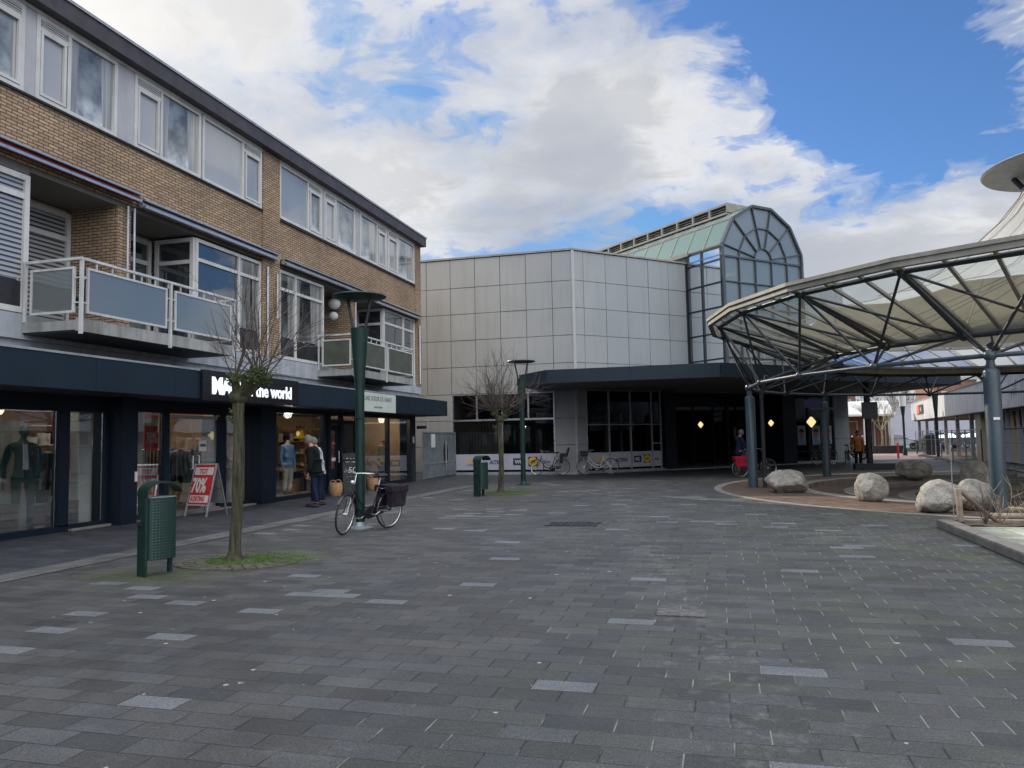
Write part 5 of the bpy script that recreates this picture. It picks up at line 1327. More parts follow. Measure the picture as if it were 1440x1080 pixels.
# ------------------------------------------------------------------ bicycles
def bicycle(name, lab, loc, heading, paint='black_gloss', steer=0, lean=0, pannier=None, basket=False, child_seat=False, group=None, tyre='black', detail=True, front_rack=False):
    """local x forward, wheels of .34 m, z up"""
    t = thing(name, lab, 'bicycle', loc, heading, world=False, group=group)
    LM = Matrix.Rotation(lean, 4, 'X')
    rw, fw, r = -.52, .60, .345
    def wheel(nm, cx, Mx):
        s = MB(); s.tube((cx, -.04, r), (cx, .04, r), .022, n=10)
        nS = 28 if detail else 14
        for k in range(nS):
            a = 2 * PI * k / nS; o = .02 * (1 if k % 2 else -1)
            s.path([(cx + .02 * math.cos(a + .7), o, r + .02 * math.sin(a + .7)), (cx + .315 * math.cos(a), 0, r + .315 * math.sin(a))], .0016, 3, cap=False)
        w = s.xf(Mx).build(nm, M['silver'], t)
        MB().torus((cx, 0, r), .328, .0175, 'Y', 44, 8).xf(Mx).build('tyre', M[tyre], w, smooth=True)
        MB().torus((cx, 0, r), .311, .0105, 'Y', 44, 6).xf(Mx).build('rim', M['silver'], w, smooth=True)
    ax = Vector((.36, 0, .93)); ad = Vector((.17, 0, -.62)).normalized()
    SM = LM @ Matrix.Translation(ax) @ Matrix.Rotation(steer, 4, -ad) @ Matrix.Translation(-ax)
    wheel('rear_wheel', rw, LM); wheel('front_wheel', fw, SM)
    f = MB(); bb = (-.06, 0, .29); hd0, hd1 = (.385, 0, .84), (.44, 0, .62)
    f.tube(hd0, hd1, .019); f.path([hd1, (.30, 0, .42), (.14, 0, .31), bb], .0185, 8); f.path([(.41, 0, .75), (.24, 0, .52), (.10, 0, .42), (-.1, 0, .43)], .014, 8)
    f.tube(bb, (-.22, 0, .80), .0165)
    for s in (-1, 1):
        f.tube((bb[0], .035 * s, bb[2]), (rw, .055 * s, r), .009); f.tube((-.19, .02 * s, .70), (rw, .055 * s, r), .008)
    f.xf(LM).build('frame', M[paint], t, smooth=True)
    k = MB()
    for s in (-1, 1): k.path([(.445, .04 * s, .64), (.50, .05 * s, .56), (fw, .05 * s, r)], [.014, .012, .008], 8)
    k.tube((.44, -.045, .64), (.44, .045, .64), .016); k.xf(SM).build('fork', M[paint], t, smooth=True)
    h = MB(); h.tube((.395, 0, .82), (.345, 0, 1.03), .012)
    h.path([(.12, -.29, 1.03), (.26, -.27, 1.05), (.37, -.15, 1.05), (.385, 0, 1.03), (.37, .15, 1.05), (.26, .27, 1.05), (.12, .29, 1.03)], .011, 8); hb = h.xf(SM).build('handlebar', M['silver'], t, smooth=True)
    for s in (-1, 1): MB().tube((.10, .292 * s, 1.028), (.22, .276 * s, 1.045), .017, n=8).xf(SM).build('grip', M['black'], hb)
    MB().ball((.47, 0, .88), .04, 10, 8).xf(SM).build('headlight', M['silver'], t, smooth=True)
    s = MB(); s.tube((-.22, 0, .79), (-.255, 0, .93), .012); sp = s.xf(LM).build('seat_post', M['silver'], t)
    s = MB(); s.ball((-.29, 0, .965), .13, 14, 8, (1.0, .78, .28)); s.ball((-.17, 0, .96), .07, 12, 8, (1.5, .5, .45)); s.xf(LM).build('saddle', M['black'], t, smooth=True)
    for nm, cx, a0, a1, Mx in (('mudguard', rw, .15, 2.9, LM), ('mudguard', fw, .6, 3.3, SM)):
        vs = []; fs = []; n = 22
        for i in range(n + 1):
            a = a0 + (a1 - a0) * i / n
            for y in (-.025, .025): vs.append((cx + .362 * math.cos(a), y, r + .362 * math.sin(a)))
        for i in range(n): fs.append((2 * i, 2 * i + 2, 2 * i + 3, 2 * i + 1))
        m_ = MB(); m_.add(vs, fs); m_.xf(Mx).build(nm, M[paint if paint != 'white_gloss' else 'white_gloss'], t, smooth=True)
    c = MB(); c.add([(x, y, z) for y in (-.055, -.085) for x, z in ((.03, .36), (-.06, .40), (rw + .02, .40), (rw - .04, .345), (rw + .02, .29), (-.06, .20), (.03, .22), (.06, .29))],
                    [tuple(range(8)), tuple(range(15, 7, -1))] + [(i, (i + 1) % 8 + 0, (i + 1) % 8 + 8, i + 8) for i in range(8)])
    c.xf(LM).build('chain_case', M['black'], t)
    p = MB(); p.tube((-.06, -.10, .29), (-.06, .10, .29), .012); p.tube((-.06, -.10, .29), (.09, -.10, .22), .010); p.tube((-.06, .10, .29), (-.21, .10, .36), .010)
    p.rbox((.09, -.15, .22), (.09, .09, .02)); p.rbox((-.21, .15, .36), (.09, .09, .02)); p.xf(LM).build('crank', M['silver'], t)
    k = MB()
    for s in (-1, 1):
        k.path([(-.22, .05 * s, .73), (-.78, .06 * s, .74)], .007, 6); k.tube((-.72, .06 * s, .74), (rw, .06 * s, r), .006)
    k.tube((-.5, -.05, .735), (-.5, .05, .735), .006); k.tube((-.76, -.06, .74), (-.76, .06, .74), .007); k.xf(LM).build('luggage_rack', M['silver'] if paint != 'white_gloss' else M['white_gloss'], t)
    k = MB(); k.tube((-.20, .07, .28), (-.26, .20, .01), .010); k.tube((-.26, .17, .012), (-.26, .24, .008), .014); k.xf(LM).build('kickstand', M['steel_dark'], t)
    MB().ball((-.80, 0, .66), .03, 8, 6, (.5, 1, 1)).xf(LM).build('rear_light', M['red'], t)
    if pannier:
        for s in ((-1, 1) if pannier != 'cloth_red' else (-1,)):
            b = MB(); y0, y1 = (.07, .20) if s > 0 else (-.20, -.07)
            b.hexa([(-.74, y0, .40), (-.36, y0, .40), (-.36, y1, .40), (-.74, y1, .40), (-.79, y0, .75), (-.33, y0, .75), (-.33, y1, .75), (-.79, y1, .75)])
            pb = b.xf(LM).build('pannier', M[pannier], t, bevel=.02)
            fl = MB(); fl.box(-.80, -.32, min(y0, y1) - .012, max(y0, y1) + .012, .66, .775); fl.xf(LM).build('flap', M[pannier], pb, bevel=.012)
            st = MB()
            for x in (-.68, -.44): st.box(x, x + .03, (y1 + .013 if s > 0 else y0 - .016), (y1 + .016 if s > 0 else y0 - .013), .52, .70)
            st.xf(LM).build('strap', M['black'], pb)
        MB().box(-.80, -.32, -.085, .085, .755, .785).xf(LM).build('pannier_bridge', M[pannier], t, bevel=.01)
    if basket:
        b = MB(); b.hexa([(.46, -.16, .78), (.74, -.16, .78), (.74, .16, .78), (.46, .16, .78), (.44, -.20, 1.02), (.79, -.20, 1.02), (.79, .20, 1.02), (.44, .20, 1.02)]); b.xf(SM).build('basket', M['black'], t, bevel=.015)
        b = MB(); b.path([(.5, -.1, .77), (.64, -.1, .77), (fw, -.06, r)], .007, 6); b.path([(.5, .1, .77), (.64, .1, .77), (fw, .06, r)], .007, 6); b.xf(SM).build('front_rack', M[paint], t)
    if child_seat:
        b = MB(); b.box(-.72, -.42, -.14, .14, .78, .84); b.hexa([(-.74, -.14, .8), (-.68, -.14, .8), (-.68, .14, .8), (-.74, .14, .8), (-.86, -.12, 1.16), (-.80, -.12, 1.18), (-.80, .12, 1.18), (-.86, .12, 1.16)])
        for s in (-1, 1): b.box(-.70, -.46, s * .15 - .012, s * .15 + .012, .80, .93); b.box(-.52, -.44, s * .12 - .03, s * .12 + .03, .50, .82)
        b.xf(LM).build('child_seat', M['black'], t, bevel=.02)
    return t
hd = math.atan2(12.12 - 13.22, -6.28 + 5.92)
bicycle('bicycle', 'black step through city bicycle with dark purple panniers leaning at the green lamp post', (-6.07, 12.62, 0), hd, steer=.32, lean=-.06, pannier='purple')
bicycle('bicycle', 'dark bicycle with a child seat parked against the mall window film', (-7.25, 32.95, 0), PI, 'black_gloss', steer=-.35, lean=.05, child_seat=True)
bicycle('bicycle', 'white bicycle with a black front basket leaning at the corner of the mall', (-5.15, 32.98, 0), math.radians(183), 'white_gloss', steer=.1, lean=.04, basket=True)
bicycle('bicycle', 'bicycle with a bright red pannier held by the person in navy at the entrance', (1.05, 30.2, 0), math.radians(25), 'black_gloss', pannier='cloth_red')
bicycle('bicycle', 'dark bicycle parked behind the far column before the poster windows', (4.85, 41.6, 0), math.radians(40), 'black_gloss')
bicycle('bicycle', 'dark bicycle standing beside the person in the rust orange top', (6.0, 42.0, 0), math.radians(75), 'black_gloss', detail=False)
def moped(loc, rz, m, lab):
    t = thing('moped', lab, 'moped', loc, rz, world=False, group='parked mopeds at the corner of the lane')
    for x in (-.6, .6):
        w = MB().torus((x, 0, .24), .19, .05, 'Y', 24, 8).build('wheel', M['black'], t, smooth=True); MB().lathe([(.12, -.03), (.12, .03)], n=16).xf(Matrix.Translation((x, 0, .24)) @ Matrix.Rotation(PI / 2, 4, 'X')).build('rim', M['silver'], w)
    b = MB(); b.hexa([(-.8, -.14, .42), (-.1, -.14, .3), (-.1, .14, .3), (-.8, .14, .42), (-.85, -.12, .72), (-.15, -.14, .72), (-.15, .14, .72), (-.85, .12, .72)]); b.box(-.12, .38, -.13, .13, .26, .34)
    b.hexa([(.34, -.2, .3), (.46, -.2, .3), (.46, .2, .3), (.34, .2, .3), (.30, -.16, .95), (.42, -.14, .95), (.42, .14, .95), (.30, .16, .95)]); b.build('body', M[m], t, bevel=.04)
    MB().box(-.85, -.15, -.13, .13, .725, .80).build('seat', M['black'], t, bevel=.03)
    h = MB(); h.tube((.6, 0, .24), (.34, 0, .98), .025); h.path([(.24, -.32, 1.05), (.36, 0, 1.0), (.24, .32, 1.05)], .016, 8); h.tube((.3, -.3, 1.05), (.26, -.38, 1.3), .008); h.tube((.3, .3, 1.05), (.26, .38, 1.3), .008); h.build('handlebar', M['black'], t)
    MB().ball((.42, 0, .92), .08, 10, 8).build('headlight', M['lamp_white'], t, smooth=True)
    for s in (-1, 1): MB().ball((.25, .39 * s, 1.33), .06, 8, 6, (.3, 1, 1)).build('mirror', M['silver'], t)
moped((8.3, 52.5, 0), 2.2, 'white_gloss', 'white moped parked nearest the red bollard')
moped((8.5, 54.0, 0), 2.0, 'moped_green', 'pale green moped parked behind the white one')
moped((7.4, 49.6, 0), 2.5, 'black_gloss', 'dark moped parked by the end of the mall')

# ------------------------------------------------------------------ cars in the car park
def car(loc, rz, m, lab):
    t = thing('parked_car', lab, 'car', loc, rz, world=False, group='cars parked beyond the planter')
    L, W = 4.3, .86
    side = [(-2.1, .35), (-2.12, .75), (-1.95, .92), (-1.35, 1.0), (-.95, 1.38), (-.5, 1.46), (.35, 1.44), (1.05, .98), (1.9, .82), (2.12, .62), (2.12, .32)]
    n = len(side); ys = [(-1, .0), (-.93, .0), (.93, .0), (1, .0)]
    vs = []
    for y in (-W, -W * .93, W * .93, W):
        for x, z in side:
            yy = y if z < 1.0 else y * .82
            vs.append((x * (1 if abs(y) < W * .95 else .985), yy, z if abs(y) < W * .95 else (z - .03 if z > .6 else z)))
    fs = []
    for j in range(3):
        for i in range(n - 1): fs.append((j * n + i, j * n + i + 1, (j + 1) * n + i + 1, (j + 1) * n + i))
        fs.append((j * n + n - 1, j * n, (j + 1) * n, (j + 1) * n + n - 1))
    fs += [tuple(range(n))[::-1], tuple(range(3 * n, 4 * n))]
    b = MB(); b.add(vs, fs); b.build('body', M[m], t, smooth=True, fix=True)
    g = MB(); 
    for s in (-1, 1):
        y0, y1 = s * W * 1.003, s * W * .835
        g.quad((-1.25, y0, 1.0), (.0, y0, 1.0), (-.02, y1, 1.37), (-.9, y1, 1.36)); g.quad((.06, y0, 1.0), (.92, y0, .99), (.34, y1, 1.36), (.04, y1, 1.37))
    g.build('side_window', M['car_glass'], t)
    g = MB(); g.quad((1.0, -.68, 1.025), (1.0, .68, 1.025), (.42, .58, 1.425), (.42, -.58, 1.425)); g.build('windscreen', M['car_glass'], t)
    g = MB(); g.quad((-1.33, -.66, 1.03), (-1.33, .66, 1.03), (-.97, .58, 1.385), (-.97, -.58, 1.385)); g.build('rear_window', M['car_glass'], t)
    for x in (-1.3, 1.32):
        for s in (-1, 1):
            w = MB().lathe([(.2, -.09), (.31, -.1), (.32, 0), (.31, .1), (.2, .09)], n=24).xf(Matrix.Translation((x, s * .77, .32)) @ Matrix.Rotation(PI / 2, 4, 'X')).build('wheel', M['black'], t, smooth=True)
            MB().lathe([(.03, -.105), (.20, -.102), (.20, .102), (.03, .105)], n=16).xf(Matrix.Translation((x, s * .77, .32)) @ Matrix.Rotation(PI / 2, 4, 'X')).build('rim', M['silver'], w)
    for s in (-1, 1):
        MB().box(2.06, 2.13, s * .62 - .16, s * .62 + .16, .60, .72).build('headlight', M['lamp_white'], t, bevel=.02); MB().box(-2.13, -2.08, s * .66 - .1, s * .66 + .1, .68, .86).build('tail_light', M['red'], t)
        MB().ball((.85, s * .93, 1.02), .09, 8, 6, (.7, 1, .7)).build('mirror', M[m], t, smooth=True)
    MB().box(2.1, 2.135, -.25, .25, .42, .52).build('number_plate', M['yellow'], t)
    return t
car((15.6, 79, 0), math.radians(-12), 'car_silver', 'silver estate car seen side on behind the lamp with the white lantern')
car((18.6, 77, 0), math.radians(205), 'car_blue', 'dark blue car parked right of the silver one')
car((20.9, 79, 0), math.radians(208), 'car_blue', 'dark blue car at the right end of the row by the low building')
car((12.2, 83, 0), math.radians(170), 'car_white', 'white car half hidden behind the bare yellow tree')
# ------------------------------------------------------------------ people and mannequins
def figure(name, lab, cat, loc, rz, H=1.72, skin_m='skin', top_m='cloth_black', leg_m='cloth_navy', hair_m='hair_grey', pose=None, long_coat=False, head=True, hair=True, shoes='black', group=None, puff=1.0, sleeve='long', shirt=None, wide=1.0):
    """x to the left of the figure, faces -y"""
    t = thing(name, lab, cat, loc, rz, world=False, group=group)
    P = dict(lean=0.0, lh=(.24, -.05, .80), rh=(-.24, -.05, .80), le=None, re=None, lf=(.10, 0), rf=(-.10, 0), nod=0.0)
    P.update(pose or {}); k = H / 1.75
    def V(x, y, z): return (x * k, (y - math.sin(P['lean']) * max(0, z - .9)) * k, z * k)
    hipz = .92; sh = 1.42
    J = {'pel': (V(0, 0, .96), (.115 * k, .085 * k)), 'wst': (V(0, 0, 1.10), (.115 * k, .08 * k)), 'chs': (V(0, .0, 1.28), (.135 * k, .09 * k)), 'col': (V(0, 0, sh), (.10 * k, .075 * k)), 'nek': (V(0, -.01, 1.51), .052 * k), 'hd0': (V(0, -.03, 1.60), .05 * k)}
    E = [('pel', 'wst'), ('wst', 'chs'), ('chs', 'col'), ('col', 'nek'), ('nek', 'hd0')]
    hands = {}
    for s, tg, hn, en in ((1, 'l', P['lh'], P['le']), (-1, 'r', P['rh'], P['re'])):
        shd = Vector(V(.19 * s, 0, sh - .02)); hd_ = Vector(V(*hn)); el = Vector(V(*en)) if en else (shd + hd_) / 2 + Vector((.035 * s, .04, -.02)) * k
        J[tg + 'sh'] = (tuple(shd), .056 * k); J[tg + 'el'] = (tuple(el), .042 * k); J[tg + 'wr'] = (tuple(hd_), .027 * k)
        E += [('col', tg + 'sh'), (tg + 'sh', tg + 'el'), (tg + 'el', tg + 'wr')]
        d = (hd_ - el).normalized(); pm = hd_ + d * .06 * k; J[tg + 'pm'] = (tuple(pm), (.034 * k, .018 * k)); E.append((tg + 'wr', tg + 'pm'))
        hands[tg] = (pm, d)
        side = d.cross(Vector((s, 0, 0)));
        side = (Vector((0, -1, 0)) - d * d.dot(Vector((0, -1, 0)))).normalized() if side.length < .01 else Vector((0, -1, 0)) - d * d.dot(Vector((0, -1, 0))); side = side.normalized() if side.length > .01 else Vector((1, 0, 0))
        inw = Vector((-s, 0, 0))
        for i, (o, ln) in enumerate(((-.026, .062), (-.009, .075), (.009, .080), (.026, .072))):
            a = pm + side * o * k + d * .028 * k; b = a + d * ln * .55 * k; c = b + (d * .7 + inw * .5).normalized() * ln * .45 * k
            for nm, q, r_ in (('a', a, .0095), ('b', b, .0085), ('c', c, .0065)): J['%sf%d%s' % (tg, i, nm)] = (tuple(q), r_ * k)
            E += [(tg + 'pm', '%sf%da' % (tg, i)), ('%sf%da' % (tg, i), '%sf%db' % (tg, i)), ('%sf%db' % (tg, i), '%sf%dc' % (tg, i))]
        a = hd_ + d * .035 * k + side * .034 * k; b = a + (d * .7 + side * .6).normalized() * .042 * k
        J[tg + 'ta'] = (tuple(a), .011 * k); J[tg + 'tb'] = (tuple(b), .008 * k); E += [(tg + 'wr', tg + 'ta'), (tg + 'ta', tg + 'tb')]
    for s, tg, ft in ((1, 'l', P['lf']), (-1, 'r', P['rf'])):
        J[tg + 'hp'] = (V(.095 * s, 0, .88), .082 * k); J[tg + 'kn'] = ((ft[0] * .95 * k, (ft[1] * .5 - .03) * k, .50 * k), .055 * k); J[tg + 'an'] = ((ft[0] * k, (ft[1] + .02) * k, .09 * k), .036 * k)
        E += [('pel', tg + 'hp'), (tg + 'hp', tg + 'kn'), (tg + 'kn', tg + 'an')]
    mb = skin(J, E, 'pel', 2)
    hc = Vector(V(0, -.055, 1.645)); NR = Matrix.Rotation(P['nod'], 3, 'X')
    if head:
        h = MB(); n, m = 20, 16; vs = []; fs = []
        for i in range(m + 1):
            th = PI * i / m
            for j in range(n):
                a = 2 * PI * j / n; x, y, z = math.sin(th) * math.cos(a), math.sin(th) * math.sin(a), math.cos(th)
                X_, Y_, Z_ = x * .076, y * .095, z * .118
                if z < -.1: X_ *= 1 + z * .35; Y_ = Y_ * (1 + z * .25) - .012 * (-z)       # jaw
                if y < -.75 and -.35 < z < .12: Y_ -= .018 * (1 - abs(x) * 3.2) if abs(x) < .3 else 0       # nose
                if y < -.6 and .05 < z < .3 and .25 < abs(x) < .6: Y_ += .007                                # eye sockets
                if y < -.7 and -.62 < z < -.45: Y_ -= .004                                                    # lips
                vs.append(hc + NR @ Vector((X_, Y_, Z_)) * k)
        for i in range(m):
            for j in range(n): j2 = (j + 1) % n; fs.append((i * n + j, (i + 1) * n + j, (i + 1) * n + j2, i * n + j2))
        mb.add(vs, fs)
        for s in (-1, 1): mb.ball(hc + NR @ Vector((s * .077, .012, .0)) * k, .026 * k, 8, 6, (.35, .7, 1.1))
    body = mb.build('body', M[skin_m], t, smooth=True)
    if head and cat == 'person':
        e = MB()
        for s in (-1, 1): e.ball(hc + NR @ Vector((s * .03, -.088, .015)) * k, .010 * k, 8, 6)
        e.build('eyes', M['black'], t)
        MB().ball(hc + NR @ Vector((0, -.094, -.058)) * k, .02 * k, 8, 6, (1, .25, .25)).build('mouth', M['cloth_pink'], t)
    if hair:
        h = MB(); n, m = 18, 8; vs = []; fs = []
        for i in range(m + 1):
            th = (PI * .62) * i / m
            for j in range(n):
                a = 2 * PI * j / n; front = math.sin(a) < -.5
                tt = th * (.62 if front else 1.0); r_ = 1.09 + .02 * math.sin(a * 5)
                vs.append(hc + NR @ Vector((math.sin(tt) * math.cos(a) * .078 * r_, math.sin(tt) * math.sin(a) * .099 * r_ + .006, math.cos(tt) * .121 * r_)) * k)
        for i in range(m):
            for j in range(n): j2 = (j + 1) % n; fs.append((i * n + j, (i + 1) * n + j, (i + 1) * n + j2, i * n + j2))
        h.add(vs, fs); h.build('hair', M[hair_m], t, smooth=True)
    # clothes
    g = 1.16 * puff; JJ = {}
    for a in ('pel', 'wst', 'chs', 'col'): r_ = J[a][1]; JJ[a] = (J[a][0], (r_[0] * g * wide, r_[1] * g * 1.12 * wide))
    JJ['nk2'] = (V(0, -.005, 1.49), .062 * k * g)
    low = .62 if long_coat else .86; JJ['hem'] = ((0, 0, low * k), (.135 * k * g * wide, .10 * k * g * wide))
    EE = [('hem', 'pel'), ('pel', 'wst'), ('wst', 'chs'), ('chs', 'col'), ('col', 'nk2')]
    for tg in 'lr':
        JJ[tg + 'sh'] = (J[tg + 'sh'][0], .064 * k * g); EE.append(('col', tg + 'sh'))
        JJ[tg + 'el'] = (J[tg + 'el'][0], .050 * k * g); EE.append((tg + 'sh', tg + 'el'))
        if sleeve == 'long':
            w_ = Vector(J[tg + 'wr'][0]); e_ = Vector(J[tg + 'el'][0]); JJ[tg + 'cf'] = (tuple(w_ + (e_ - w_) * .04), .037 * k * g); EE.append((tg + 'el', tg + 'cf'))
    if top_m:
        jk = skin(JJ, EE, 'pel', 2).build('jacket', M[top_m], t, smooth=True)
        if puff > 1.1:
            q = MB()
            for i in range(9): q.lathe([(.138 * k * g * wide, (.92 + .055 * i) * k)], n=1, cap=False) if False else None
    if shirt:
        MB().add([V(-.035, -.108, 1.44), V(.035, -.108, 1.44), V(.06, -.13, 1.02), V(-.03, -.13, 1.02)], [(0, 1, 2, 3)]).build('shirt_front', M[shirt], t)
    if leg_m:
        JL = {'pel': (V(0, 0, .95), (.125 * k, .098 * k))}; EL = []
        for tg in 'lr':
            wv = wide
            JL[tg + 'hp'] = (J[tg + 'hp'][0], .095 * k * wv); JL[tg + 'kn'] = (J[tg + 'kn'][0], .068 * k * wv); a_ = J[tg + 'an'][0]; JL[tg + 'an'] = ((a_[0], a_[1], .11 * k), .052 * k * wv)
            EL += [('pel', tg + 'hp'), (tg + 'hp', tg + 'kn'), (tg + 'kn', tg + 'an')]
        skin(JL, EL, 'pel', 2).build('trousers', M[leg_m], t, smooth=True)
    if shoes:
        for s, ft in ((1, P['lf']), (-1, P['rf'])):
            MB().ball((ft[0] * k, (ft[1] - .055) * k, .04 * k), .05 * k, 14, 8, (.95, 2.6, .85)).build('shoe', M[shoes], t, smooth=True)
    return t, k
def pullover_rings(): pass
# two people by the boutique window
tp, k = figure('person', 'grey haired person in a dark quilted jacket and navy trousers by the boutique window', 'person', (-9.68, 17.2, 0), math.radians(-75), 1.74, pose=dict(lean=.16, nod=.25, lh=(.20, -.12, .83), rh=(-.25, -.16, .80), lf=(.09, .05), rf=(-.10, -.10)), puff=1.38, wide=1.12)
figure('person', 'person in a white quilted coat standing half hidden behind the dark quilted jacket', 'person', (-9.86, 17.75, 0), math.radians(-65), 1.70, top_m='cloth_white', leg_m='cloth_navy', pose=dict(lean=.16, nod=.2, lh=(.22, -.18, .84), rh=(-.24, -.1, .82), rf=(-.08, .08)), puff=1.28)
bg = MB(); bg.hexa([(-.05, -.15, 0), (.05, -.15, 0), (.05, .15, 0), (-.05, .15, 0), (-.04, -.17, .30), (.04, -.17, .30), (.04, .17, .30), (-.04, .17, .30)])
bg.path([(0, .11 * math.cos(a), .28 + .16 * math.sin(a)) for a in [PI * i / 8 for i in range(9)]], .008, 6)
bg.xf(Matrix.Translation((-9.93, 17.05, .40)) @ Matrix.Rotation(.3, 4, 'Z'))
top(bg, 'shopping_bag', M['cloth_black'], 'black shopping bag hanging from the hand of the person in the dark jacket', 'bag')
figure('person', 'person in a navy coat wheeling the bicycle with the red pannier', 'person', (.55, 30.75, 0), math.radians(115), 1.76, top_m='cloth_navy', leg_m='cloth_black', pose=dict(lean=.12, nod=.2, lh=(.25, -.36, 1.0), rh=(-.12, -.34, .98), lf=(.1, -.15), rf=(-.1, .15)), puff=1.15)
figure('person', 'person in a rust orange top and wide black trousers under the mall canopy', 'person', (5.62, 36.4, 0), math.radians(10), 1.66, top_m='cloth_orange', leg_m='cloth_black', hair_m='hair_dark', pose=dict(nod=.35, lh=(.26, .05, .84), rh=(-.26, .05, .84)), wide=1.15)
# shop window mannequins
figure('mannequin', 'grey mannequin in a dark green jacket over a pale shirt in the first window', 'mannequin', (-12.42, 11.45, .06), math.radians(62), 1.92, 'mannequin', 'cloth_green', 'cloth_green', hair=False, pose=dict(lh=(.26, -.02, .82), rh=(-.27, .02, .84), lf=(.13, 0), rf=(-.10, .02)), shirt='cloth_white', sleeve='long')
figure('mannequin', 'headless mannequin in blue jeans and pale printed top, leftmost in the boutique window', 'mannequin', (-12.3, 19.15, .10), math.radians(75), 1.62, 'mannequin_pale', 'cloth_cream', 'denim', hair=False, head=False, wide=1.15)
figure('mannequin', 'mannequin in a light blue blouse and long cream trousers behind the boutique glass', 'mannequin', (-12.25, 20.15, .10), math.radians(75), 1.72, 'mannequin_pale', 'cloth_blue', 'cloth_cream', hair=False, head=False, wide=1.2)
figure('mannequin', 'mannequin in a pink print dress and jeans right of the boutique door', 'mannequin', (-12.35, 24.9, .10), math.radians(75), 1.55, 'mannequin_pale', 'cloth_pink', 'denim', hair=False, head=False, wide=1.1)
figure('mannequin', 'mannequin in a khaki blouse and pale jeans in the last boutique window', 'mannequin', (-12.3, 26.7, .10), math.radians(75), 1.6, 'mannequin_pale', 'cloth_khaki', 'denim', hair=False, head=False, wide=1.15)
def stock():
    rnd = random.Random(12)
    for i, (x, y, L, lab) in enumerate(((-15.4, 12.3, 2.2, 'tall wall shelf of folded clothes behind the narrow crate window'), (-15.4, 15.4, 2.6, 'tall wall shelf of folded clothes seen through the glass shop door'), (-15.0, 20.0, 2.4, 'boutique shelf of folded clothes behind the two people'), (-15.0, 25.6, 3.6, 'boutique shelf of folded clothes behind the leafy bouquet'))):
        t = thing('shelf_unit', lab, 'shelf', (x, y, .03))
        f = MB()
        for z in (.3, .75, 1.2, 1.65, 2.1): f.box(x - .2, x + .2, y - L / 2, y + L / 2, z - .02, z)
        for q in (-1, 0, 1): f.box(x - .2, x + .2, y + q * L / 2 - .02, y + q * L / 2 + .02, .03, 2.2)
        f.build('frame', M['oak'] if i > 1 else M['white_wall'], t)
        for z in (.3, .75, 1.2, 1.65):
            n = int(L / .36)
            for k in range(n):
                yy = y - L / 2 + .06 + k * (L - .1) / n
                MB().box(x - .12, x + .17, yy, yy + .25, z, z + rnd.uniform(.08, .32)).build('clothes_stack', M[rnd.choice(['cloth_navy', 'cloth_cream', 'denim', 'cloth_white', 'cloth_pink', 'cloth_blue', 'cloth_black', 'cloth_khaki', 'cloth_green'])], t)
    for x, y, w, nm, lab in ((-12.9, 24.0, 'cloth_pink', 'dress', 'pink dress hanging in the boutique window left of the leafy bouquet'), (-12.6, 25.5, 'cloth_cream', 'blouse', 'cream blouse hanging in the boutique window before the dark window post'), (-12.6, 27.5, 'cloth_red', 'blouse', 'red blouse hanging at the right end of the boutique window'), (-12.5, 18.75, 'cloth_khaki', 'blouse', 'pale khaki blouse hanging at the left edge of the boutique window')):
        t = thing('hanging_' + nm, lab, 'clothing', (x, y, .7))
        g = MB(); h = .95 if nm == 'dress' else .6; z = 1.6
        g.add([(x + .02, y - .2, z), (x + .02, y + .2, z), (x + .05, y + .12, z - .3), (x + .05, y + .24, z - h), (x + .05, y - .24, z - h), (x + .05, y - .12, z - .3), (x - .04, y - .2, z), (x - .04, y + .2, z), (x - .05, y + .12, z - .3), (x - .05, y + .24, z - h), (x - .05, y - .24, z - h), (x - .05, y - .12, z - .3)],
              [(0, 1, 2, 5), (5, 2, 3, 4), (6, 11, 8, 7), (11, 10, 9, 8), (0, 6, 7, 1), (1, 7, 8, 2), (2, 8, 9, 3), (3, 9, 10, 4), (4, 10, 11, 5), (5, 11, 6, 0)]); g.build('cloth', M[w], t, bevel=.015)
        MB().path([(x, y - .2, 1.6), (x, y, 1.68), (x, y + .2, 1.6)], .008, 5).path([(x, y, 1.68), (x, y, 2.6)], .003, 4).build('hanger', M['alu'], t)
    for i, (x, y, lab) in enumerate(((-13.6, 12.75, 'clothes rail of dark coats seen behind the narrow window with the crate'), (-13.3, 14.3, 'clothes rail of dark jackets left of the glass shop door'), (-13.4, 15.9, 'clothes rail of dark garments right behind the glass shop door'), (-13.8, 11.3, 'clothes rail of dark clothing behind the mannequin screen'), (-13.2, 16.95, 'short clothes rail of blue garments behind the tree trunk'))):
        t = thing('clothes_rail', lab, 'clothes rail', (x, y, .03), world=False, rz=.3 * i)
        f = MB(); f.path([(-.6, 0, 0), (-.6, 0, 1.45), (.6, 0, 1.45), (.6, 0, 0)], .015, 8); f.box(-.62, -.58, -.25, .25, 0, .03); f.box(.58, .62, -.25, .25, 0, .03); f.build('rail', M['alu'], t)
        rnd = random.Random(i)
        for j in range(14):
            g = MB(); xx = -.52 + j * .08; w = .2 + rnd.uniform(-.02, .03); z0 = rnd.uniform(.55, .75)
            g.hexa([(xx - .02, -w, z0), (xx + .02, -w, z0), (xx + .02, w, z0), (xx - .02, w, z0), (xx - .012, -.08, 1.42), (xx + .012, -.08, 1.42), (xx + .012, .08, 1.42), (xx - .012, .08, 1.42)])
            g.build('garment', M[rnd.choice(['cloth_black', 'cloth_navy', 'cloth_green', 'cloth_black', 'denim'])], t)
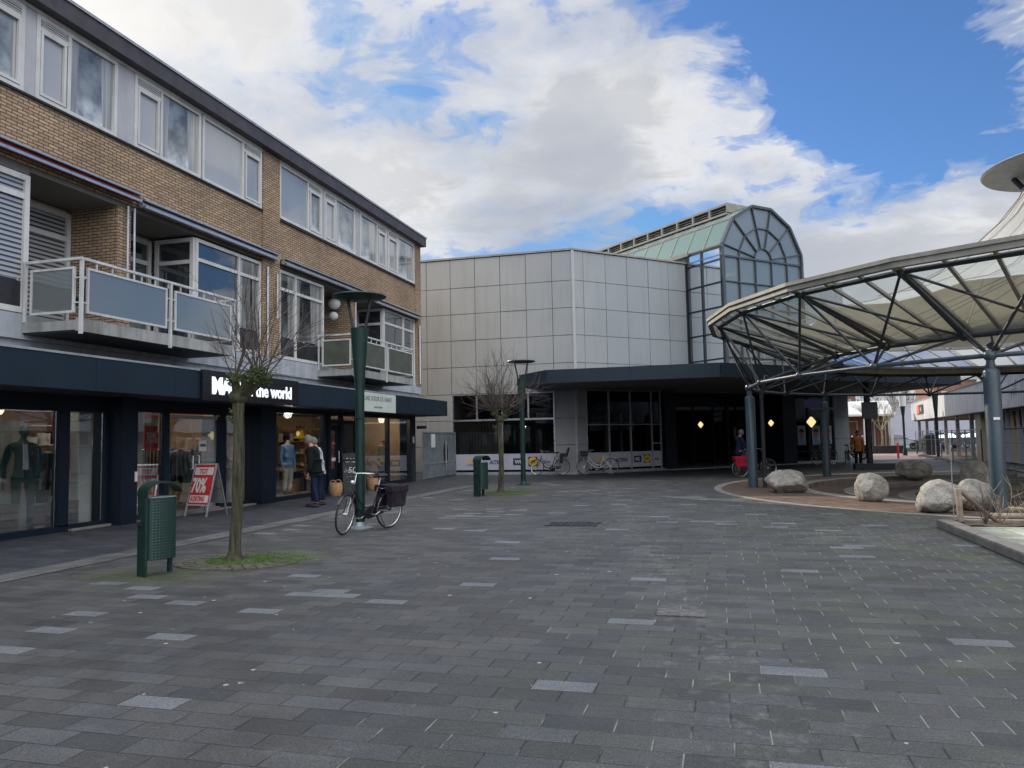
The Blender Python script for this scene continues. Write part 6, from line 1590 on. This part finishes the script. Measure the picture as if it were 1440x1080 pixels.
    def crate(loc, s, lab, rz=0):
        t = MB(); a, b, h = s; w = .03
        for z in [h * k / 4 for k in range(4)]:
            t.box(-a, a, -b, -b + w * .6, z + .01, z + h / 4 - .01); t.box(-a, a, b - w * .6, b, z + .01, z + h / 4 - .01); t.box(-a, -a + w * .6, -b + w, b - w, z + .01, z + h / 4 - .01); t.box(a - w * .6, a, -b + w, b - w, z + .01, z + h / 4 - .01)
        for x in (-a, a - w):
            for y in (-b, b - w): t.box(x - .004, x + w + .004, y - .004, y + w + .004, 0, h)
        t.box(-a - .01, a + .01, -b - .01, b + .01, h, h + .025)
        t.xf(Matrix.Translation(loc) @ Matrix.Rotation(rz, 4, 'Z')); top(t, 'wooden_crate', M['crate'], lab, 'crate')
    crate((-12.28, 12.22, .06), (.16, .22, .46), 'dark slatted wooden crate standing in the narrow shop window')
    crate((-12.25, 10.75, .06), (.18, .32, .50), 'wooden crate with a pale top beside the mannequin in green')
    # boutique plant and counter
    t = thing('potted_plant', 'big dark leafy bouquet behind the boutique window right of the lamp post', 'plant', (-12.5, 24.3, .1))
    MB().lathe([(.12, .1), (.18, .3), (.16, .95), (.2, 1.0)], (-12.5, 24.3, 0), 16).build('vase', M['lamp_white'], t, smooth=True)
    m = MB(); rnd = random.Random(5)
    for k_ in range(520):
        v = Vector((rnd.gauss(0, 1), rnd.gauss(0, 1), rnd.gauss(0, 1))).normalized() * rnd.uniform(.15, .42); p = Vector((-12.5, 24.35, 1.35)) + Vector((v.x, v.y * 1.6, v.z * .8)); d = Vector((rnd.uniform(-1, 1), rnd.uniform(-1, 1), rnd.uniform(-1, 1))) * .045; e = d.orthogonal() * .45
        m.quad(p, p + d + e, p + d * 2, p + d - e)
    m.build('leaves', M['leaf'], t)
    top(MB().lathe([(.22, 0), (.04, .24), (.01, .3)], (-12.7, 24.0, 1.85), 20), 'pendant_lamp', M['cloth_cream'], 'pale cone shaped pendant lamp hanging in the boutique', 'lamp', smooth=True)
    top(MB().lathe([(.24, 0), (.12, .10), (.10, .22), (.02, .26)], (-12.3, 20.95, 1.72), 20), 'straw_hat', M['yellow'], 'yellow straw hat displayed above the people in the boutique window', 'hat', smooth=True)
    t = thing('display_table', 'low wooden display table with folded clothes in the boutique', 'table', (-13.6, 22.5, 0.03))
    MB().box(-14.2, -13.1, 21.6, 23.4, .7, .75).build('tabletop', M['oak'], t)
    for x in (-14.15, -13.15):
        for y in (21.65, 23.35): MB().box(x - .025, x + .025, y - .025, y + .025, .03, .70).build('leg', M['oak'], t)
    for i in range(6):
        top(MB().box(-14.0 + .0, -13.6, 21.7 + i * .27, 21.92 + i * .27, .752, .80 + .02 * (i % 3)), 'folded_garment', M[['cloth_pink', 'cloth_cream', 'denim', 'cloth_khaki', 'cloth_blue', 'cloth_red'][i]], '%s folded garment on the low display table in the boutique' % ['pink', 'cream', 'dark denim', 'khaki', 'light blue', 'bright red'][i], 'clothing')
stock()
# ------------------------------------------------------------------ trees
def pollard(loc, seed, lab, n=46, spread=1.0, lean=0.0, shoots=1.0, hgt=2.2, koff=0.0):
    rnd = random.Random(seed)
    t = thing('pollard_tree', lab, 'tree', loc, world=False, group='pollarded bare trees in the paving')
    pts = []; rad = []
    for i in range(15):
        z = hgt * i / 14; pts.append((lean * z + .02 * math.sin(z * 3 + seed), .015 * math.cos(z * 4 + seed), z)); rad.append((.084 - .014 * min(1, z / 1.2)) * (1 + .06 * rnd.uniform(-1, 1)) + (.05 * max(0, .12 - z) / .12))
    rad[-1] *= 1.25; rad[-2] *= 1.15
    mb = MB(); mb.path(pts, rad, 16); tx, ty, tz = pts[-1]
    mb.ball((tx, ty, tz), .125, 14, 10, (1.05, 1, .9))
    knobs = []
    for k in range(5):
        a = rnd.uniform(0, 2 * PI); b = Vector((tx + koff + .24 * math.cos(a) * rnd.uniform(.6, 1), ty + .24 * math.sin(a) * rnd.uniform(.6, 1), tz + rnd.uniform(.08, .38)))
        mb.path([(tx, ty, tz - .05), ((tx + b.x) / 2, (ty + b.y) / 2, (tz + b.z) / 2 - .02), tuple(b)], [.075, .06, .055], 10); mb.ball(tuple(b), .065, 10, 8); knobs.append(b)
    mb.build('trunk', M['bark'], t, smooth=True)
    # moss clumps on the head
    m = MB()
    for k in range(650):
        c = rnd.choice(knobs + [Vector((tx, ty, tz)), Vector((tx - .06, ty, tz - .25))]); v = Vector((rnd.gauss(0, 1), rnd.gauss(0, 1), rnd.gauss(0, 1))).normalized() * rnd.uniform(.06, .115)
        p = c + v; d = Vector((rnd.uniform(-1, 1), rnd.uniform(-1, 1), rnd.uniform(-1, 1))) * .017; e = d.orthogonal() * .8
        m.quad(p, p + d + e, p + d * 2, p + d - e)
    m.build('moss', M['moss'], t, kind='stuff')
    c = MB()
    def shoot(p, d, L, r, lvl):
        pts = [p]; q = p.copy(); dd = d.copy(); n_ = 5
        for i in range(n_):
            dd = (dd + Vector((rnd.gauss(0, .09), rnd.gauss(0, .09), rnd.gauss(0, .07) + .04 * (1 if lvl == 0 else 0)))).normalized(); q = q + dd * L / n_; pts.append(q.copy())
        c.path(pts, [r * (1 - .75 * i / n_) for i in range(n_ + 1)], 5 if lvl == 0 else 3, cap=False)
        if lvl < 2:
            for j in range(rnd.randint(3, 5) if lvl == 0 else rnd.randint(1, 2)):
                i = rnd.randint(1, n_ - 1); a = (Vector(pts[i]) - Vector(pts[i - 1])).normalized(); s = a.orthogonal().normalized(); s.rotate(Matrix.Rotation(rnd.uniform(0, 2 * PI), 3, a))
                shoot(Vector(pts[i]), (a + s * rnd.uniform(.4, .8)).normalized(), L * rnd.uniform(.3, .55), r * .5, lvl + 1)
    for k in range(n):
        b = rnd.choice(knobs); a = rnd.uniform(0, 2 * PI); el = math.radians(rnd.uniform(12, 80))
        d = Vector((math.cos(a) * math.cos(el), math.sin(a) * math.cos(el), math.sin(el)))
        shoot(b + d * .05, d, rnd.uniform(.75, 1.5) * shoots * spread, rnd.uniform(.006, .012), 0)
    c.build('crown', M['twig'], t)
    g = MB()
    for k in range(5): shoot_p = Vector((rnd.uniform(-.1, .25), -.1, 0)); g.path([tuple(shoot_p), tuple(shoot_p + Vector((.05 * k * .5, 0, .25))), tuple(shoot_p + Vector((.1 * k * .5 + .02, .02, .45)))], .003, 3)
    g.build('root_shoot', M['twig'], t)
    # collar of cobbles with grass
    return t
pollard((-6.30, 9.10, 0), 4, 'pollarded bare tree nearest the camera, in front of the black shop sign', n=34, shoots=.95, koff=.13, lean=.015)
pollard((-6.28, 21.85, 0), 11, 'second pollarded bare tree with a dense twig crown, before the mall windows', n=95, shoots=1.12, hgt=2.15)
def tree_surround(cx, cy, s, labs):
    t = thing('tree_surround', labs, 'tree surround', (cx, cy, 0))
    mb = MB()
    for j, r in enumerate((.36, .47, .58)):
        n = int(2 * PI * r / .11)
        for k in range(n):
            a = 2 * PI * k / n; a1 = 2 * PI * (k + .86) / n; z = .012 + random.uniform(0, .008)
            P = lambda rr, aa, zz: (cx + rr * s * math.cos(aa), cy + rr * math.sin(aa), zz)
            mb.hexa([P(r, a, 0), P(r + .10, a, 0), P(r + .10, a1, 0), P(r, a1, 0), P(r, a, z), P(r + .10, a, z), P(r + .10, a1, z), P(r, a1, z)])
    mb.build('cobble_ring', M['cobble_dark'], t)
    MB().lathe([(.355, 0.0), (.355, .012), (.02, .03)], (0, 0, 0), 30).xf(Matrix.Translation((cx, cy, 0)) @ Matrix.Diagonal((s, 1, 1, 1))).build('soil', M['soil'], t)
    g = MB(); rnd = random.Random(2)
    for k in range(2600):
        a = rnd.uniform(0, 2 * PI); r = .36 * math.sqrt(rnd.random()); 
        if rnd.random() < .25: r = rnd.uniform(.36, .75); a = rnd.uniform(-.2, 1.6)
        x, y = cx + r * s * math.cos(a), cy + r * math.sin(a); h = rnd.uniform(.015, .055); dx, dy = rnd.gauss(0, .015), rnd.gauss(0, .015)
        g.add([(x - .003, y, .01), (x + .003, y, .01), (x + dx, y + dy, .01 + h)], [(0, 1, 2)])
    g.build('grass', M['grass'], t, kind='stuff')
tree_surround(-6.28, 9.12, 1.25, 'ring of small cobbles with bright green grass round the nearest tree')
tree_surround(-6.28, 21.85, 1.25, 'ring of small cobbles round the second tree near the mall')

def bare_tree(name, loc, seed, H, m, lab, group=None, spread=.55, depth=4, th=.11):
    rnd = random.Random(seed)
    t = thing(name, lab, 'tree', loc, world=False, group=group)
    tr = MB(); tr.path([(0, 0, 0), (.03, .02, H * .15), (0, .03, H * .3)], [th, th * .8, th * .7], 10); tr.build('trunk', M[m], t, smooth=True)
    c = MB()
    def br(p, d, L, r, lv):
        q = p + d * L; mid = p + d * L * .5 + Vector((rnd.gauss(0, .03), rnd.gauss(0, .03), rnd.gauss(0, .03))) * L
        c.path([p, mid, q], [r, r * .8, r * .6], 5 if lv < 2 else 3, cap=False)
        if lv < depth:
            for j in range(3 if lv < 2 else rnd.randint(2, 4)):
                s = d.orthogonal().normalized(); s.rotate(Matrix.Rotation(rnd.uniform(0, 2 * PI), 3, d))
                nd = (d + s * rnd.uniform(.25, spread) + Vector((0, 0, .12))).normalized(); st = p + d * L * rnd.uniform(.55, 1); br(st, nd, L * rnd.uniform(.55, .8), r * .55, lv + 1)
    for k in range(6):
        a = 2 * PI * k / 6 + rnd.uniform(-.4, .4); el = math.radians(rnd.uniform(45, 80)); br(Vector((0, .03, H * rnd.uniform(.24, .3))), Vector((math.cos(a) * math.cos(el), math.sin(a) * math.cos(el), math.sin(el))), H * .27, th * .45, 0)
    c.build('crown', M[m], t)
    return t
bare_tree('bare_tree', (11.55, 63.6, .5), 3, 4.4, 'twig_pale', 'bare tree with fine yellow green branches in the planter box', depth=5, th=.085)
o = bare_tree('wood_tree', (12, 118, 0), 9, 9.5, 'twig', 'bare brown tree in the row on the horizon behind the car park', 'bare trees behind the car park', depth=4, th=.16, spread=.6)
for i, (x, y) in enumerate(((17, 122), (21, 116), (26, 124), (31, 118), (36, 122), (41, 117), (8.5, 120), (14.5, 113), (23.5, 112), (29, 110), (47, 120), (54, 118), (34, 105), (39, 103))):
    dup(o, (x, y, 0), i * 1.3, scale=random.uniform(.85, 1.2))
# bare shrubs in the planting bed, tied to a post
def shrubs():
    t = thing('wooden_post', 'short grey timber post with a slanting brace at the corner of the planting bed', 'post', (3.60, 13.88, .1))
    p = MB(); p.path([(3.60, 13.88, .1), (3.595, 13.88, .64)], .047, 12); p.build('post', M['wood'], t, smooth=True)
    MB().path([(3.62, 13.88, .60), (4.08, 13.72, .12)], .032, 10).build('brace', M['crate'], t, smooth=True)
    l = MB().path([(4.45, 15.6, .05), (5.9, 15.4, .05)], .05, 10)
    top(l, 'timber_log', M['wood'], 'pale horizontal log lying on the paving behind the bare shrubs', 'log')
    for i in range(9):
        rnd = random.Random(50 + i); x = 3.85 + i * .27 + rnd.uniform(-.05, .05); y = 13.62 + rnd.uniform(-.2, .2)
        c = MB()
        for k in range(8):
            a = rnd.uniform(0, 2 * PI); d = Vector((math.cos(a) * .5, math.sin(a) * .5, rnd.uniform(.6, 1.6))).normalized(); p = Vector((x, y, .12)); pts = [p]; L = rnd.uniform(.25, .85) * (1.5 if i > 5 else 1)
            for j in range(5): d = (d + Vector((rnd.gauss(0, .18), rnd.gauss(0, .18), rnd.gauss(0, .12)))).normalized(); p = p + d * L / 5; pts.append(p.copy())
            c.path(pts, [.008 * (1 - .13 * j) for j in range(6)], 4, cap=False)
            for j in range(2, 5):
                q = pts[j]; e = (d + Vector((rnd.gauss(0, .7), rnd.gauss(0, .7), rnd.gauss(0, .5)))).normalized(); c.path([q, q + e * .1, q + e * .2 + Vector((0, 0, .02))], [.004, .003, .002], 3, cap=False)
        top(c, 'bare_shrub', M['bush_twig'] if i % 3 else M['twig'], 'small leafless shrub with tangled dry stems in the planting bed', 'shrub', 'leafless shrubs in the planting bed', loc=(x, y, .12))
    c = MB(); c.path([(3.55, 14.05, .13), (3.56, 14.05, 1.5)], .007, 4); top(c, 'plant_stake', M['tile_white'], 'thin upright pale stake at the corner of the planting bed', 'stake')
shrubs()

# ------------------------------------------------------------------ background buildings
def low_building():
    t = thing('low_shop_building', 'low flat roofed shop row with a white ribbed fascia and glazed front on the right', 'building', (14, 50, 0))
    x0, y0, ang = 11.05, 29.0, 84
    F = frameF(x0, y0, ang)   # outward d points to +x side ; use negative d for the street side
    G_ = lambda s, d, z: F(s, -d, z)
    L = 44
    f = MB(); n = 220
    for k in range(n):
        s = L * k / n; f.fbox(G_, s + .012, s + L / n - .012, .0, .05 + .012 * (k % 2), 2.52, 3.95)
    f.build('fascia', mat('white_ribbed_fascia', (.74, .75, .78), .45, .2, var=.05, streak=.35, dirt=(.25, .25, .25)), t)
    MB().fbox(G_, -.2, L, -.1, .0, 2.5, 3.95).build('fascia_backing', M['zinc'], t)
    MB().fbox(G_, L, L + .06, -3, .06, 2.52, 3.95).build('fascia_end', M['tile_white'], t)
    r = MB(); r.fbox(G_, 0, L, -14, -.1, 3.6, 3.9); r.fbox(G_, 8, 30, -9, -2.5, 3.9, 5.0); rf = r.build('roof', M['zinc'], t)
    MB().fbox(G_, 0, L, -.3, .08, 3.95, 4.03).build('roof_edge', M['beige_metal'], rf)
    MB().fbox(G_, 0, 17, -1.6, -1.5, .0, 2.5).build('back_wall', M['dark_room'], t)
    MB().fbox(G_, .0, L - .1, -13.9, -.12, 2.46, 2.51).build('soffit', M['soffit_pale'], t)
    cm = MB()
    for k in range(6): cm.fbox(G_, 20 + k * 4.6, 20.2 + k * 4.6, -.5, -.3, 0, 2.46)
    cm.build('column', M['steel_dark'], t, kind='stuff') if False else None
    for k in range(6): MB().fbox(G_, 20 + k * 4.6, 20.2 + k * 4.6, -.5, -.3, 0, 2.46).build('column', M['tile_white'], t)
    g = MB(); g.quad(G_(0, -1.2, .1), G_(17, -1.2, .1), G_(17, -1.2, 2.46), G_(0, -1.2, 2.46)); g.build('shop_window', M['glass_dark'], t)
    m = MB()
    for k in range(16): m.fbox(G_, 1 + k * 1.0, 1.1 + k * 1.0, -1.25, -.9, 0, 2.46)
    m.build('mullion', M['steel_dark'], t)
    for k in range(12): MB().fbox(G_, 4 + k * 1.0, 4.08 + k * 1.0, -1.0, -.25, .1, 2.45).build('fin', M['film_white'] if k % 3 else M['cream_wall'], t)
    for k in range(5): MB().fbox(G_, 5.9 + k * 1.0, 5.99 + k * 1.0, -.9, -.35, 1.75, 2.4).build('advert_panel', M['cloth_orange'], t)
    b = MB(); b.fbox(G_, 16.2, 17.6, -2.6, -.15, 0, 2.45); b.build('brick_pier', M['cream_wall'], t)
    s = thing('fascia_sign', 'small orange and grey sign board on the sunlit end of the white fascia', 'sign', G_(37, .1, 3.0))
    q = MB().fbox(G_, 36.0, 39.6, .08, .12, 2.95, 3.65); q.build('sign_board', M['dark_panel'], s)
    MB().fbox(G_, 38.1, 39.5, .13, .14, 2.98, 3.62).build('logo', M['orange'], s); MB().fbox(G_, 36.6, 37.6, .13, .14, 3.15, 3.45).build('logo', M['tile_white'], s)
    q = MB()
    for i, w in enumerate((.25, .6, .8, 1.1)): q.fbox(G_, 7.2, 7.2 + w, .07, .08, 3.55 - i * .16, 3.60 - i * .16)
    top(q, 'wall_lettering', M['zinc'], 'small grey lines of lettering on the white fascia right of the thick column', 'sign')
low_building()
def far_buildings():
    def block(name, lab, x0, x1, y0, y1, h, wm, rows, cols, face='S', wmat='pane_room', zb=.9):
        t = thing(name, lab, 'building', ((x0 + x1) / 2, (y0 + y1) / 2, 0))
        MB().box(x0, x1, y0, y1, 0, h).build('wall', M[wm], t)
        MB().box(x0 - .15, x1 + .15, y0 - .15, y1 + .15, h, h + .3).build('roof', M['zinc'], t)
        F = frameF(x0, y0, 0) if face == 'S' else (lambda s, d, z: (x0 - d, y1 - s, z)); L = (x1 - x0) if face == 'S' else (y1 - y0)
        for r in range(rows):
            for c in range(cols):
                s0 = L * (c + .2) / cols; s1 = L * (c + .8) / cols; z0 = zb + (h - .6) * r / rows
                window(t, F, s0, s1, z0, z0 + (h / rows) * .5, [(s0 + s1) / 2], [], pane=wmat, d=.03, fr=.09)
        return t, F
    t, F = block('brick_apartment_house', 'brick house with white balconies behind the corner of the mall', 6.2, 13.0, 84, 92, 8.5, 'brick_red', 3, 3)
    for z in (3.2, 5.9): MB().fbox(F, .2, 6.6, .05, 1.3, z, z + .15).build('balcony', M['white'], t); b = MB(); [b.fbox(F, .25 + k * .2, .29 + k * .2, 1.22, 1.26, z + .15, z + 1.1) for k in range(32)]; b.fbox(F, .2, 6.6, 1.2, 1.28, z + 1.1, z + 1.16); b.build('railing', M['steel_white'], t)
    block('long_brick_house', 'long red brick house far behind the car park on the right', 22, 60, 92, 100, 7.0, 'brick_red', 2, 10)
    block('opposite_brick_block', 'red brick block of flats with white windows closing the square on the east side', 30, 40, 6, 56, 10.5, 'brick_red', 3, 14, face='W', wmat='pane_curtain')
    t = thing('white_roofed_shop', 'low shop with a wide white sloping awning roof at the end of the lane', 'building', (9, 72, 0))
    MB().box(6.8, 13.6, 72, 78, 0, 3.0).build('wall', M['brick_red'], t)
    r = MB(); r.add([(6.3, 69.4, 3.1), (13.7, 69.4, 3.1), (13.7, 72.4, 4.3), (6.3, 72.4, 4.3), (6.3, 69.4, 2.95), (13.7, 69.4, 2.95), (13.7, 72.4, 2.95), (6.3, 72.4, 2.95)], [(0, 1, 2, 3), (4, 7, 6, 5), (0, 4, 5, 1), (1, 5, 6, 2), (0, 3, 7, 4), (2, 6, 7, 3)])
    r.build('awning_roof', M['white'], t)
    for x in (7.0, 9.2, 11.4, 13.4): MB().box(x - .12, x + .12, 69.6, 69.84, 0, 2.95).build('column', M['white'], t)
    FF = frameF(6.8, 72, 0)
    for k in range(3): window(t, FF, .4 + k * 2.2, 2.2 + k * 2.2, .3, 2.6, [1.3 + k * 2.2], [], pane='pane_room', d=.03, fr=.09)
    t = thing('white_hall', 'plain pale grey hall wall standing behind the parked cars', 'building', (22, 88, 0))
    MB().box(14, 32, 87, 91, 0, 4.6).build('wall', M['film_white'], t); MB().box(13.9, 32.1, 86.9, 91.1, 4.6, 4.8).build('roof', M['zinc'], t)
far_buildings()
# ------------------------------------------------------------------ sky, sun, camera
SUNV = Vector((-.775, .632, .499)).normalized()
def world():
    w = bpy.data.worlds.new('World'); SC.world = w; w.use_nodes = True; nt = w.node_tree; nt.nodes.clear()
    out = nn(nt, 'ShaderNodeOutputWorld'); bg = nn(nt, 'ShaderNodeBackground'); bg.inputs[1].default_value = SKY_STRENGTH; lk(nt, bg.outputs[0], out.inputs[0])
    sky = nn(nt, 'ShaderNodeTexSky'); sky.sky_type = 'NISHITA'; sky.sun_disc = False
    sky.sun_elevation = math.asin(SUNV.z); sky.sun_rotation = math.atan2(SUNV.x, SUNV.y); sky.air_density = 1.0; sky.dust_density = .4; sky.ozone_density = 2.2
    d = nn(nt, 'ShaderNodeTexCoord').outputs['Generated']
    s = nn(nt, 'ShaderNodeSeparateXYZ'); lk(nt, d, s.inputs[0])
    zz = mth(nt, 'ADD', mth(nt, 'MAXIMUM', s.outputs[2], 0.0), .22)
    cv = nn(nt, 'ShaderNodeCombineXYZ'); lk(nt, mth(nt, 'DIVIDE', s.outputs[0], zz), cv.inputs[0]); lk(nt, mth(nt, 'DIVIDE', s.outputs[1], zz), cv.inputs[1]); cv.inputs[2].default_value = 3.7
    n1 = nn(nt, 'ShaderNodeTexNoise', Scale=2.1, Detail=10, Roughness=.52, Distortion=.25); lk(nt, cv.outputs[0], n1.inputs['Vector'])
    n3 = nn(nt, 'ShaderNodeTexNoise', Scale=7.0, Detail=8, Roughness=.62, Distortion=.8); lk(nt, cv.outputs[0], n3.inputs['Vector'])
    n2 = nn(nt, 'ShaderNodeTexNoise', Scale=2.3, Detail=6, Roughness=.55, Distortion=.2); lk(nt, scalev(nt, cv.outputs[0], (1, 1, 2.3)), n2.inputs['Vector'])
    den = mth(nt, 'ADD', mth(nt, 'MULTIPLY_ADD', n1.outputs['Fac'], 2.6, -.92), mth(nt, 'MULTIPLY', mth(nt, 'SUBTRACT', n3.outputs['Fac'], .5), 1.15))
    blobs = [((.25, .80, .55), .16, .55), ((.10, .985, .10), .14, .75), ((.24, .96, .10), .14, .75), ((.34, .94, .10), .14, .7), ((.45, .88, .12), .14, .6), ((.31, .93, .19), .09, .2), ((.31, .88, .37), .05, .16), ((-0.372, 0.786, 0.494), 0.13, 0.34), ((-0.233, 0.833, 0.501), 0.13, 0.34), ((-0.106, 0.866, 0.489), 0.13, 0.26), ((-0.446, 0.857, 0.257), 0.12, 0.22), ((-0.347, 0.893, 0.285), 0.1, 0.15), ((0.002, 0.912, 0.409), 0.08, 0.1), ((0.068, 0.979, 0.19), 0.08, 0.15), ((-0.161, 0.953, 0.256), 0.08, 0.15), ((0.227, 0.96, 0.166), 0.08, 0.12), ((-.643, .638, .424), .30, .26), ((-.512, .731, .45), .16, .14), ((-.471, .815, .336), .13, .20), ((-.239, .851, .468), .16, .24), ((-.079, .902, .425), .16, .24), ((-.168, .913, .371), .12, .16),
             ((.048, .935, .352), .13, .22), ((-.308, .915, .26), .15, .26), ((-.55, .79, .265), .12, .24), ((-.123, .95, .288), .12, .18), ((-.002, .953, .304), .12, .18), ((.147, .972, .183), .14, .16),
             ((.31, .882, .36), .06, .16), ((.32, .93, .20), .10, .20), ((.06, .97, .21), .10, .12),
             ((-.478, .778, .408), .07, -.22), ((-.40, .80, .43), .07, -.22), ((-.333, .838, .432), .05, -.18), ((.191, .927, .323), .10, -.34), ((.242, .881, .408), .13, -.36), ((.14, .92, .40), .07, -.25), ((.29, .91, .29), .07, -.26), ((.148, .942, .301), .06, -.15),
             ((.7, .5, .5), .7, -.16), ((.05, -.2, .98), .6, .05), ((.05, .80, .60), .2, -.1)]
    for c, r, amp in blobs:
        c = Vector(c).normalized(); vd = nn(nt, 'ShaderNodeVectorMath', operation='DOT_PRODUCT'); lk(nt, d, vd.inputs[0]); vd.inputs[1].default_value = c
        # 1-cos ~ r^2/2
        f = mth(nt, 'MAXIMUM', mth(nt, 'SUBTRACT', 1.0, mth(nt, 'DIVIDE', mth(nt, 'SUBTRACT', 1.0, vd.outputs['Value']), r * r)), 0.0)
        den = mth(nt, 'ADD', den, mth(nt, 'MULTIPLY', f, amp * .66))
    cover = ramp(nt, den, [(.30, 0.0), (.46, .35), (.62, .82), (.90, 1.0)], 'EASE')
    sh = ramp(nt, n2.outputs['Fac'], [(.36, (4.6, 5.0, 5.9)), (.5, (6.6, 6.8, 7.2)), (.62, (8.8, 8.7, 8.6))])
    # darker cores where the cloud is thickest
    sh = mix(nt, ramp(nt, den, [(.74, 0.0), (1.02, .65)]), sh, (5.0, 5.3, 5.9))
    sd = nn(nt, 'ShaderNodeVectorMath', operation='DOT_PRODUCT'); lk(nt, d, sd.inputs[0]); sd.inputs[1].default_value = SUNV
    glow = ramp(nt, sd.outputs['Value'], [(.86, 0.0), (.98, .5), (1.0, 1.0)])
    sh = mix(nt, glow, sh, (10.5, 10.2, 9.8))
    # unseen bright cloud lobe, added behind and above the camera to lift the shade
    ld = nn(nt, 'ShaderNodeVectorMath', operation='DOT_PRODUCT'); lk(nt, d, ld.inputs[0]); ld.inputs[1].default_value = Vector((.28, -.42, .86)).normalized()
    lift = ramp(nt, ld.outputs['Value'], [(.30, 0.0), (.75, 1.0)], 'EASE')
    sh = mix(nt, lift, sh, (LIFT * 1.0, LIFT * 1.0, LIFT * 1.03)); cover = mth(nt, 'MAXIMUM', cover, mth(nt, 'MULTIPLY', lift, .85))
    k = 1.0 / SKY_STRENGTH / 10.0
    kk = nn(nt, 'ShaderNodeVectorMath', operation='SCALE'); lk(nt, sh, kk.inputs[0]); kk.inputs['Scale'].default_value = k
    skyc = mix(nt, 1.0, sky.outputs[0], SKY_TINT, 'MULTIPLY')
    skyc = mix(nt, 1.0, skyc, (2.5, 4.4, 7.9), 'DARKEN')
    c = mix(nt, cover, skyc, kk.outputs[0])
    lk(nt, c, bg.inputs[0])
    l = bpy.data.lights.new('sun', 'SUN'); l.energy = 5.0; l.angle = math.radians(.53); l.color = (1, .90, .74)
    o = bpy.data.objects.new('sun', l); COL.objects.link(o); o.rotation_euler = SUNV.to_track_quat('Z', 'Y').to_euler()
SKY_STRENGTH = .10
SKY_TINT = (.72, 1.02, 1.42)
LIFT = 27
world()
def camera():
    F_, P, R, A, H = 1090, math.radians(4.12), math.radians(1.1), math.radians(15.1), 1.55
    cp, sp = math.cos(P), math.sin(P); fw = Vector((0, cp, sp)); rt = Vector((1, 0, 0)); up = Vector((0, -sp, cp))
    c, s = math.cos(R), math.sin(R); r2 = rt * c - up * s; u2 = rt * s + up * c
    Z = Matrix.Rotation(A, 3, 'Z'); X, Y, N = Z @ r2, Z @ u2, -(Z @ fw)
    cam = bpy.data.cameras.new('camera'); o = bpy.data.objects.new('camera', cam); COL.objects.link(o)
    m = Matrix((X, Y, N)).transposed().to_4x4(); m.translation = (0, 0, H); o.matrix_world = m
    cam.sensor_width = 36; cam.lens = 36 * F_ / 1440; cam.clip_start = .05; cam.clip_end = 3000
    SC.camera = o
camera()
SC.view_settings.view_transform = 'Standard'; SC.view_settings.look = 'None'; SC.view_settings.exposure = 0
SC.render.engine = 'CYCLES'
SC.cycles.max_bounces = 8; SC.cycles.transparent_max_bounces = 12; SC.cycles.caustics_reflective = False; SC.cycles.caustics_refractive = False
SC.cycles.sample_clamp_indirect = 6; SC.cycles.use_denoising = True
